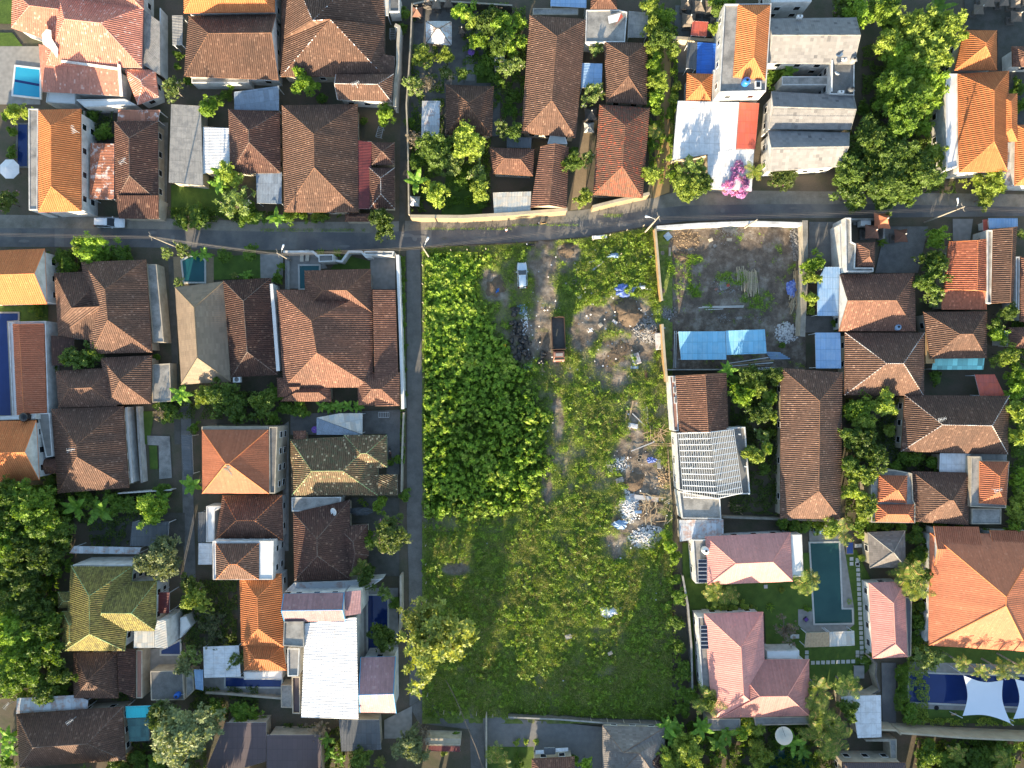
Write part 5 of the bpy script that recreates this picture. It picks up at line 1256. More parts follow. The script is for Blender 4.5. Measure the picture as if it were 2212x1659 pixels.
# ---------------------------------------------------------------- utility poles, lamps and cables
POLE = []
def utility_pole(label, tx, ty, hh=10.5, lamp=None, arms=True):
    top = P(tx, ty, hh); o = empty('utility_pole', (top.x, top.y, 0), 0, label, 'utility pole'); lay_ = 0
    MB().tube([(0, 0, 0), (0, 0, hh)], [.15, .085], 10).build('pole', 'pole_concrete', o)
    if arms:
        MB().box((0, 0, hh-.5), (.07, 1.2, .07), R(20)).build('cross_arm', 'pole_concrete', o)
        MB().box((0, .12, hh-2.0), (.35, .35, .5)).build('junction_box', 'steel_dark', o)
        for s in (-.7, 0, .7): MB().lathe([(.05, 0), (.07, .08), (.03, .18)], (-s*.34, s*.94, hh-.45), 8).build('insulator', 'stone_dark', o)
    if lamp:
        lz = hh - 1.6; l = P(lamp[0], lamp[1], lz) - top; l.z = lz
        a = MB().tube([(0, 0, lz-.9), (l.x*.5, l.y*.5, lz-.1), (l.x*.85, l.y*.85, lz)], .04, 6).build('lamp_arm', 'steel_white', o)
        d = Vector((l.x, l.y, 0)).normalized(); an = math.atan2(d.y, d.x)
        hd = MB(); secs = []
        for t, w_ in ((-.45, .06), (-.3, .1), (0, .17), (.3, .2), (.42, .12)):
            c = Vector((l.x, l.y, lz)) + d*t; n_ = Vector((-d.y, d.x, 0))
            secs.append([c - n_*w_, c - n_*w_*.6 + Vector((0, 0, .09)), c + n_*w_*.6 + Vector((0, 0, .09)), c + n_*w_, c - Vector((0, 0, .05))])
        loft(hd, secs); hd.build('lamp_head', 'lamp_glass', o, smooth=True)
    POLE.append((top.x, top.y, hh)); return o
utility_pole('concrete utility pole beside the alley left of the hexagonal pool', 322, 509, 10.5)
utility_pole('slim lamp pole by the small street gate, white lamp head over the road', 598, 546, 7.5, (611, 533))
utility_pole('concrete utility pole with a white street lamp at the corner of the lane', 911, 531, 10.5, (923, 517))
utility_pole('concrete utility pole with a street lamp at the corner of the building yard', 1424, 467, 11.0, (1399, 468))
utility_pole('tall utility pole with an upright white street lamp beside the right end of the road', 2084, 446, 11.0, (2069, 433))
utility_pole('short leaning-look pole beside the junction pole of the building yard', 1412, 480, 8.0, None, False)
utility_pole('short bare pole in the top right corner of the building yard', 2189-553*1.0, 474, 6.5, None, False)
ln = [(-900, 480)] + [(322, 509), (598, 546), (911, 531), (1424, 467), (2084, 446), (2900, 470)]
hz = [10.5, 10.5, 7.5, 10.5, 11, 11, 10.5]
def cable(label, a, za, b_, zb, r_=.03, sag=.5, m_='steel_dark', group='overhead cables along the road'):
    p = P(*a, za); q = P(*b_, zb); o = MB(); path = []
    for k in range(13):
        t = k/12; v = p.lerp(q, t); v.z -= sag*4*t*(1-t); path.append(v - p)
    ob = o.tube(path, r_, 4).build('overhead_cable', m_); ob.location = p
    return tag(ob, label, 'cable', group)
U()
segn = ['left of the first pole', 'between the first pole and the slim lamp pole', 'between the slim lamp pole and the lane-corner pole', 'between the lane-corner pole and the yard-corner pole', 'between the yard-corner pole and the right-hand pole', 'right of the right-hand pole']
for i in range(6):
    for j, (dz, dy) in enumerate(((-.45, 0), (-.9, 3), (-1.5, 6), (-1.7, -4))):
        (x0, y0), (x1, y1) = ln[i], ln[i+1]; z0, z1 = hz[i]+dz, hz[i+1]+dz
        f = lambda x, y, z, H0: (1106 + (x-1106)*(1-.0)*(H-H0)/(H-z), 829.5 + (y-829.5)*(H-H0)/(H-z)+dy*.4)
        cable(('highest', 'second', 'third', 'lowest')[j] + ' overhead cable of the bundle ' + segn[i], f(x0, y0, z0, hz[i]), z0, f(x1, y1, z1, hz[i+1]), z1, (.014, .022, .016, .014)[j], .5 + .15*j, 'steel_dark')
T(1, 3); vp = [(1640, 900, 4), (1700, 1010, 5), (1760, 1140, 5.2), (1820, 1290, 5), (1900, 1480, 4.5), (1960, 1659, 4)]
vc = MB(); pv = [P(*c) for c in vp]; vc.tube([p - pv[0] for p in pv], .06, 5); vo = vc.build('vine_covered_cable', 'bark'); vo.location = pv[0]
tag(vo, 'sagging cable overgrown with vine leading down from the big yellow-green lane tree', 'cable')

# ---------------------------------------------------------------- rooftop and garden things
def tank(label, x, y, z, m_='tank_blue', r_=.55, hh=1.3, cat='water tank'):
    o = empty('water_tank', P(x, y, z), 0, label, cat)
    MB().lathe([(r_*.94, 0), (r_, .05), (r_, hh*.3), (r_*.95, hh*.33), (r_, hh*.36), (r_, hh*.6), (r_*.95, hh*.63), (r_, hh*.66), (r_, hh*.82), (r_*.8, hh*.93), (r_*.35, hh)], (0, 0, 0), 20).build('tank_body', m_, o, smooth=True)
    MB().lathe([(r_*.36, hh), (r_*.36, hh+.08), (r_*.3, hh+.1)], (0, 0, 0), 14).build('lid', 'tank_black', o)
    MB().tube([(r_, 0, .2), (r_+.35, 0, .2), (r_+.35, 0, -.3)], .03, 5).build('pipe', 'steel_white', o)
def dish(label, x, y, z, r_=.5, az=200, el=50, m_='white_paint', mast=.8):
    o = empty('satellite_dish', P(x, y, z), 0, label, 'satellite dish')
    V = []; F = []; n = 20; rings = 5
    for k in range(rings+1):
        rr = r_*k/rings
        for j in range(n): t = 2*math.pi*j/n; V.append(Vector((rr*math.cos(t), rr*math.sin(t), rr*rr*.45/r_)))
    for k in range(rings):
        for j in range(n): F.append((k*n+j, k*n+(j+1) % n, (k+1)*n+(j+1) % n, (k+1)*n+j))
    rot = Matrix.Rotation(R(az), 3, 'Z') @ Matrix.Rotation(R(90-el), 3, 'Y')
    c = Vector((0, 0, mast)); V2 = [rot @ v + c for v in V] + [rot @ (v - Vector((0, 0, .02))) + c for v in V]; m0_ = len(V)
    F2 = F + [tuple(reversed([a+m0_ for a in f])) for f in F]
    mk('reflector', V2, F2, [m_], o, smooth=True)
    MB().tube([rot @ Vector((r_*.9, 0, r_*.4)) + c, rot @ Vector((.1, 0, r_*.95)) + c], .025, 5).build('feed_arm', 'steel_dark', o)
    MB().tube([(0, 0, 0), (0, 0, mast)], .04, 6).build('mast', 'steel_dark', o)
T(2, 0); tank('bright blue water tank on the flat roof of the tall white house', 2010, 722, 6.62, 'tank_blue', .62, 1.4)
o = empty('skylight', P(2120, 740, 6.65), 0, 'small glass skylight box beside the blue roof tank', 'skylight'); MB().box((0, 0, .2), (1.0, 1.2, .4)).build('frame', 'white_paint', o); MB().box((0, 0, .43), (.6, .8, .05)).build('glass', 'glass_dark', o)
T(3, 0); dish('white satellite dish at the upper left of the tank slab', 597, 500, 5.3, .55, 120, 60); dish('second satellite dish beside the white pipe on the tank slab', 572, 660, 5.3, .5, 60, 45)
tank('grey water tank at the upper right of the tank slab', 722, 530, 5.3, 'paving', .5, 1.1); tank('dark water tank at the lower right of the tank slab', 700, 785, 5.3, 'slate_metal', .5, 1.1)
def acbox(label, x, y, z, rz=0, sx=.9, sy=.4, sz=.65, name='air_conditioner', cat='air conditioner'):
    o = empty(name, P(x, y, z), rz, label, cat); MB().box((0, 0, sz/2), (sx, sy, sz)).build('case', 'white_paint', o)
    MB().tube([(0, 0, sz), (0, 0, sz+.02)], min(sx, sy)*.38, 14).build('fan', 'dark_concrete', o)
acbox('upper small white air-conditioner box on the tank slab', 645, 525, 5.3); acbox('lower small white air-conditioner box on the tank slab', 620, 805, 5.2); acbox('white air-conditioner box on the ridge edge at the top of the block-tiled house', 265, 155, 5.8)
o = empty('drain_pipe', P(545, 660, 5.3), 0, 'long thick white pipe along the left edge of the tank slab', 'pipe'); a = P(545, 530, 5.3); b_ = P(540, 800, 5.3); MB().tube([a-o.location+Vector((0, 0, .45)), b_-o.location+Vector((0, 0, .45))], .13, 10).build('pipe', 'white_paint', o)
T(0, 2); tank('black shiny water tank lying on the white ledge above the lower orange gable', 236, 285, 5.3, 'tank_black', .75, 1.2)
T(0, 1); acbox('white air-conditioner unit below the dark joined house', 2060, 1620, 2.6, 0, 1.2, 1.0, .8)
T(0, 3); tank('dark blue drum tank on the mottled grey roof', 1545, 1020, 3.1, 'blue_metal', .5, 1.0)
T(1, 2); dish('white satellite dish at the edge of the blackish brown roof', 690, 1092, 3.6, .65, 200, 60)
T(2, 2); tank('white round water tank above the solar panels of the upper pink villa', 1662, 1430, 3.6, 'white_paint', .6, 1.2)
T(3, 1); tank('light blue water tank behind the pale-ridged brown house', 1098, 1170, 3.0, 'pale_blue_metal', .55, 1.2)
T(3, 3); dish('large pale satellite dish below the lower pink villa', 95, 1330, 3.4, 1.45, 100, 80, 'cream_cloth', 1.6)
o = empty('dome_lamp', P(1978, 100, 6.6), 0, 'white glass dome on the large terracotta villa roof', 'skylight dome'); MB().lathe([(.6, -.8), (.62, 0), (.56, .25), (.4, .45), (.2, .55), (.02, .58)], (0, 0, 0), 18).build('dome', 'lamp_glass', o, smooth=True)
def solar(label, x, y, z, n, dx, dy):
    o = empty('solar_panel_row', P(x, y, z), 0, label, 'solar panels')
    for k in range(n):
        f = MB().box((0, -k*.66, .35), (1.55, .62, .04)).build('panel', 'steel_white', o)
        MB().box((0, -k*.66, .375), (1.46, .54, .014)).build('cells', 'solar_cell', f)
    for k in (0, n-1):
        for s in (-1, 1): MB().box((s*.6, -k*.66, .17), (.04, .04, .3)).build('leg', 'steel_white', o)
T(2, 2); solar('row of solar panels on the left slab of the upper pink villa', 1642, 1528, 3.7, 6, 0, 0)
T(2, 3); solar('row of solar panels on the left slab of the lower pink villa', 1664, 438, 3.8, 6, 0, 0)
def antenna(label, x, y, z, rz):
    o = empty('roof_antenna', P(x, y, z), rz, label, 'antenna'); MB().tube([(0, 0, 0), (0, 0, 1.9)], .025, 5).build('mast', 'steel_white', o)
    b = MB().tube([(-.7, 0, 1.8), (.7, 0, 1.85)], .02, 4)
    for k in range(6): b.tube([(-.6+k*.24, -.4+k*.03, 1.83), (-.6+k*.24, .4-k*.03, 1.83)], .015, 4)
    b.build('aerial', 'steel_white', o)
T(0, 0)
antenna('thin aerial on the ridge of the narrow dark patched house', 1110, 1420, 4.9, .8); antenna('thin aerial leaning at the right edge of the long orange house', 690, 1150, 5.6, 1.9)
T(0, 2); antenna('white aerial on the ridge of the aerial-topped brown house', 670, 560, 5.2, .2)
T(0, 3); antenna('aerial on the bottom-left brown roof', 660, 1215, 4.3, .6); antenna('cross-shaped aerial at the far left of the grey-green sheet', 120, 1080, 3.2, .9)
T(1, 0); antenna('tall thin aerial on the little white-edged house', 880, 760, 5.2, .4)
T(3, 2); antenna('aerial on the white-ridged wide house', 1450, 300, 5.4, .3); antenna('aerial on the speckled orange roof', 1925, 905, 5.4, .3)
def rack(label, x, y, rz, name='drying_rack', z=0):
    o = empty(name, P(x, y, z), rz, label, 'drying rack'); f = MB()
    for s in (-1, 1): f.tube([(-.9, s*.45, 1), (.9, s*.45, 1)], .03, 4)
    for k in range(7): f.tube([(-.9+k*.3, -.45, 1), (-.9+k*.3, .45, 1)], .022, 4)
    f.build('rails', 'steel_white', o); l = MB()
    for s in (-1, 1):
        for q in (-1, 1): l.tube([(s*.85, q*.43, 1), (s*.7, q*.43, 0)], .025, 4)
    l.build('legs', 'steel_white', o)
T(1, 2); rack('white folding clothes rack in the yard corner by the lane', 1113, 264, 0)
T(1, 0); rack('white folding clothes rack in the narrow yard right of the white-spotted roof', 1188, 315, R(90)); rack('white metal frame rack in the yard below the little white-edged house', 1078, 1160, R(75))
def parasol(label, x, y, z, r_, m_, n=8):
    o = empty('parasol', P(x, y, 0), 0, label, 'parasol'); 
    prof = [(r_, z), (r_*.5, z+.36*r_*.6), (.04, z+.5*r_)]
    V = []; F = []
    for q, (a, zz) in enumerate(prof):
        for j in range(n): t = 2*math.pi*(j+.5)/n; V.append((a*math.cos(t), a*math.sin(t), zz))
    for q in range(2):
        for j in range(n): F.append((q*n+j, q*n+(j+1) % n, (q+1)*n+(j+1) % n, (q+1)*n+j))
    F.append(tuple(2*n+j for j in range(n)))
    b = MB().add(V, F); b.add([(x_*.99, y_*.99, z_-.03) for x_, y_, z_ in V], [tuple(reversed(f)) for f in F]); b.build('canopy', m_, o)
    MB().tube([(0, 0, 0), (0, 0, z+.5*r_+.1)], .03, 6).build('pole', 'steel_white', o); rb = MB()
    for j in range(n): t = 2*math.pi*(j+.5)/n; rb.tube([(0, 0, z+.5*r_-.06), (r_*.97*math.cos(t), r_*.97*math.sin(t), z-.05)], .012, 3)
    rb.build('ribs', 'timber', o); MB().lathe([(.3, 0), (.3, .08), (.06, .12)], (0, 0, 0), 12).build('base', 'stone_dark', o)
T(0, 0); parasol('large white octagonal parasol beside the blackish blue pool', 164, 1495, 2.3, 1.75, 'white_cloth')
T(1, 0); parasol('small purple round parasol on the temple garden path', 1866, 500, 2.2, .6, 'purple_cloth', 10)
T(1, 2); parasol('purple sunshade lying open beside the translucent sheet roof', 548, 385, 2.9, .6, 'purple_cloth')
T(3, 3)
def sail(label, cs):
    V = []; F = []; n = 13; A, B, C_, D = [P(x, y, z) for x, y, z in cs]; o = empty('shade_sail', (A.x, A.y, 0), 0, label, 'shade sail'); l = Vector((A.x, A.y, 0))
    cen = (A+B+C_+D)/4
    for i in range(n):
        for j in range(n):
            u_, v_ = i/(n-1), j/(n-1); p = A.lerp(B, u_).lerp(D.lerp(C_, u_), v_)
            e = .20*(4*u_*(1-u_)*(2*v_-1)**2 + 4*v_*(1-v_)*(2*u_-1)**2); p = p.lerp(cen, e); p.z -= .5*(4*u_*(1-u_))*(4*v_*(1-v_))*.5; V.append(p - l)
    for i in range(n-1):
        for j in range(n-1): F.append((i*n+j, i*n+j+1, (i+1)*n+j+1, (i+1)*n+j))
    mk('sail_cloth', V + [v - Vector((0, 0, .02)) for v in V], F + [tuple(a+n*n for a in f[::-1]) for f in F], ['sail_cloth'], o, smooth=True)
    for q in (A, B, C_, D):
        d = (q-cen); d.z = 0; d.normalize(); b = q - l; MB().tube([(b.x+d.x*.8, b.y+d.y*.8, 0), (b.x+d.x*.3, b.y+d.y*.3, q.z+.3)], .07, 6).build('mast', 'steel_white', o)
sail('white four-cornered shade sail fully inside the picture over the navy pool', ((1690, 860, 3.6), (2032, 900, 2.8), (2098, 1272, 3.4), (1682, 1208, 2.8)))
sail('white shade sail cut by the right edge over the navy pool', ((2135, 890, 3.6), (2560, 900, 2.8), (2600, 1300, 3.4), (2120, 1235, 2.8)))
def lounger(label, x, y, rz, group=None):
    o = empty('sun_lounger', P(x, y, .06), rz, label, 'sun lounger', group)
    MB().box((-.25, 0, .36), (1.3, .62, .09)).build('seat', 'cream_cloth', o); b = MB().box((0, 0, 0), (.75, .62, .09)); 
    b.V = [(.68+v[0]*.85+v[2]*-.3, v[1], .56+v[0]*.5+v[2]) for v in b.V]; b.build('backrest', 'cream_cloth', o)
    for sx in (-.8, .3):
        for sy in (-.26, .26): MB().box((sx, sy, .16), (.05, .05, .32)).build('leg', 'timber', o)
T(1, 1); lounger('left one of two cream sun loungers inside the white street wall', 402, 560, R(88)); lounger('right one of two cream sun loungers, under a small plant', 450, 556, R(86))
T(3, 3)
def block(name, label, cat, x, y, s, m_, z=0, rz=0, legs=False, tp=1.0, m2='timber', group=None):
    o = empty(name, P(x, y, z + (.07 if z == 0 else 0)), rz, label, cat, group)
    if legs:
        MB().box((0, 0, s[2]-.03), (s[0], s[1], .06)).build('top', m_, o)
        for a in (-1, 1):
            for b in (-1, 1): MB().box((a*(s[0]/2-.06), b*(s[1]/2-.06), (s[2]-.06)/2), (.07, .07, s[2]-.06)).build('leg', m2, o)
    else:
        MB().box((0, 0, s[2]/2), s, tp=tp).build('body', m_, o); MB().box((0, 0, s[2]+.02), (s[0]*.85*tp, s[1]*.85*tp, .04)).build('top', m2, o)
    return o
block('fire_bowl', 'small dark square fire bowl with a violet cloth on the pool deck', 'fire bowl', 322, 370, (.7, .7, .4), 'black_plastic', rz=.7, m2='purple_cloth')
block('garden_table', 'pale stone table under the white-flowered tree on the lawn', 'table', 218, 510, (1.5, .7, .7), 'stone_step', legs=True)
block('garden_table', 'grey patterned stone table top near the garage palms', 'table', 775, 820, (1.8, 2.2, .5), 'paving', legs=True)
block('garden_bench', 'low tan bench beside the round drum below the pool sails', 'bench', 1595, 1185, (.9, .35, .4), 'timber', legs=True)
block('pool_cabinet', 'pale blue-white outdoor table at the top of the green pool', 'table', 422, -392 + 0, (1.7, .9, .7), 'pale_blue_metal', legs=True)
block('hot_tub', 'square dark plunge tub beside the upper right corner of the green pool', 'tub', 696, -248, (1.2, 2.2, .5), 'slate_metal', m2='water_navy')
for x, y, l in ((1405, 1172, 'left'), (1775, 1195, 'middle'), (1965, 1208, 'right')):
    block('step_slab', 'small pale slab on the grass below the pool, %s of three' % {'left': 'leftmost', 'middle': 'middle one', 'right': 'rightmost'}[l], 'paving slab', x, y, (.75, .3, .05), 'stone_step', m2='stone_step')
p = P(1450, 1135); o = empty('tyre', p + Vector((0, 0, .08)), 0, 'old dark tyre on the grass under the pool sails', 'tyre'); MB().lathe([(.22, .0), (.38, 0), (.42, .1), (.38, .2), (.22, .2)], (0, 0, 0), 18).build('tread', 'rubber', o)

# ---------------------------------------------------------------- shrines
def shrine(label, x, y, w_=1.2, hh=2.0, rm='thatch', group=None, k=.9):
    o = empty('shrine', P(x, y), rnd.uniform(-.06, .06), label, 'shrine', group)
    b = MB(); b.box((0, 0, .2), (w_*.9, w_*.9, .4)); b.box((0, 0, hh*.35+.2), (w_*.5, w_*.5, hh*.7-.2)); b.box((0, 0, hh*.75), (w_*.7, w_*.7, .15)); b.build('plinth', 'stone_dark', o)
    MB().box((0, 0, hh*.9), (w_*.45, w_*.45, hh*.25)).build('altar', 'rust_wood', o)
    e = w_*.62; V = []; F = []; n = 6
    for q in range(n):                      # upswept four-sided roof
        t = q/(n-1); a = e*(1-t)**1.3 + .03
        for sx, sy in ((-1, -1), (0, -1), (1, -1), (1, 0), (1, 1), (0, 1), (-1, 1), (-1, 0)):
            c = 1 if sx and sy else .88; V.append((sx*a*c, sy*a*c, hh + k*w_*t + (.14*(1-t)**2 if sx and sy else 0)))
    for q in range(n-1):
        for j in range(8): F.append((q*8+j, q*8+(j+1) % 8, (q+1)*8+(j+1) % 8, (q+1)*8+j))
    F.append(tuple(range(7, -1, -1))); F.append(tuple((n-1)*8+j for j in range(8)))
    mk('roof', V, F, [rm], o); MB().lathe([(.09, 0), (.12, .08), (.04, .2), (.06, .28), (.01, .38)], (0, 0, hh+k*w_), 8).build('finial', 'stone_step', o)
T(1, 0)
shrine('slender shrine with a white-tipped finial left of the pale temple pavilion', 1412, 170, 1.4, 2.4, 'red_brown_tile')
shrine('small stone shrine behind the pavilion, left one of a row', 1500, 60, 1.1, 1.8); shrine('dark shrine behind the pavilion, middle one of the row', 1570, 90, 1.3, 2.0); shrine('dark shrine behind the pavilion, right one of the row', 1672, 80, 1.3, 2.0)
shrine('pointed shrine on the right side of the pale temple pavilion', 1788, 310, 1.0, 2.0); shrine('pale-capped shrine near the tall garden hedge below the plumeria', 2105, 545, 1.5, 2.2, 'stone_step')
shrine('grey shrine below the path wall in the temple garden', 2095, 640, 1.2, 1.6, 'stone_dark'); shrine('white cloth-wrapped shrine at the corner below the banana plant', 1385, 1765, 1.4, 2.0, 'weathered_sheet')
T(2, 0)
for x, y, w_, l in ((1585, 110, 2.0, 'largest thatched shrine above the pink awning'), (1695, 115, 2.0, 'thatched shrine at the upper right of the pink awning'), (1505, 225, 1.9, 'thatched shrine touching the left of the pink awning'), (1715, 225, 1.0, 'small thatched shrine right of the pink awning'), (1480, 90, 1.5, 'thatched shrine at the top left corner of the shrine court')): shrine(l, x, y, w_, 1.9, 'thatch')
shrine('round stone fountain shrine between the two long brown houses', 675, 1010, 1.8, 1.2, 'stone_dark'); shrine('grey stone basin shrine below the round stone fountain', 660, 1120, 1.4, .9, 'stone_step')
T(3, 1)
shrine('orange-roofed shrine at the top of the roadside temple', 905, 284, 2.2, 3.0, 'terracotta_tile'); shrine('orange-brown shrine with crossed ridges left of centre in the roadside temple', 826, 374, 1.9, 2.8, 'red_brown_tile'); shrine('dark shrine with spiky corners right of the roadside temple wall', 1080, 404, 1.8, 2.4, 'red_brown_tile')
T(3, 0)
for x, y, w_, l in ((1830, 50, 2.0, 'wide thatched shrine in the dark temple yard near the top edge'), (1760, 130, 1.4, 'small orange shrine in the dark temple yard'), (1975, 60, 1.3, 'shrine in the centre of the dark temple yard'), (2075, 75, 1.4, 'square shrine by the dark temple yard wall'), (2080, 190, 1.5, 'lowest round-patterned shrine in the dark temple yard'), (2160, 60, 1.4, 'shrine in the top right corner of the dark temple yard'), (1900, 30, 1.2, 'narrow white-tipped shrine right of the wide thatched one')): shrine(l, x, y, w_, 1.8, 'thatch')

# ---------------------------------------------------------------- cloths, tarps, litter bins and yard clutter
def cloth(name, label, cat, cx, cy, rx, ry, m_, z=.25, hh=.5, seed=0, spikes=.25, nn=26):
    rg_ = np.random.default_rng(seed); o = P(cx, cy, 0); V = []; F = []
    ph = rg_.uniform(0, 6.28, 8); n, mr = nn, 7
    for k in range(mr+1):
        for j in range(n):
            t = 2*math.pi*j/n; ed = 1 + spikes*(math.sin(3*t+ph[0])*.4 + math.sin(5*t+ph[1])*.3 + math.sin(9*t+ph[2])*.35)
            r_ = k/mr; x = rx*r_*ed*math.cos(t); y = ry*r_*ed*math.sin(t)
            zz = z + hh*(.5+.5*math.sin(x*1.7+ph[3])*math.cos(y*1.9+ph[4]))*(1-r_**2) + .12*math.sin(7*t+ph[5]+r_*4)*r_; V.append((x, y, max(.05, zz)))
    for k in range(mr):
        for j in range(n): F.append((k*n+j, k*n+(j+1) % n, (k+1)*n+(j+1) % n, (k+1)*n+j))
    ob = mk(name, V, F, [m_]); ob.location = o; return tag(ob, label, cat)
T(2, 1)
cloth('tarpaulin', 'big crumpled blue tarpaulin with pale folds on the lot', 'tarpaulin', 965, 850, 1.75, 1.2, 'blue_tarp', .5, .6, 3)
cloth('plastic_sheet', 'crumpled white plastic strip right of the big blue tarpaulin', 'plastic sheet', 1120, 825, 1.1, .35, 'white_cloth', .3, .4, 5, .5)
cloth('plastic_sheet', 'pale blue plastic sheet among the weeds near the top of the lot', 'plastic sheet', 880, 555, 1.2, .45, 'pale_blue_metal', .5, .4, 6, .4)
cloth('plastic_sheet', 'small cyan rag on the dark soil patch left of the pale blue-white hatchback', 'rag', 2086-2212, 845, .3, .55, 'bright_blue', .4, .2, 8, .5)
T(3, 1); cloth('tarpaulin', 'blue tarpaulin bundle beside the timber stack in the walled yard', 'tarpaulin', 195, 835, .9, 1.5, 'blue_tarp', .4, .7, 9)
T(2, 3); cloth('plastic_sheet', 'bright white plastic sheet spread on the weeds in the lower lot', 'plastic sheet', 828, 305, 1.6, .9, 'white_cloth', .5, .4, 11, .35, 18)
T(2, 2); cloth('tarpaulin', 'small blue tarpaulin beside the dug hole', 'tarpaulin', 1200, 655, .85, .5, 'blue_tarp', .4, .3, 12); cloth('plastic_sheet', 'pale blue-green plastic sheet at the left end of the white rubble', 'plastic sheet', 930, 1210, 1.3, .8, 'pale_blue_metal', .5, .3, 13)
T(1, 2); cloth('tarpaulin', 'long folded grey tarpaulins right of the blackish brown roof', 'tarpaulin', 900, 1090, 2.6, .7, 'slate_metal', 1.2, .5, 14, .15)
T(2, 0); o = mk('cloth_banner', [P(828, 140, 3.7), P(940, 112, 3.75), P(912, 185, 3.7), P(838, 205, 3.7)][::-1], [(0, 1, 2, 3)], ['white_cloth']); tag(o, 'white cloth lying on the flat concrete roof', 'cloth')
o = mk('cloth_banner', [P(942, 112, 3.74), P(960, 145, 3.7), P(875, 232, 3.7), P(914, 186, 3.7)][::-1], [(0, 1, 2, 3)], ['red_sheet']); tag(o, 'red cloth beside the white cloth on the flat concrete roof', 'cloth')
for x, y in ((860, 170),): MB
T(2, 1)
# ladder
o = empty('ladder', P(612, 775, .15), R(3), 'pale wooden ladder lying flat on the dirt near the blue tarpaulin', 'ladder')
for s in (-1, 1): MB().box((0, s*.27, 0), (3.9, .07, .08)).build('rail', 'bamboo_dry', o)
for k in range(8): MB().box((-1.7+k*.48, 0, 0), (.06, .5, .05)).build('rung', 'bamboo_dry', o)
# poles, planks and pipes, each its own object
def stick(name, label, cat, x0, y0, x1, y1, z, r_, m_, group=None, flat_=None):
    a, b = P(x0, y0, z), P(x1, y1, z + rnd.uniform(0, .12)); m = (a+b)/2; e = b-a
    if flat_: ob = MB().box((0, 0, 0), (e.length, flat_, .05), math.atan2(e.y, e.x)).build(name, m_)
    else: ob = MB().tube([a-m, b-m], r_, 5).build(name, m_)
    ob.location = m; return tag(ob, label, cat, group)
for k in range(34):
    x = 1940 + k*5.2; l = rnd.uniform(-14, 10)
    stick('bamboo_pole', 'dry bamboo pole in the tidy stack lying in the walled yard', 'bamboo pole', x, 640+(34-k)*.3+rnd.uniform(-12, 28)+(k > 16)*25, x+rnd.uniform(0, 22), 905+rnd.uniform(-60, 12)-(k < 8)*110, .15+rnd.random()*.3, .055, 'bamboo_dry', 'bamboo poles stacked in the walled yard')
for k, (y, x0, x1) in enumerate(((990, 1645, 2005), (1000, 1612, 2000), (1016, 1675, 1825))):
    stick('white_pipe', ('upper long', 'middle long', 'short')[k] + ' white pipe lying in the walled yard above the blue shed', 'pipe', x0, y, x1, y-6, .15, .06, 'white_paint')
for k in range(5): stick('timber_beam', 'long beam lying in the dark strip behind the sky-blue shed', 'timber', 1870+k*10, 1480+k*12, 2212+rnd.uniform(-60, 60), 1430+k*22, .3, .08, ('steel_white', 'timber')[k % 2], 'beams behind the sky-blue yard shed', .14)
for x in (1405, 1420): stick('white_pipe', 'upright-leaning long pipe left of the sky-blue shed', 'pipe', x, 1200, x-6, 1520, .3, .06, 'steel_white', 'pipes left of the sky-blue shed')
T(3, 1)
for k in range(16): stick('timber_beam', 'long sawn board in the heap by the yard wall', 'timber', 222+k*4.6, 645+rnd.uniform(0, 90), 240+k*4+rnd.uniform(-25, 20), 990+rnd.uniform(-160, 20), .2+rnd.random()*.3, .06, 'timber', 'boards heaped by the yard wall', .16)
for k in range(5): stick('white_pipe', 'pale blue sheet strip lying by the yard wall corner', 'metal strip', -20+k*10, 1385+k*14, 110+k*20, 1390+k*12, .2, .05, 'pale_blue_metal', 'pale strips beside the sky-blue shed', .22)
T(2, 2)
for k in range(16): stick('bamboo_pole', 'thin grey bamboo pole standing in the row above the plank heap', 'bamboo pole', 1150+k*12, 160+rnd.uniform(0, 40), 1165+k*11, 380+rnd.uniform(-20, 30), .3, .035, 'bamboo_dry', 'bamboo poles above the plank heap')
for k in range(26):
    a = rnd.uniform(-1.2, 1.2); cx, cy = 1240+rnd.uniform(-70, 70), 420+rnd.uniform(-25, 40); l = rnd.uniform(40, 85)
    stick('plank', 'fresh yellow plank in the splayed heap beside the steel-framed house', 'plank', cx-math.sin(a)*l, cy-math.cos(a)*l*.7, cx+math.sin(a)*l, cy+math.cos(a)*l*.7, .3+rnd.random()*.5, .06, 'timber', 'planks splayed beside the steel-framed house', .12)
for k in range(34):
    a = rnd.uniform(0, 3.14); cx, cy = 1250+rnd.uniform(-110, 110), 1080+rnd.uniform(-110, 120); l = rnd.uniform(25, 60)
    stick('plank', 'broken grey plank in the long debris heap above the white rubble', 'plank', cx-math.sin(a)*l, cy-math.cos(a)*l, cx+math.sin(a)*l, cy+math.cos(a)*l, .3+rnd.random()*.6, .06, ('timber', 'bamboo_dry')[k % 2], 'broken planks in the debris heap', .12)
for k, c in enumerate(((975, 320, 1000, 215), (1010, 305, 1045, 145), (1040, 255, 1190, 400), (1165, 195, 1180, 400), (1028, 580, 1230, 500), (1175, 530, 1400, 535), (1400, 600, 1430, 880), (1300, 860, 1345, 660), (1100, 940, 1330, 985), (1150, 520, 1395, 515), (1010, 968, 1265, 1000), (1345, 560, 1375, 1000))):
    lb = ('short brown beam left of the plank heap', 'thick pale beam left of the plank heap', 'long grey beam slanting into the plank heap', 'upright grey beam inside the bamboo row', 'white pole slanting above the dug hole', 'long board below the white pole', 'long board along the wall of the steel-framed house', 'thin pale pole right of the dug hole', 'long beam below the dug hole', 'upper board just above the long board', 'broad white-grey panel above the white rubble', 'long timber rail beside the lot wall')[k]
    stick('timber_beam', lb, 'timber', *c, .35, .08, 'timber' if k not in (2, 3, 4, 10) else 'weathered_sheet', None, .3 if k < 2 else .16 if k != 10 else .8)
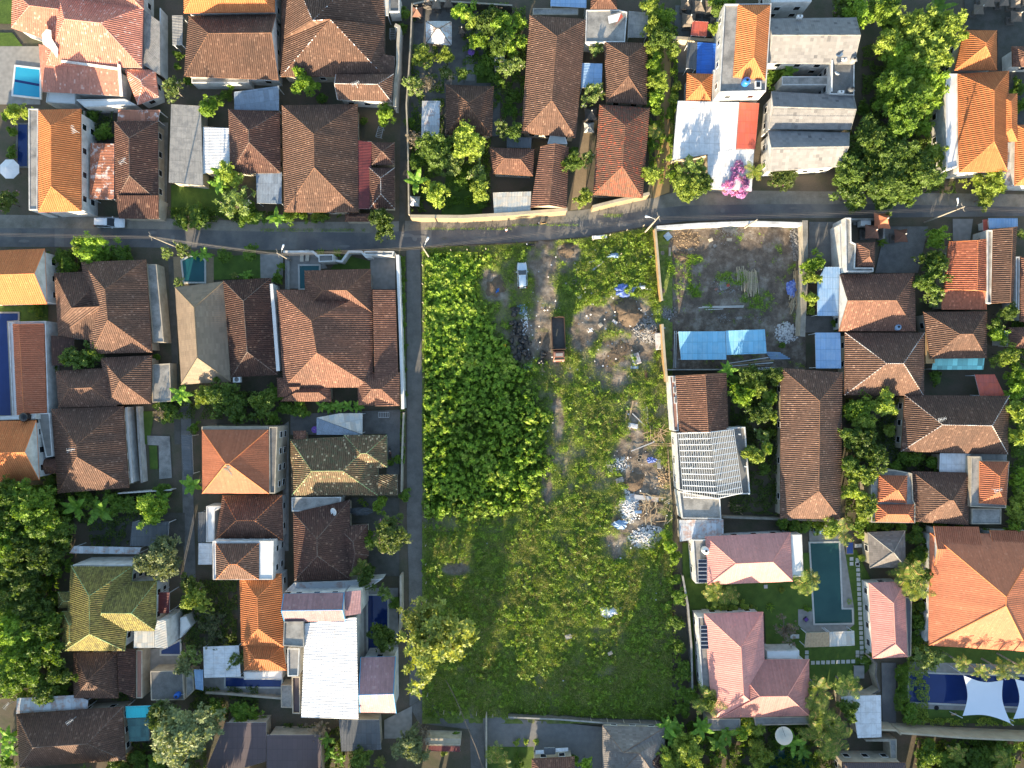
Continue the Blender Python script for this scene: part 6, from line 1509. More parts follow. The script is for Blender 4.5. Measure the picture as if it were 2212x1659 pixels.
T(3, 2)
for k in range(8): stick('plank', 'loose plank in the dark yard behind the steel-framed house', 'plank', -390+rnd.uniform(0, 60)+k*12, 1020+k*12, -300+k*14, 1000+rnd.uniform(0, 60)+k*12, .2, .06, 'timber', 'planks in the dark yard', .16)
T(2, 1)
for k, (c, lb) in enumerate((((1150, 1540, 1175, 1655), 'thick rusty orange beam at the lower right of the lot'), ((680, 690, 800, 590), 'pair-like grey board slanting through the weeds'), ((600, 535, 690, 485), 'thin pale stick among weeds at the top of the lot'), ((660, 610, 780, 580), 'grey board above the slanting one'))):
    stick('timber_beam', lb, 'timber', *c, .4, .1, ('rust_wood', 'weathered_sheet', 'bamboo_dry', 'weathered_sheet')[k], None, (.5, .3, .1, .25)[k])
def debris(label, name, cat, x, y, s, m_, rz, z=.12, m2=None):
    o = MB().box((0, 0, 0), s, tp=.94).box((0, 0, s[2]*.5+.015), (s[0]*.5, s[1]*.5, .03)).build(name, m_); o.location = P(x, y, z) ; o.rotation_euler = (rnd.uniform(-.12, .12), rnd.uniform(-.12, .12), rz); return tag(o, label, cat)
debris('white flat board lying at the roadside edge of the lot', 'panel', 'board', 757, 388, (2.6, .6, .06), 'white_paint', .1, .7)
debris('blue-white ribbed sheet square in the top left of the walled yard', 'panel', 'metal sheet', 1347, 382, (1.2, 1.2, .06), 'pale_blue_metal', .7, .3)
debris('tall pale block stack below the blue-white ribbed square', 'block_stack', 'concrete blocks', 1362, 515, (.4, 1.5, .5), 'wall_cream', 0, .3)
debris('white block at the top of the yard left of the pallet', 'block_stack', 'concrete blocks', 1717, 415, (.7, .6, .4), 'wall_cream', .4, .25)
debris('pale pallet of blocks at the top of the walled yard', 'block_stack', 'concrete blocks', 1877, 412, (.9, .5, .4), 'wall_cream', 0, .25)
debris('small tipped white crate near the yard top', 'crate', 'crate', 1752, 465, (.5, .5, .3), 'paving', .6, .2)
debris('pale grey slab right of the pipes', 'panel', 'slab', 1960, 1090, (1.1, .5, .15), 'paving', .05, .12)
debris('grey flat board beside the orange bucket', 'panel', 'board', 1830, 778, (1.3, .6, .08), 'paving', .2, .12)
debris('orange red bucket lid on the yard floor', 'lid', 'lid', 1868, 805, (.55, .5, .1), 'red_sheet', .3, .15)
debris('brick red pieces near the orange bucket lid', 'brick_pile', 'bricks', 1765, 840, (.6, .4, .2), 'soot_red', .5, .1)
debris('left white tile on the dirt below the ladder', 'panel', 'tile', 586, 910, (.65, .65, .06), 'white_paint', .6, .12)
debris('right white tile on the dirt below the ladder', 'panel', 'tile', 638, 935, (.6, .55, .06), 'white_paint', .4, .12)
debris('small white block just below the ladder', 'block_stack', 'block', 632, 805, (.6, .5, .2), 'wall_cream', .8, .15)
debris('small beige block left of the blue tarpaulin', 'block_stack', 'block', 727, 880, (.55, .4, .15), 'wall_cream', .2, .15)
debris('grey crate in the weeds below the soil heap', 'crate', 'crate', 888, 1122, (1.0, .5, .25), 'weathered_sheet', -.6, .4)
debris('white crate lump left of the grey crate', 'crate', 'crate', 765, 1148, (.7, .7, .3), 'wall_cream', .6, .3)
debris('crumpled pale metal sheet leaning at the lower lot', 'panel', 'metal sheet', 1072, 1440, (1.4, 1.9, .1), 'weathered_sheet', .3, .5)
debris('white and red corrugated sheets beside the yard wall', 'panel', 'metal sheet', 1268, 1290, (1.2, 2.9, .08), 'weathered_sheet', .1, .8)
debris('small blue sheet pieces below the crumpled metal sheet', 'panel', 'metal sheet', 1058, 1515, (1.4, .5, .08), 'pale_blue_metal', 0, .4)
debris('brown cardboard sheet below the trash bags', 'panel', 'cardboard', 260, 1540, (1.1, .7, .08), 'timber', 0, .2)
debris('white rod in the grass left of the trash', 'rod', 'rod', 10, 1497, (1.1, .12, .1), 'white_paint', 0, .6)
debris('yellow container in the weeds left of the trash bags', 'container', 'container', -64, 1327, (.45, .4, .3), 'yellow_plastic', .3, .9)
T(2, 2)
debris('pallet of grey blocks beside the dug hole', 'block_stack', 'concrete blocks', 930, 830, (1.4, .9, .4), 'paving', .3, .3)
debris('pale brick stack below the pale beam', 'block_stack', 'concrete blocks', 1045, 360, (1.7, .8, .4), 'rubble_white', -.2, .3)
debris('light grey board right of the small blue tarpaulin', 'panel', 'board', 1272, 690, (.7, 1.7, .08), 'paving', 0, .3)
debris('pale blue box in the white rubble', 'crate', 'crate', 1090, 1105, (1.2, .5, .4), 'pale_blue_metal', 0, .6)
T(2, 3)
debris('grey slatted pallet in the lower lot weeds', 'pallet', 'pallet', 487, 525, (1.1, .75, .15), 'paving', .3, .8)
debris('small crumpled white box in the lower lot', 'crate', 'box', 848, 668, (.8, .55, .2), 'wall_cream', .5, .8)
T(2, 2)
for k, (x, y) in enumerate(((1105, 628), (1095, 655))):
    o = empty('bucket', P(x, y, .1), 0, ('upper', 'lower')[k] + ' one of two round pale buckets at the rim of the dug hole', 'bucket'); MB().lathe([(.22, 0), (.3, .4), (.33, .42), (.28, .42), (.2, .05)], (0, 0, 0), 14).build('body', 'wall_cream', o)
# rubbish bags, one object each
def blob(name, r_, seed, m_):
    rg_ = np.random.default_rng(seed); V = []; F = []; n = 12; k_ = 7
    for i in range(k_+1):
        ph = math.pi*i/k_
        for j in range(n):
            t = 2*math.pi*j/n; q = r_*(1+.16*math.sin(3*t+seed)*math.sin(ph)+.22*(rg_.random()-.5)); V.append((q*math.sin(ph)*math.cos(t), q*math.sin(ph)*math.sin(t), max(0, r_*.75+q*.75*math.cos(ph)) + (.12 if i == 0 else 0)))
    for i in range(k_):
        for j in range(n): F.append((i*n+j, i*n+(j+1) % n, (i+1)*n+(j+1) % n, (i+1)*n+j))
    return mk(name, V, [f[::-1] for f in F], [m_])
bagp = [blob('garbage_bag', .48, s, 'black_plastic') for s in range(5)]
T(2, 1); first = list(bagp); cnt = 0
for (x, y, sx, sy, nb, g) in ((35, 1045, 30, 40, 5, 0), (35, 1130, 45, 45, 7, 0), (60, 1220, 60, 40, 9, 0), (70, 1300, 85, 45, 12, 0), (100, 1400, 75, 50, 12, 0), (248, 1440, 28, 45, 8, 1)):
    for k in range(nb):
        px, py = x+rnd.uniform(-1, 1)*sx, y+rnd.uniform(-1, 1)*sy
        s = bagp[cnt % 5]; b = first.pop() if first else s.copy()
        if b.name not in COL.objects: COL.objects.link(b)
        b.location = P(px, py, rnd.uniform(0, .3)); b.rotation_euler = (0, 0, rnd.uniform(0, 6)); q = rnd.uniform(.75, 1.15); b.scale = (q, q*rnd.uniform(.8, 1.2), q)
        tag(b, 'black rubbish bag in the small heap just left of the truck cab' if g else 'black rubbish bag in the long heap between the weeds and the dirt track', 'rubbish bag', 'black bags in the small heap by the truck cab' if g else 'black rubbish bags in the long heap'); cnt += 1
# heaps
def heap(name, label, x, y, rx, ry, hh, m_, n=260, sz=.22, m2=None, seed=1, kind='stuff', base=True, cat='rubble heap'):
    rg_ = np.random.default_rng(seed); c = P(x, y); b = MB()
    if base:
        V = [(0, 0, hh*.95)]; F = []; nn = 22; rings = 6
        for k in range(1, rings+1):
            for j in range(nn):
                t = 2*math.pi*j/nn; r_ = k/rings*(1+.22*math.sin(2*t+seed)+.12*math.sin(5*t+seed*2)); V.append((rx*r_*math.cos(t), ry*r_*math.sin(t), hh*(.5+.5*math.cos(math.pi*k/rings))*(.88+.24*rg_.random()) if k < rings else -.02))
        for j in range(nn): F.append((0, 1+j, 1+(j+1) % nn))
        for k in range(rings-1):
            for j in range(nn): F.append((1+k*nn+j, 1+(k+1)*nn+j, 1+(k+1)*nn+(j+1) % nn, 1+k*nn+(j+1) % nn))
        b.add(V, F, 1 if m2 else 0)
    for k in range(n):
        t = rg_.uniform(0, 6.28); r_ = rg_.random()**.6; s = sz*rg_.uniform(.4, 1.5)
        bx = boxv((0, 0, 0), (s, s*rg_.uniform(.4, 1), s*rg_.uniform(.25, .8)), rg_.uniform(0, 6.28), rg_.uniform(.5, 1))
        rot = Matrix.Rotation(rg_.uniform(-.7, .7), 3, 'X') @ Matrix.Rotation(rg_.uniform(-.7, .7), 3, 'Y'); off = Vector((rx*r_*math.cos(t)*1.1, ry*r_*math.sin(t)*1.1, max(.03, hh*(1-r_)) + .03))
        b.add([rot @ Vector(v) + off for v in bx[0]], bx[1], 0)
    o = b.build(name, [m_] + ([m2] if m2 else []), None, smooth=False); o.location = c; nb_ = (22 + 22*5) if base else 0; o.data.polygons.foreach_set('use_smooth', [q < nb_ for q in range(len(o.data.polygons))]); return tag(o, label, cat, kind=kind)
T(2, 1)
heap('stone_heap', 'heap of dark grey rubble stones against the yard wall', 1170, 1200, 2.6, 2.2, .9, 'rubble_grey', 700, .26, 'soil_heap', 2)
heap('stone_heap', 'spill of blackish stones through the wall gap into the walled yard', 1320, 1050, 1.9, 1.6, .4, 'rubble_grey', 380, .2, 'rubble_dark', 3)
heap('soil_heap', 'large heap of brown soil below the blue tarpaulin', 1000, 1050, 3.8, 2.8, 1.0, 'soil_heap', 120, .12, None, 4, cat='soil heap')
heap('soil_heap', 'low mound of dark soil near the road end of the dirt track', 480, 500, 2.4, 1.7, .6, 'soil_heap', 60, .1, None, 5, cat='soil heap')
heap('soil_heap', 'long low soil mound in the middle right of the lot', 900, 1400, 3.2, 3.6, .35, 'soil_heap', 200, .14, None, 6, cat='soil heap')
heap('soil_heap', 'soil bank with roots left of the pale blue-white hatchback', -150, 830, 2.6, 3.0, .5, 'soil_heap', 80, .1, None, 7, cat='soil heap')
heap('litter_heap', 'mixed coloured litter right of the long rubbish bag heap', 110, 1150, .9, 3.2, .3, 'white_cloth', 170, .22, 'soil_heap', 8)
heap('litter_heap', 'pale plastic litter at the top of the long rubbish bag heap', 85, 1020, .9, .9, .5, 'pale_blue_metal', 60, .3, None, 9, base=False)
heap('litter_heap', 'grey paper litter below the rubbish bags', 150, 1510, 1.1, 1.0, .4, 'rubble_white', 120, .22, 'rubble_grey', 10)
heap('litter_heap', 'white plastic lumps above the long soil mound', 680, 1190, 1.0, .5, .3, 'white_cloth', 60, .25, None, 22, base=False)
heap('gravel_heap', 'spread of pale grey gravel at the top right of the walled yard', 1880, 350, 3.4, 2.0, .15, 'rubble_grey', 500, .12, 'concrete', 11)
T(3, 1)
heap('stone_heap', 'heap of white broken tiles at the lower right of the walled yard', 150, 1215, 2.1, 1.7, .5, 'rubble_white', 420, .22, 'rubble_grey', 12)
heap('stone_heap', 'grey rubble along the right wall of the yard near the top', 240, 440, 1.0, 3.0, .4, 'rubble_grey', 380, .2, 'dark_concrete', 13)
T(2, 2)
heap('rubble_heap', 'upper part of the white rubble, a long heap of broken plaster', 1010, 1050, 1.6, 2.8, .7, 'rubble_white', 520, .3, 'rubble_grey', 14)
heap('rubble_heap', 'lowest round heap of white and brown rubble', 1170, 1320, 3.2, 1.9, .6, 'rubble_white', 620, .28, 'rubble_grey', 15)
heap('rubble_heap', 'pale rubble scattered left of the dug hole', 915, 690, 2.0, 1.5, .4, 'rubble_white', 300, .22, None, 16, base=False)
heap('rubble_heap', 'brownish rubble right of the dug hole', 1300, 800, 1.5, 2.6, .5, 'timber', 380, .2, 'soil_heap', 17)
heap('soil_heap', 'dug hole rim of brown earth beside the small blue tarpaulin', 1060, 850, 2.6, 2.4, .7, 'soil_heap', 60, .12, None, 18, cat='soil heap')
T(2, 2)
heap('rubble_heap', 'grey rubble at the top of this grassy part beside the soil mound', 700, 60, 1.8, 1.2, .3, 'rubble_grey', 260, .2, None, 19, base=False)
T(3, 1)
for k in range(22):
    a = rnd.uniform(-.5, .5); cx, cy = 225+rnd.uniform(-45, 55), 900+rnd.uniform(-60, 110); l = rnd.uniform(25, 60)
    stick('plank', 'weathered board tangled at the foot of the timber heap by the yard wall', 'plank', cx-math.sin(a)*l, cy-math.cos(a)*l, cx+math.sin(a)*l, cy+math.cos(a)*l, .2+rnd.random()*.4, .06, ('timber', 'bamboo_dry')[k % 2], 'boards tangled below the timber heap', .13)
T(2, 1)
heap('litter_heap', 'ash-grey rubbish spread around the orange bucket lid in the yard', 1850, 800, 2.6, 1.4, .08, 'rubble_grey', 240, .16, 'concrete', 31)
heap('litter_heap', 'crushed rubble strip below the white pipes in the yard', 1950, 1095, 3.8, .9, .08, 'rubble_grey', 260, .15, 'dark_yard', 32)
heap('soil_heap', 'brown leaf-strewn mound at the top left of the yard', 1500, 420, 2.9, 2.4, .35, 'timber', 300, .13, 'soil_heap', 33, cat='soil heap')
heap('soil_heap', 'bare brown ridge below the leaf-strewn mound in the yard', 1470, 560, 2.2, 1.3, .4, 'soil_heap', 90, .12, None, 34, cat='soil heap')
# old fence posts around the lot
lotp = [(918, 556), (925, 547), (960, 545), (1000, 543), (1050, 541)]
k = 0
def post(x, y, hh=1.8):
    o = empty('fence_post', P(x, y), 0, 'thin leaning-white concrete fence post on the edge of the overgrown lot', 'fence post', 'concrete fence posts around the lot'); MB().box((0, 0, hh/2), (.12, .12, hh), tp=.8).build('post', 'wall_cream', o); return o
pp = post(935, 545)
def rep(x, y):
    c = copy_tree(pp); c.location = P(x, y)
U()
for x, y in ((975, 543), (1010, 542), (1050, 540), (1280, 520), (1316, 510), (1352, 500), (1388, 490)): rep(x, y)
for y in range(575, 1520, 40): rep(914 + (y-575)*.012, y)
for x in range(960, 1460, 35): rep(x, 1532 + (x-960)*.05)
U()
# water-garden lilies and pots
def pot(label, x, y, m_='stone_dark', r_=.3):
    o = empty('plant_pot', P(x, y), 0, label, 'plant pot', 'potted plants'); MB().lathe([(r_*.7, 0), (r_, .35), (r_*1.1, .4), (r_*.9, .4), (r_*.8, .3)], (0, 0, 0), 12).build('pot', m_, o)
    return o
# ---------------------------------------------------------------- vegetation
def rhombs(c, nrm, L, W, rg_):
    """leaf-shaped quads at centres c, facing nrm, length L, width W"""
    n = len(c); r_ = rg_.normal(size=(n, 3)); t = np.cross(nrm, r_); t /= np.linalg.norm(t, axis=1, keepdims=True)+1e-9
    b = np.cross(nrm, t); L = np.asarray(L).reshape(-1, 1); W = np.asarray(W).reshape(-1, 1)
    return np.stack([c - t*L*.5, c + b*W*.5 + nrm*W*.12, c + t*L*.5, c - b*W*.5 + nrm*W*.12], axis=1)
def rosettes(c0, ax, leaf_, g, k_=8, asp=.40):
    m = len(c0); u_ = np.cross(ax, g.normal(size=(m, 3))); u_ /= np.linalg.norm(u_, axis=1, keepdims=True)+1e-9; v_ = np.cross(ax, u_); Vs = []; lv = []; tone = g.random(m)
    sc_ = leaf_*g.uniform(.7, 1.35, m)
    for j in range(k_):
        t = 2*math.pi*j/k_ + g.normal(size=m)*.35; el = g.uniform(-.25, .75, m); L = (sc_*g.uniform(.7, 1.2, m))[:, None]
        d = (u_*np.cos(t)[:, None] + v_*np.sin(t)[:, None])*np.cos(el)[:, None] + ax*np.sin(el)[:, None]
        s = np.cross(ax, d); s /= np.linalg.norm(s, axis=1, keepdims=True)+1e-9; n = np.cross(d, s)
        tw = g.normal(size=m)[:, None]*.35; s = s + n*tw
        Vs.append(np.stack([c0, c0 + d*L*.55 + s*L*asp*.5, c0 + d*L - n*L*.12, c0 + d*L*.55 - s*L*asp*.5], axis=1)); lv.append(np.clip(tone*.6 + g.random(m)*.4, 0, 1))
    return np.concatenate(Vs), np.concatenate(lv)
def crown(R_, ncl, nlf, leaf_, seed, flat_=.7, shell=.55, crs=(.24, .38)):
    g = np.random.default_rng(seed); d = g.normal(size=(ncl, 3)); d /= np.linalg.norm(d, axis=1, keepdims=True); d[:, 2] = np.abs(d[:, 2])*1.15 - .3
    rad = (shell + (1-shell)*g.random(ncl))*g.uniform(.72, 1.08, ncl)
    az = np.arctan2(d[:, 1], d[:, 0]); ph = g.uniform(0, 6.28, 3)
    lob = 1 + .22*np.sin(2*az+ph[0]) + .2*np.sin(3*az+ph[1]) + .14*np.sin(5*az+ph[2])
    cc = d*(rad*lob)[:, None]*R_*.86; cc[:, 2] *= flat_; cc[:, 2] += R_*.16*g.normal(size=ncl)
    Vs = []; lv = []
    for k in range(ncl):
        cr = R_*g.uniform(*crs); m = max(3, int(nlf/8*g.uniform(.6, 1.4))); q = g.normal(size=(m, 3)); q /= np.linalg.norm(q, axis=1, keepdims=True)
        q[:, 2] = np.where(q[:, 2] < -.2, -q[:, 2], q[:, 2]); c0 = cc[k] + q*(cr*g.random(m)**.35)[:, None]*np.array([1.15, 1.15, .8])
        ax = q*.7 + g.normal(size=(m, 3))*.3 + np.array([0, 0, .45]); ax /= np.linalg.norm(ax, axis=1, keepdims=True)
        V, l = rosettes(c0, ax, leaf_, g); Vs.append(V); lv.append(np.clip(l*.8 + g.uniform(0, .2), 0, 1))
    return np.concatenate(Vs), np.concatenate(lv), cc
def trunk_mesh(cc, R_, seed, thick=.12, nb=8):
    g = random.Random(seed); b = MB(); b.tube([(0, 0, 0), (g.uniform(-.1, .1), g.uniform(-.1, .1), .35), (0, 0, .72)], [thick*R_*.55, thick*R_*.4, thick*R_*.3], 8)
    idx = list(range(len(cc))); g.shuffle(idx)
    for k in idx[:nb]:
        e = cc[k]; f = (e[0], e[1], 1 + e[2]*.22); b.tube([(0, 0, .6), (e[0]*.45, e[1]*.45, .85), f], [thick*R_*.26, thick*R_*.16, thick*R_*.05], 5)
    return b
PR = {}
def proto(key, R_, ncl, nlf, lf, seeds, **kw):
    L = []
    for s in seeds:
        V, lv, cc = crown(R_, ncl, nlf, lf, s, **{k: v for k, v in kw.items() if k not in ('nb', 'thick')})
        cr = quads_np('crown', V, ['leaf_dark'], lv); me = cr.data; bpy.data.objects.remove(cr)
        tb = trunk_mesh(cc, R_, s, kw.get('thick', .12), kw.get('nb', 8)).build('trunk', 'bark'); tm = tb.data; bpy.data.objects.remove(tb)
        L.append((me, tm, R_))
    PR[key] = L
proto('L', 4.0, 95, 130, .40, (1, 2, 3, 17, 18), crs=(.11, .24), shell=.4); proto('M', 2.4, 50, 96, .36, (4, 5, 6, 7, 19, 20), crs=(.12, .28), shell=.3); proto('S', 1.3, 22, 80, .30, (8, 9, 10, 21), crs=(.16, .36), shell=.25)
proto('A', 2.4, 44, 40, .34, (11, 12, 13), shell=.35, crs=(.10, .16), nb=26, thick=.07, flat_=.6)
proto('Y', 4.0, 110, 60, .40, (31, 32, 33), crs=(.08, .15), shell=.3, nb=40, thick=.06)
proto('X', 2.4, 60, 20, .22, (14, 15), shell=.2, crs=(.10, .2), nb=46, thick=.05)
def frond(b, az, L, droop, up, w_, nl, rg_, lv, wid=.07, whole=False):
    ca, sa = math.cos(az), math.sin(az); pts_ = []
    for k in range(nl+1):
        t = k/nl; r_ = L*(t - .12*t*t); z = up*t - droop*t*t; pts_.append(np.array([ca*r_, sa*r_, z]))
    side = np.array([-sa, ca, 0])
    for k in range(nl):
        p, q = pts_[k], pts_[k+1]; t = (k+.5)/nl; ll = w_*math.sin(math.pi*min(1, .12+t*.88))**.6
        if whole:
            ll2 = w_*math.sin(math.pi*min(1, .12+(k+1.5)/nl*.88))**.6 if k < nl-1 else .02
            tw = .12*rg_.normal()
            for s in (-1, 1):
                dz = np.array([0, 0, .22*ll + tw]); dz2 = np.array([0, 0, .22*ll2])
                b.append([p, q, q + side*s*ll2 - dz2, p + side*s*ll - dz]); lv.append(.2 + .5*rg_.random())
        else:
            d = (q-p)/np.linalg.norm(q-p)
            for s in (-1, 1):
                e = p + (side*s*.9 + d*.55)*ll + np.array([0, 0, -.28*ll + .06*rg_.normal()]); b.append([p, p + d*wid, e + d*wid*.3, e - d*wid*.3]); lv.append(rg_.random()*.95)
def palm_proto(name, n, L, droop, up, w_, nl, seed, mat_, whole=False, wid=.09):
    g = np.random.default_rng(seed); b = []; lv = []
    for k in range(n):
        f = k/n; frond(b, k*2.399+g.normal()*.25, L*g.uniform(.8, 1.1), droop*g.uniform(.7, 1.3)*(1.2-.6*f), up*g.uniform(.6, 1.4)*(.4+1.2*f), w_, nl, g, lv, wid, whole)
    o = quads_np(name, np.array(b), [mat_], np.array(lv)); me = o.data; bpy.data.objects.remove(o); return me
PALM = [palm_proto('fronds', 12, 2.5, 1.6, 1.3, .60, 13, s, 'leaf_palm', wid=.12) for s in (1, 2, 3)]
BAN = [palm_proto('leaves', 9, 1.7, 1.1, 1.1, .32, 8, s, 'leaf_banana', True) for s in (4, 5, 6)]
SPK = [palm_proto('leaves', 22, 1.1, .25, .9, .11, 4, s, 'leaf_bright', True) for s in (7, 8)]
KIND = {  # kind: (name, category, look, leaf material, proto kind, default height factor base)
 'dark': ('broadleaf_tree', 'tree', 'dark green leafy tree', 'leaf_dark', None, 5.5), 'bright': ('garden_tree', 'tree', 'bright green garden tree', 'leaf_bright', None, 4.2),
 'yel': ('garden_tree', 'tree', 'yellow-green leafy tree', 'leaf_yellow', None, 5.0), 'forest': ('forest_tree', 'tree', 'tall wild green tree', 'leaf_forest', None, 8.0),
 'pale': ('broadleaf_tree', 'tree', 'pale grey-green leafy tree', 'leaf_pale', None, 6.5), 'plum': ('frangipani_tree', 'tree', 'open-branched frangipani tree', 'leaf_plum', 'A', 3.8),
 'flow': ('flowering_tree', 'tree', 'pink-flecked flowering tree', 'leaf_flower', None, 4.5), 'mag': ('bougainvillea', 'shrub', 'magenta flowering bougainvillea', 'leaf_magenta', None, 3.2),
 'pur': ('flowering_shrub', 'shrub', 'sparse purple-flowered shrub', 'leaf_purple', 'X', 3.0), 'bare': ('sparse_tree', 'tree', 'nearly bare twiggy tree', 'leaf_twig', 'X', 4.0),
 'bush': ('bush', 'bush', 'low green bush', 'leaf_forest', None, 1.6), 'ybush': ('bush', 'bush', 'low yellow-leaved bush', 'leaf_yellow', None, 1.5),
 'lane': ('lane_tree', 'tree', 'tall open yellow-green tree', 'leaf_lane', 'Y', 12.0),
 'palm': ('palm_tree', 'palm', 'feathery palm', 'leaf_palm', 'P', 5.0), 'ban': ('banana_plant', 'banana plant', 'broad-leaved banana plant', 'leaf_banana', 'B', 2.6), 'spk': ('spiky_plant', 'plant', 'spiky rosette plant', 'leaf_bright', 'K', 1.2)}
TREES = []
def plant(kd, x, y, r_, hh=None):
    name, cat, look, lm, pk, hd = KIND[kd]; rm = r_*PX; c = len(TREES)
    hh = hh or (hd*(.75 + .25*min(1.6, rm/2.4)) if pk not in ('B', 'K') and 'bush' not in kd else hd*max(.6, min(1.4, rm/1.3)))
    zc = hh*.72 if pk not in ('P', 'B', 'K') else hh
    b = P(x, y, zc); o = empty(name, (b.x, b.y, 0), rnd.uniform(0, 6.28), None, cat); o['_'] = 0; del o['_']
    if pk in ('P', 'B', 'K'):
        me = {'P': PALM, 'B': BAN, 'K': SPK}[pk][c % (2 if pk == 'K' else 3)]; s = rm/{'P': 2.35, 'B': 1.6, 'K': 1.05}[pk]
        zt = hh - (.5*s if pk != 'K' else hh*.9)
        cr = bpy.data.objects.new('fronds' if pk == 'P' else 'leaves', me); COL.objects.link(cr); cr.parent = o; cr.location = (0, 0, zt); cr.scale = (s, s, s*(1.0 if pk != 'K' else .8))
        if pk != 'K':
            key = 'ptr' + pk
            if key not in PR: t = MB().tube([(0, 0, 0), (.03, .02, .5), (0, 0, 1)], [.17, .13, .12] if pk == 'P' else [.16, .12, .08], 8).build('trunk', 'pale_bark' if pk == 'P' else 'leaf_palm'); PR[key] = t.data; bpy.data.objects.remove(t)
            t = bpy.data.objects.new('trunk' if pk == 'P' else 'stem', PR[key]); COL.objects.link(t); t.parent = o; t.scale = (1, 1, zt)
    else:
        key = pk or ('L' if rm > 3.0 else 'M' if rm > 1.55 else 'S'); me, tm, Rp = PR[key][c % len(PR[key])]; s = rm/(Rp*1.0)
        cr = bpy.data.objects.new('crown', me); COL.objects.link(cr); cr.parent = o; cr.location = (0, 0, zc)
        vz = min(1.25*s, (hh-.1)*.55/(Rp*.75)); cr.scale = (s*rnd.uniform(.94, 1.08), s*rnd.uniform(.94, 1.08), max(vz, .35*s)); cr.material_slots[0].link = 'OBJECT'; cr.material_slots[0].material = M[lm]
        t = bpy.data.objects.new('trunk', tm); COL.objects.link(t); t.parent = o; t.scale = (s, s, zc)
        if kd in ('bare', 'plum'): t.material_slots[0].link = 'OBJECT'; t.material_slots[0].material = M['pale_bark']
    TREES.append((o, x, y, look, r_)); return o
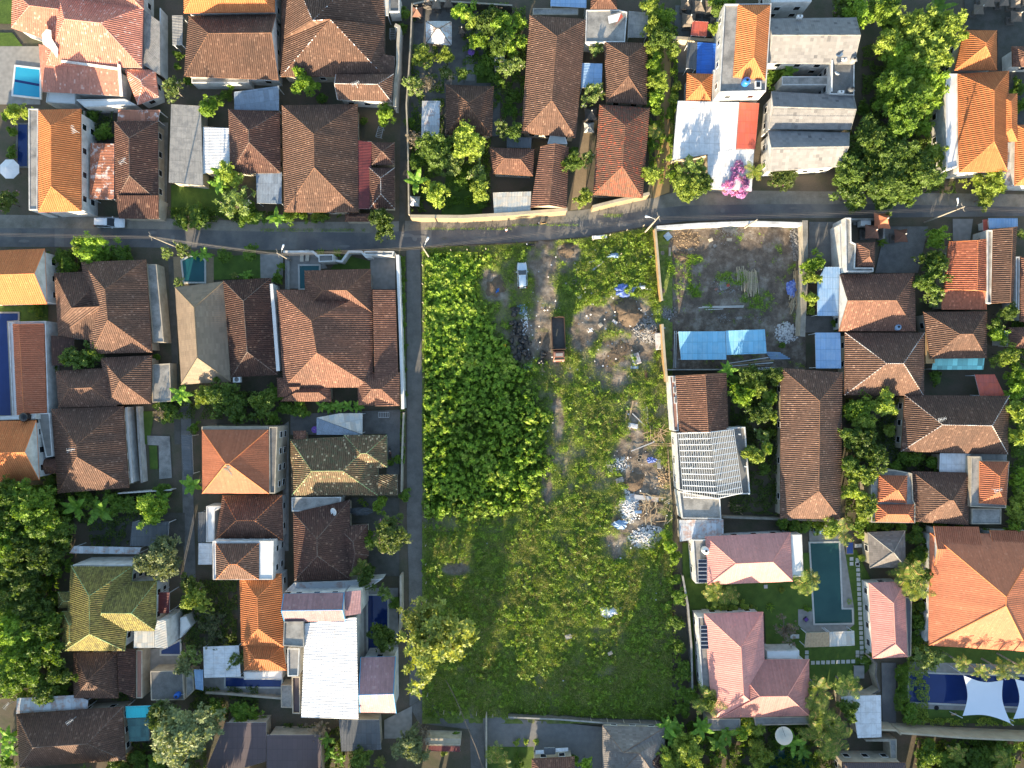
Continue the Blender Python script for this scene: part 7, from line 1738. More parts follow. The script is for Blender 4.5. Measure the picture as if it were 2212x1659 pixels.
TAB = """
yel 37 245 24|plum 375 192 30 5|bright 452 232 26|bush 487 207 15|bright 660 180 30|bush 694 213 14|ban 478 372 24|yel 500 382 30 4.5|ban 468 398 22|plum 512 440 44 5|bush 540 468 30|bush 428 470 28|bush 395 478 18|flow 15 436 26|bush 77 432 12|bush 14 250 12|bush 200 250 18|bush 225 285 20|bush 30 285 15|bush 25 330 14|bush 385 120 12|bush 384 145 10|bush 405 175 14|bush 500 180 16
bright 833 250 25|bush 785 262 10|dark 828 480 32 5|bush 693 467 20|bush 655 466 14|ban 595 467 22|bush 625 468 20|bush 876 30 16|bush 868 62 14
bright 1005 28 26|yel 1020 45 20|dark 1053 45 32|bright 1083 55 34|bright 1035 90 26|bush 1043 150 24|dark 1080 90 28|plum 1095 145 28|yel 912 120 24|yel 963 122 20|plum 965 157 22|plum 893 188 30 5.5|bare 925 180 26|bush 888 265 16|bare 897 300 24|dark 940 325 42|yel 1010 310 44|bush 900 347 24|plum 978 352 34|plum 1030 375 30|ban 898 392 28|yel 943 420 30|yel 1036 412 26|plum 1085 280 24|bush 1098 215 10|bush 1075 210 8|bush 1060 130 22|dark 1000 160 16|bush 1000 392 20|bush 1040 440 18|bright 1100 95 30|bush 1072 170 20
bright 1121 50 20|bright 1126 88 18|plum 1116 140 22|bush 1113 205 14|plum 1288 108 20|plum 1281 205 34 4.5|dark 1111 285 20|dark 1238 352 24|plum 1271 343 22|yel 1263 427 22|bush 1240 325 10
yel 1408 15 24|bright 1436 40 24|yel 1411 58 20|dark 1430 84 30|yel 1406 106 20|yel 1453 112 18|bright 1413 142 24|ban 1414 158 16|yel 1423 180 24|bright 1414 214 22|bright 1418 240 16|palm 1416 282 20 3.5|bush 1408 315 12|yel 1406 378 22|ybush 1463 185 15|ybush 1455 212 13|bush 1448 300 15|bright 1451 378 14|yel 1446 340 10|bush 1446 245 12|plum 1496 362 34 5|yel 1483 402 40 4|dark 1520 400 24|mag 1593 372 26|mag 1576 400 24|mag 1606 396 22|mag 1601 420 16|palm 1633 368 26 4|flow 1689 378 40 3.5|bush 1669 170 24|ban 1709 152 22|bright 1684 127 20|dark 1550 20 20|bright 1556 8 22|bright 1580 12 16|yel 1545 60 14
flow 1820 15 26|bright 1848 22 36 5|bright 1909 25 42 5|yel 1968 66 52 7|yel 1925 98 40 6|yel 1962 200 46 7|bright 1912 212 34 5|bright 2010 210 36 5|yel 2030 68 52 7|yel 1996 125 56 7.5|bright 1944 140 46 6|bright 1984 168 48 6.5|forest 1936 178 40|forest 1957 228 46|forest 1946 265 42|bright 1993 277 24|bush 1864 237 16|dark 1871 300 50 6|dark 1921 335 56 6.5|dark 1834 372 44 5.5|dark 1909 388 56 6|dark 1984 372 52 6|yel 2016 332 28|dark 1834 422 36 4.5|dark 1906 424 38 4.5|dark 1955 418 34 4.5|yel 2136 398 36 4|yel 2125 428 24 3.5|ban 2029 14 30 3.5|bush 2072 330 20|bush 2200 190 20|bush 2206 225 18|bush 2120 365 14
bush 140 556 28|yel 175 532 20|bright 197 535 40 4|bush 225 555 26|bush 265 552 26|bush 150 575 20|plum 395 540 24|plum 360 546 16|ban 440 549 18|ban 420 551 14|plum 387 610 14|ban 532 594 16|bush 487 554 18|bush 540 548 20|dark 172 772 34 4|dark 212 762 22 4|bush 112 800 14|bush 338 770 10|bush 77 670 16|palm 505 595 10 2|spk 690 545 12|spk 728 545 12|bush 610 575 10|bush 600 600 14
ban 385 850 28 3.5|dark 480 860 42 5|dark 515 885 34 5|yel 440 860 24|bush 360 890 30|bare 345 893 18|ban 412 1047 28|bush 420 925 14|bush 108 1040 22|forest 25 1070 48|forest 68 1085 50|forest 30 1120 46|forest 88 1130 44|forest 15 1170 48|dark 62 1172 50 8|dark 128 1150 34|dark 25 1220 46 8|dark 100 1208 38 7|dark 60 1240 40 8|ban 160 1098 30 3.5|ban 212 1105 34 3.5|bush 255 1088 30|bush 185 1080 24|bright 332 1100 40 5|ban 345 1080 26|pale 347 1208 56 7|bush 290 1090 24|bush 350 1060 20
ban 693 877 16|ban 712 880 17|ban 732 877 18|ban 752 879 16|ban 772 878 16|bush 650 885 22|bush 620 880 20|dark 570 870 30|bush 590 905 20|bush 600 850 24|bright 820 1092 20|spk 778 1082 9|spk 788 1090 9|flow 840 1155 46 5|bright 795 1165 18|palm 778 1228 26 4|dark 792 1250 24|bush 860 993 14|bush 875 1070 14|plum 833 1282 22|bush 872 650 8|bush 872 700 9|bush 873 750 9|bush 872 800 9|bush 873 850 9|bush 866 560 9|bush 868 605 9|bush 858 990 10|bush 845 1000 9
dark 37 1275 48 7|dark 78 1320 46 7|bright 30 1360 52 8|bright 45 1402 46 8|forest 98 1402 36|forest 25 1457 42|dark 130 1455 30 6|dark 95 1484 32 6|forest 60 1440 40|forest 110 1350 34|bush 135 1490 20|ban 12 1595 26|ban 20 1625 24|bush 15 1650 20|yel 425 1290 30|flow 415 1265 26|pur 462 1345 46|pur 440 1310 34|pur 460 1390 30|plum 412 1420 32|pale 398 1440 20|plum 515 1422 28 3.5|pale 400 1580 78 8|dark 350 1545 38|bush 250 1650 30|bush 337 1652 26|bush 525 1540 30|bush 470 1532 22|bush 300 1640 24
lane 945 1378 92 13|lane 905 1345 48 11|dark 828 1378 34 5|bush 855 1300 18|bare 688 1577 28|ban 706 1600 20|ban 712 1630 18|ban 735 1645 16|pale 888 1612 44 5|bare 915 1585 26|dark 778 1638 26|palm 820 1650 16 2.5|palm 1070 1635 28 3|palm 1085 1650 22 3|ybush 958 1627 9|bush 983 1590 14|ybush 1116 1604 8|ybush 1136 1602 7|ybush 1158 1601 8|bush 1240 1640 16|bush 1120 1645 14|bright 1265 1650 16
ban 1461 1587 36 4|ban 1440 1572 24|ban 1516 1577 28 4|yel 1485 1620 42|yel 1440 1640 30|dark 1470 1650 30|ban 1556 1612 30|yel 1626 1568 26 3|bright 1600 1580 18|yel 1638 1628 30|ban 1575 1590 24|dark 1530 1510 24|palm 1531 1515 36 5|palm 1545 1280 30 4.5|palm 1575 1290 28 4|ybush 1540 1316 12|ybush 1562 1315 14|ybush 1585 1315 14|ybush 1608 1314 14|ybush 1626 1316 10
bush 1456 1344 20|bush 1470 1400 18|bush 1478 1450 22|bush 1488 1500 22|bush 1466 1290 20|bush 1462 1250 16|bush 1440 1310 14|bush 1475 1530 20|bright 1441 1155 14|bright 1450 1180 18|bright 1458 1205 16
palm 1741 1262 32 4.5|palm 1760 1250 20 4|palm 1969 1258 42 5|palm 1985 1275 34 4.5|plum 2006 1420 38 4|bush 1986 1344 22|bush 1990 1310 18|bush 1978 1380 18|bare 1699 1362 36|spk 1665 1313 11|ybush 1688 1276 9|bush 1744 1315 8|spk 1837 1301 8|palm 2084 1437 21 6|palm 2121 1453 20 6|palm 2171 1452 28 6|palm 2206 1440 20 6|palm 1771 1490 32 5|palm 1760 1520 26 5|palm 1834 1487 34 5|palm 1782 1544 38 5|palm 1812 1590 40 5.5|palm 1795 1620 30 5|palm 1759 1580 32 5|ban 1716 1610 28 3.5|ban 1695 1600 22|ban 1735 1625 22|flow 1662 1608 8|bush 1952 1445 12|bush 1952 1470 12|bush 1950 1495 12|bush 1966 1544 22|bush 2009 1632 36|palm 2071 1630 24 4|bush 2120 1640 40|bush 2050 1650 30|bush 2160 1634 36|palm 2165 1645 26 4|dark 1830 1530 24|bush 1870 1425 14
bright 1601 855 30|yel 1631 835 28|dark 1643 892 28|yel 1631 980 28|plum 1645 942 24|spk 1608 912 11|ban 1573 800 22|dark 1618 808 28|bush 1590 825 20|bright 1660 860 22|bush 1650 1010 18|yel 1672 815 18|yel 1668 900 14|bush 1662 935 14|bright 1655 965 16
bright 1854 878 34|yel 1909 872 32|yel 1866 912 26|ybush 1921 932 18|dark 1884 980 36|dark 1838 1005 26|yel 1856 1028 34|yel 1839 1062 26|yel 1873 1092 32|bush 1971 990 20|bush 1952 985 18|bush 2016 1000 20|dark 1858 950 32|dark 1835 940 24|bush 1690 1131 18|bush 1716 1133 18|bush 1742 1134 18|bush 1768 1135 18|yel 1795 1137 22|palm 1814 1150 34 4|bush 1855 1133 18|bush 1885 1134 18|bush 1915 1135 18|bush 1945 1136 18|ybush 1862 1157 12|bush 1979 1157 26|bush 1986 1200 28|ybush 1863 1205 11|palm 1962 1240 36 4.5|dark 1990 1240 22|bush 2030 1135 16|bush 2070 1137 14|bush 2134 1160 20|bright 2189 845 24|yel 2196 887 30|yel 2198 942 26|bright 2201 1035 22|yel 2201 1082 26|yel 2199 1112 22|bright 2186 1140 20|bush 1930 1010 20|bush 1905 1050 16
bright 1759 568 26|yel 1751 600 20|yel 1751 645 16|ybush 1751 670 12|bright 2021 515 26|spk 1909 522 13|dark 2021 582 34|dark 1996 612 26|plum 2016 642 28|dark 2005 560 20|dark 2179 675 24|bright 2154 722 24|yel 2174 765 28|bright 2196 812 28|bush 2021 815 16|plum 2206 507 16|dark 1671 810 22|bush 1690 745 10|bush 1805 700 12|dark 2150 700 16
"""
for ln_ in TAB.strip().split('\n'):  # some lower left-edge woodland trees take dark leaves to paint in shade
    for e in ln_.split('|'):
        a = e.split(); plant(a[0], *[float(v) for v in a[1:]])
in_frame = list(TREES)
for k, (x, y, r_, hh) in enumerate(((930, 1760, 60, 9), (1330, 1745, 50, 8), (1560, 1720, 50, 8), (180, 1730, 60, 9), (440, 1740, 60, 9), (680, 1720, 45, 9), (1780, 1730, 45, 8), (2010, 1730, 50, 9), (2200, 1720, 45, 8), (-60, 1500, 60, 10), (-70, 1250, 60, 10))):  # unseen trees added beyond the edges as shadow casters
    o = plant('forest', x, y, r_, hh); tag(o, 'tall green tree added unseen outside the lower or left edge to cast shade', None, 'added shade-casting trees beyond the edge')
# labels: look, size and the nearest named neighbours
def rel(x, y, b):
    dx, dy = x - b[1], y - b[2]
    if abs(dx) > abs(dy)*1.3: return ('right of ' if dx > 0 else 'left of ')
    if abs(dy) > abs(dx)*1.3: return ('below ' if dy > 0 else 'above ')
    return ('lower right of ' if dy > 0 else 'upper right of ') if dx > 0 else ('lower left of ' if dy > 0 else 'upper left of ')
used = {}
for o, x, y, look, r_ in in_frame:
    size = 'small ' if r_ < 15 else 'big ' if r_ > 40 else ''
    d = sorted(BLD, key=lambda b: (b[1]-x)**2 + (b[2]-y)**2)
    c = [size + look + ' ' + rel(x, y, d[0]) + d[0][0]] 
    used.setdefault(c[0], []).append((o, x, y, r_, d, size + look))
ORD = ['first', 'second', 'third', 'fourth', 'fifth', 'sixth', 'seventh', 'eighth', 'ninth', 'tenth', 'eleventh', 'twelfth']
for lb, L in used.items():
    if len(L) == 1: L[0][0]['label'] = lb; continue
    xs = max(t[1] for t in L) - min(t[1] for t in L); ys = max(t[2] for t in L) - min(t[2] for t in L)
    L.sort(key=lambda t: t[1] if xs >= ys else t[2])
    for k, t in enumerate(L):
        side = ('from the left, ' if xs >= ys else 'from the top, '); t[0]['label'] = ORD[k].replace('first', ('leftmost' if xs >= ys else 'topmost')) + (' ' if k == 0 else ' ' + side) + lb if k else ('leftmost ' if xs >= ys else 'topmost ') + lb

# ---------------------------------------------------------------- the overgrown lot and the walled yard
def vnoise(x, y, s, seed):
    g = np.random.default_rng(seed); G = g.random((256, 256)); X = x/s; Y = y/s; xi = np.floor(X).astype(int); yi = np.floor(Y).astype(int); fx = X-xi; fy = Y-yi
    fx = fx*fx*(3-2*fx); fy = fy*fy*(3-2*fy); a = G[xi % 256, yi % 256]; b = G[(xi+1) % 256, yi % 256]; c = G[xi % 256, (yi+1) % 256]; d = G[(xi+1) % 256, (yi+1) % 256]
    return (a*(1-fx)+b*fx)*(1-fy) + (c*(1-fx)+d*fx)*fy
sm = lambda a, b, v: np.clip((v-a)/(b-a), 0, 1)
def thick(x, y):                           # 0..1 cover of the tall vine thicket, x y in overview pixels
    xr = np.interp(y, [535, 560, 590, 660, 700, 760, 800, 850, 900, 1000, 1060, 1110, 1135], [1050, 1060, 1035, 1035, 1085, 1100, 1150, 1165, 1188, 1195, 1170, 1110, 1000])
    n = (vnoise(x, y, 22, 3)-.5)*36 + (vnoise(x, y, 7, 4)-.5)*16
    return sm(-6, 34, xr + n - x)*sm(-6, 40, 1130 - y + n)*sm(0, 6, x-916)*sm(0, 5, y - 545)
def blobm(x, y, L):
    m = np.zeros_like(x)
    for cx, cy, rx, ry in L: m = np.maximum(m, np.clip(1.4 - ((x-cx)/rx)**2 - ((y-cy)/ry)**2, 0, 1))
    return m
DIRT = [(1170, 560, 34, 60), (1175, 640, 30, 70), (1165, 720, 40, 55), (1190, 790, 28, 30), (1060, 620, 26, 36), (1225, 545, 26, 20), (1290, 690, 55, 30), (1350, 680, 60, 40), (1260, 720, 30, 40), (1390, 740, 30, 55), (1330, 780, 42, 65),
        (1205, 905, 14, 60), (1365, 985, 40, 45), (1385, 1010, 40, 60), (1385, 1120, 50, 60), (1400, 1060, 50, 60), (985, 1230, 30, 16), (1130, 745, 30, 60), (1345, 1180, 60, 30), (1375, 930, 20, 60), (1180, 1040, 12, 50)]
def veg(x, y):                             # grass and weed cover of the rest of the lot
    n = vnoise(x, y, 14, 5)*.6 + vnoise(x, y, 34, 6)*.6
    g = .86 - blobm(x, y, DIRT)*1.0 + (n-.6)*1.5
    g = np.where((x > 1255) & (y < 660), g+.35, g); g = np.where(y > 1150, g + .3, g)
    return np.clip(g, 0, 1)
def to_w(x, y): return (x-1106)*PX, (829.5-y)*PX
def grid_ground(name, x0, y0, x1, y1, st, vf, mat_, hf, z0):
    xs = np.arange(x0, x1+st, st); ys = np.arange(y0, y1+st, st); X, Y = np.meshgrid(xs, ys); g = vf(X, Y); Z = hf(X, Y) + z0; wx, wy = to_w(X, Y)
    ny, nx = X.shape; V = np.stack([wx, wy, Z], -1).reshape(-1, 3); me = bpy.data.meshes.new(name); idx = np.arange(nx*ny).reshape(ny, nx)
    F = np.stack([idx[:-1, :-1], idx[1:, :-1], idx[1:, 1:], idx[:-1, 1:]], -1).reshape(-1, 4); n = len(F)
    me.vertices.add(len(V)); me.vertices.foreach_set('co', V.astype(np.float32).ravel()); me.loops.add(n*4); me.loops.foreach_set('vertex_index', F.astype(np.int32).ravel())
    me.polygons.add(n); me.polygons.foreach_set('loop_start', np.arange(0, n*4, 4, dtype=np.int32)); me.polygons.foreach_set('loop_total', np.full(n, 4, dtype=np.int32)); me.update(calc_edges=True)
    a = me.attributes.new('cover', 'FLOAT', 'POINT'); a.data.foreach_set('value', g.astype(np.float32).ravel()); me.materials.append(M[mat_])
    me.polygons.foreach_set('use_smooth', np.ones(n, dtype=bool)); o = bpy.data.objects.new(name, me); COL.objects.link(o); return struct(o)
for sn_, d3 in (('lot_soil', ((.08, .062, .047), (.19, .155, .12), (.32, .28, .23))), ('yard_soil', ((.065, .052, .042), (.15, .12, .095), (.30, .27, .23)))):
 m, n_, b_ = mat(sn_, .95, .15); g_ = geo(n_); at = N(n_, 'ShaderNodeAttribute', attribute_name='cover').outputs['Fac']
 dirt = ramp(n_, noise(n_, g_, .45, 7, .7), [(.3, d3[0]), (.5, d3[1]), (.7, d3[2])])
 dirt = mix(n_, .5, dirt, N_rgb(n_, noise(n_, g_, 7, 5, .75)), 'OVERLAY')
 spk_ = ramp(n_, noise(n_, g_, 5.5, 3, .8), [(.66, (0,)*3), (.72, (1,)*3)]); dirt = mix(n_, mth(n_, 'MULTIPLY', spk_, .6), dirt, (.45, .43, .40))
 grs = ramp(n_, noise(n_, g_, 1.4, 6, .75), [(.3, (.07, .11, .025)), (.55, (.16, .21, .05)), (.75, (.28, .28, .12))])
 n_.links.new(mix(n_, at, dirt, grs), b_.inputs['Base Color']); bump(n_, b_, noise(n_, g_, 3.0, 7, .75), .9, .18)
grid_ground('lot_ground', 912, 497, 1452, 1560, 3, lambda x, y: np.where(y < np.interp(x, [r_[0] for r_ in road], [r_[2] for r_ in road])+3, 0, np.maximum(veg(x, y), thick(x, y))), 'lot_soil',
            lambda x, y: np.where(y < np.interp(x, [r_[0] for r_ in road], [r_[2] for r_ in road])+1.5, -.3, (vnoise(x, y, 9, 1)*.16 + vnoise(x, y, 26, 2)*.22 - .05)), lay[0]*0 + .03)
YD = [(1480, 560, 60, 50), (1520, 640, 70, 60), (1640, 560, 80, 60), (1700, 700, 60, 100), (1560, 740, 160, 40), (1450, 600, 30, 120), (1440, 720, 40, 60), (1620, 660, 90, 60)]
def yveg(x, y):
    n = vnoise(x, y, 12, 15)*.7 + vnoise(x, y, 30, 16)*.5
    return np.clip(-.38 + (n-.6)*1.5 + (vnoise(x, y, 5, 17)-.5)*.9 + blobm(x, y, [(1465, 590, 28, 40), (1590, 600, 60, 18), (1500, 620, 22, 30), (1640, 650, 40, 25), (1500, 560, 20, 12)])*.85, 0, 1)
grid_ground('yard_ground', 1420, 484, 1740, 800, 4, yveg, 'yard_soil', lambda x, y: vnoise(x, y, 9, 21)*.10 + vnoise(x, y, 30, 22)*.15 - .05, .03)
# vine thicket
g0 = np.random.default_rng(99)
HX0, HY0, HS = 900, 520, 1.0
HM = np.zeros((660, 340)); cy_, cx_ = np.mgrid[0:660, 0:340]
for _ in range(4200):
    u_, v_ = g0.uniform(915, 1212), g0.uniform(540, 1140); base = np.interp(v_, [540, 600, 700, 800, 900, 1080, 1130], [.4, .5, .6, .9, 1.5, 1.4, .5]); r_ = g0.uniform(2.2, 10)
    x0, y0 = int(u_-HX0), int(v_-HY0); q = int(r_)+1; sl_ = (slice(max(0, y0-q), y0+q+1), slice(max(0, x0-q), x0+q+1))
    dd_ = ((cy_[sl_]-y0)**2 + (cx_[sl_]-x0)**2)/r_**2; HM[sl_] = np.maximum(HM[sl_], (base*(g0.random()**1.3*1.25+.15) + .35*r_*PX)*np.clip(1-dd_, 0, 1)**.45)
def hgt(x, y):
    X = np.clip(x-HX0, 0, 338); Y = np.clip(y-HY0, 0, 658); xi = X.astype(int); yi = Y.astype(int); fx = X-xi; fy = Y-yi
    return ((HM[yi, xi]*(1-fx)+HM[yi, xi+1]*fx)*(1-fy) + (HM[yi+1, xi]*(1-fx)+HM[yi+1, xi+1]*fx)*fy)*np.minimum(1, thick(x, y)*1.3)
def surf_leaves(name, label, x, y, zf, size, asp, mat_, tilt, seed, cat='', jit=.35, up=.5):
    g = np.random.default_rng(seed); wx, wy = to_w(x, y); z = zf(x, y); e = 2.0
    dzx = (zf(x+e, y)-zf(x-e, y))/(2*e*PX); dzy = -(zf(x, y+e)-zf(x, y-e))/(2*e*PX); n = len(x)
    nn = np.stack([-dzx, -dzy, np.full(n, up)], 1) + g.normal(size=(n, 3))*tilt; nn /= np.linalg.norm(nn, axis=1, keepdims=True)
    s = size*g.uniform(.55, 1.45, n); c = np.stack([wx, wy, z + g.uniform(-jit, .12, n) + .12], 1)
    o = quads_np(name, rhombs(c, nn, s, s*asp, g), [mat_], np.clip(g.random(n)*.7 + vnoise(x, y, 11, seed)*.3, 0, 1)); return tag(o, label, cat, kind='stuff')
x = g0.uniform(912, 1215, 350000); y = g0.uniform(535, 1150, 350000); k = g0.random(350000) < thick(x, y)*np.clip(.4 + (vnoise(x, y, 13, 93)-.2)*3.2, .3, .97); x, y = x[k], y[k]
k = g0.random(len(x)) < np.clip((vnoise(x, y, 45, 91)-.42)*5 + (y-820)/400, .1, .9); surf_leaves('vine_thicket', 'deeper green vines woven through the lower part of the thicket in the lot', x[k], y[k], hgt, .24, .6, 'leaf_forest', .75, 46, 'undergrowth', .5, .55); x, y = x[~k], y[~k]
surf_leaves('vine_thicket', 'dense bright green vines and shrubs smothering the left half of the overgrown lot', x, y, hgt, .25, .6, 'leaf_vine', .75, 41, 'undergrowth', .5, .55)
def sprigs(name, label, x, y, zf, size, mat_, seed, cat, k_=8, lift=.2):
    g = np.random.default_rng(seed); wx, wy = to_w(x, y); m = len(x); c0 = np.stack([wx, wy, zf(x, y) + g.uniform(-.1, lift, m)*2], 1); e = 3.0
    ax = np.stack([-(zf(x+e, y)-zf(x-e, y))/(2*e*PX)*.6, (zf(x, y+e)-zf(x, y-e))/(2*e*PX)*.6, np.ones(m)], 1) + g.normal(size=(m, 3))*.35; ax /= np.linalg.norm(ax, axis=1, keepdims=True)
    V, l = rosettes(c0, ax, size, g, k_, .5); return tag(quads_np(name, V, [mat_], l), label, cat, kind='stuff')
x = g0.uniform(912, 1215, 26000); y = g0.uniform(535, 1150, 26000); k = (g0.random(26000) < thick(x, y)*np.interp(y, [540, 700, 820, 1130], [.9, .8, .45, .5])*(.3+1.1*vnoise(x, y, 16, 77))); x, y = x[k], y[k]
sprigs('broadleaf_weeds', 'bright broad-leaved shoots rising above the vines in the left half of the lot', x, y, hgt, .36, 'leaf_bright', 44, 'undergrowth', 8, .28)
def gz(x, y): return veg(x, y)*(.12 + .5*vnoise(x, y, 10, 51)) + .1
x = g0.uniform(914, 1450, 430000); y = g0.uniform(492, 1548, 430000); yb = np.interp(x, [r_[0] for r_ in road], [r_[2] for r_ in road])
k = (g0.random(430000) < veg(x, y)**1.3) & (y > yb + 4) & (x < np.interp(y, [500, 700, 820, 1150, 1500, 1550], [1418, 1428, 1440, 1440, 1478, 1490])) & (g0.random(430000) > thick(x, y)*1.3-.3); x, y = x[k], y[k]
surf_leaves('weeds', 'mixed grass and weeds covering the open parts of the lot', x, y, gz, .18, .42, 'leaf_grass', .8, 42, 'grass', .1, .4)
x = g0.uniform(914, 1485, 15000); y = g0.uniform(505, 1545, 15000); k = (veg(x, y) > .55) & (g0.random(15000) < (.12 + .9*(vnoise(x, y, 24, 78) > .55) + .6*((x > 1250) & (y < 670)))) & (thick(x, y) < .5) & (x < np.interp(y, [500, 820, 1150, 1550], [1415, 1435, 1440, 1480])) & (y > np.interp(x, [r_[0] for r_ in road], [r_[2] for r_ in road]) + 8); x, y = x[k], y[k]
sprigs('broadleaf_weeds', 'bright leafy weeds dotted through the grass of the lot', x, y, gz, .36, 'leaf_weed', 45, 'weeds', 7, .2)
x = g0.uniform(914, 1478, 160000); y = g0.uniform(700, 1540, 160000); k = (g0.random(160000) < np.clip((vnoise(x, y, 38, 95)*.6 + vnoise(x, y, 12, 96)*.5 - .52)*5, 0, 1)*veg(x, y)) & (thick(x, y) < .2) & (x < np.interp(y, [500, 820, 1150, 1500, 1550], [1418, 1440, 1440, 1478, 1490])); x, y = x[k], y[k]
surf_leaves('dry_grass', 'pale yellowing grass patches through the lower part of the lot', x, y, lambda a, b: gz(a, b) + .12, .2, .3, 'leaf_dry', .9, 47, 'grass', .12, .4)
x = g0.uniform(914, 1200, 9000); y = g0.uniform(540, 1130, 9000); k = (vnoise(x, y, 28, 97) > .62) & (thick(x, y) > .4); x, y = x[k], y[k]
sprigs('broadleaf_weeds', 'yellow-topped shoots in patches over the vine thicket', x, y, hgt, .3, 'leaf_yellow', 48, 'undergrowth', 7, .4)
# taller weed tufts
cx = g0.uniform(920, 1480, 900); cy = g0.uniform(515, 1535, 900); k = (veg(cx, cy) > .75) & (thick(cx, cy) < .3) & (cx < np.interp(cy, [500, 820, 1150, 1550], [1415, 1435, 1440, 1480])) & (cy > np.interp(cx, [r_[0] for r_ in road], [r_[2] for r_ in road]) + 12); cx, cy = cx[k], cy[k]
m_ = 110; x = np.repeat(cx, m_) + g0.normal(size=len(cx)*m_)*np.repeat(g0.uniform(3, 10, len(cx)), m_); y = np.repeat(cy, m_) + g0.normal(size=len(cy)*m_)*np.repeat(g0.uniform(3, 9, len(cx)), m_)
hz_ = np.repeat(g0.uniform(.3, 1.1, len(cx)), m_); d_ = np.hypot(x-np.repeat(cx, m_), y-np.repeat(cy, m_))
zz = np.maximum(.1, hz_*(1-(d_/14)**2)); wx, wy = to_w(x, y); nn = np.stack([(x-np.repeat(cx, m_))*.06, -(y-np.repeat(cy, m_))*.06, np.full(len(x), .8)], 1) + g0.normal(size=(len(x), 3))*.5; nn /= np.linalg.norm(nn, axis=1, keepdims=True)
s = g0.uniform(.12, .32, len(x)); o = quads_np('weed_tufts', rhombs(np.stack([wx, wy, zz], 1), nn, s, s*.6, g0), ['leaf_weed'], np.clip(g0.random(len(x))*.8 + np.repeat(g0.random(len(cx)), m_)*.2, 0, 1)); tag(o, 'taller leafy weed tufts scattered over the lot', 'weeds', kind='stuff')
# yard weeds
x = g0.uniform(1424, 1735, 90000); y = g0.uniform(490, 795, 90000); k = g0.random(90000) < yveg(x, y)**1.2; x, y = x[k], y[k]
surf_leaves('yard_weeds', 'thin weeds in the walled building yard', x, y, lambda a, b: .12 + .3*yveg(a, b)*vnoise(a, b, 8, 61), .2, .5, 'leaf_vine', .7, 43, 'weeds', .08)
# garden undergrowth between the houses, on the verge and in the left woodland
def patch(name, label, polyb, n, z, size, mat_, seed, cat='undergrowth', asp=.6, gap=.35):
    g = np.random.default_rng(seed); X = []; Y = []
    for x0, y0, x1, y1 in polyb:
        a = max(200, int(n*abs((x1-x0)*(y1-y0))/1e4)); X.append(g.uniform(x0, x1, a)); Y.append(g.uniform(y0, y1, a))
    x = np.concatenate(X); y = np.concatenate(Y); k = vnoise(x, y, 10, seed) > gap; x, y = x[k], y[k]
    return surf_leaves(name, label, x, y, lambda a, b: z*(.3 + 1.0*vnoise(a, b, 9, seed+1)), size, asp, mat_, .6, seed, cat, .2)
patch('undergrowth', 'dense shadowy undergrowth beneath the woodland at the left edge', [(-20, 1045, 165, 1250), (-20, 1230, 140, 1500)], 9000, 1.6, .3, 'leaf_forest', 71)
patch('undergrowth', 'garden plants growing between the temple garden shrines and pavilions', [(890, 100, 960, 460), (960, 300, 1060, 450), (1000, 10, 1100, 160), (1060, 180, 1105, 260), (1105, 20, 1135, 280)], 6500, .8, .22, 'leaf_forest', 72, gap=.42)
patch('undergrowth', 'leafy plants along both sides of the alley near the red patched house', [(1400, 0, 1432, 400), (1445, 60, 1462, 400)], 8000, .9, .24, 'leaf_bright', 73)
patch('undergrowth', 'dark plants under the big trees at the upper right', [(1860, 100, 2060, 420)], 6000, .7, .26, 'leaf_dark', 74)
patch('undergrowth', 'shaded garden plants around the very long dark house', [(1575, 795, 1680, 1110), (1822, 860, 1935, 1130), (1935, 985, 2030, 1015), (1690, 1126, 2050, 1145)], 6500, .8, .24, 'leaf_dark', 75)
patch('undergrowth', 'plants along the right edge beside the white-ridged wide house', [(2175, 650, 2240, 1160)], 7000, .9, .26, 'leaf_forest', 76)
patch('undergrowth', 'low plants behind the road wall on the left block', [(368, 450, 560, 482), (560, 458, 740, 472), (100, 545, 290, 575)], 8000, .8, .24, 'leaf_forest', 77)
patch('undergrowth', 'dark plants around the peeling white roof and purple shrub', [(395, 1250, 515, 1400), (410, 1480, 560, 1550), (615, 1560, 790, 1659), (20, 1490, 280, 1510), (260, 1600, 450, 1659)], 6500, .7, .24, 'leaf_dark', 78)
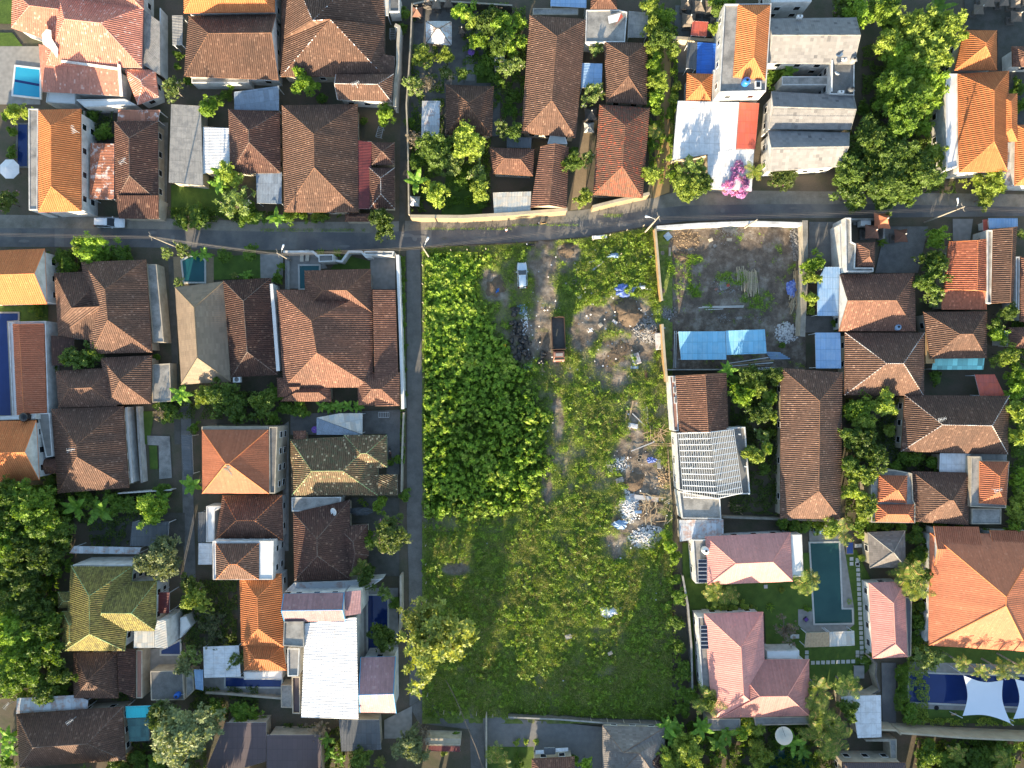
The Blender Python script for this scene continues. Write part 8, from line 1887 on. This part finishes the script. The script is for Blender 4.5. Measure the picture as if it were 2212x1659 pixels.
patch('undergrowth', 'banana grove undergrowth at the bottom right of the lot', [(1425, 1550, 1800, 1680), (1975, 1590, 2240, 1680)], 7000, 1.0, .28, 'leaf_forest', 79)
patch('undergrowth', 'plants in the shaded gardens below the long lower hedge', [(1952, 1300, 2000, 1560), (1990, 1548, 2240, 1562)], 8000, 1.0, .22, 'leaf_yellow', 80)
patch('undergrowth', 'weeds in the gaps between the left block houses', [(355, 845, 600, 905), (115, 1060, 350, 1130), (200, 1130, 280, 1180), (85, 655, 105, 690), (190, 225, 250, 305)], 5000, .8, .24, 'leaf_dark', 81)
patch('verge_grass', 'thin grass strip along the foot of the tan roadside wall', [(918, 492, 1106, 497), (1106, 484, 1250, 489), (1300, 462, 1345, 470), (560, 494, 790, 501)], 9000, .12, .14, 'leaf_vine', 82, 'grass', .4, .3)
patch('verge_grass', 'clipped climbing plants along the lane side of the tall white wall', [(866, 555, 877, 1000)], 16000, .9, .18, 'leaf_forest', 83, 'creeper', .6, .2)
patch('hedge', 'clipped hedge along the left end of the long navy pool', [(1926, 1428, 1950, 1530)], 30000, 1.6, .16, 'leaf_forest', 84, 'hedge', .6, .0)
# scattered litter on the lot
x = g0.uniform(940, 1450, 2600); y = g0.uniform(540, 1500, 2600); dd = blobm(x, y, [(1180, 720, 70, 120), (1320, 700, 110, 110), (1390, 1060, 60, 200), (1205, 900, 30, 90), (1330, 1240, 110, 60), (1300, 560, 110, 40), (1290, 1330, 60, 40)])
k = g0.random(2600) < (.03 + dd*.4)*(thick(x, y) < .3); x, y = x[k], y[k]
n = len(x); wx, wy = to_w(x, y); nn = g0.normal(size=(n, 3))*.35 + np.array([0, 0, 1.0]); nn /= np.linalg.norm(nn, axis=1, keepdims=True); s = g0.uniform(.1, .42, n)**1.0
o = quads_np('litter', rhombs(np.stack([wx, wy, g0.uniform(.2, .5, n)], 1), nn, s, s*.9, g0), ['rubble_white'], g0.random(n)); tag(o, 'small bits of pale litter scattered over the lot', 'litter', kind='stuff')
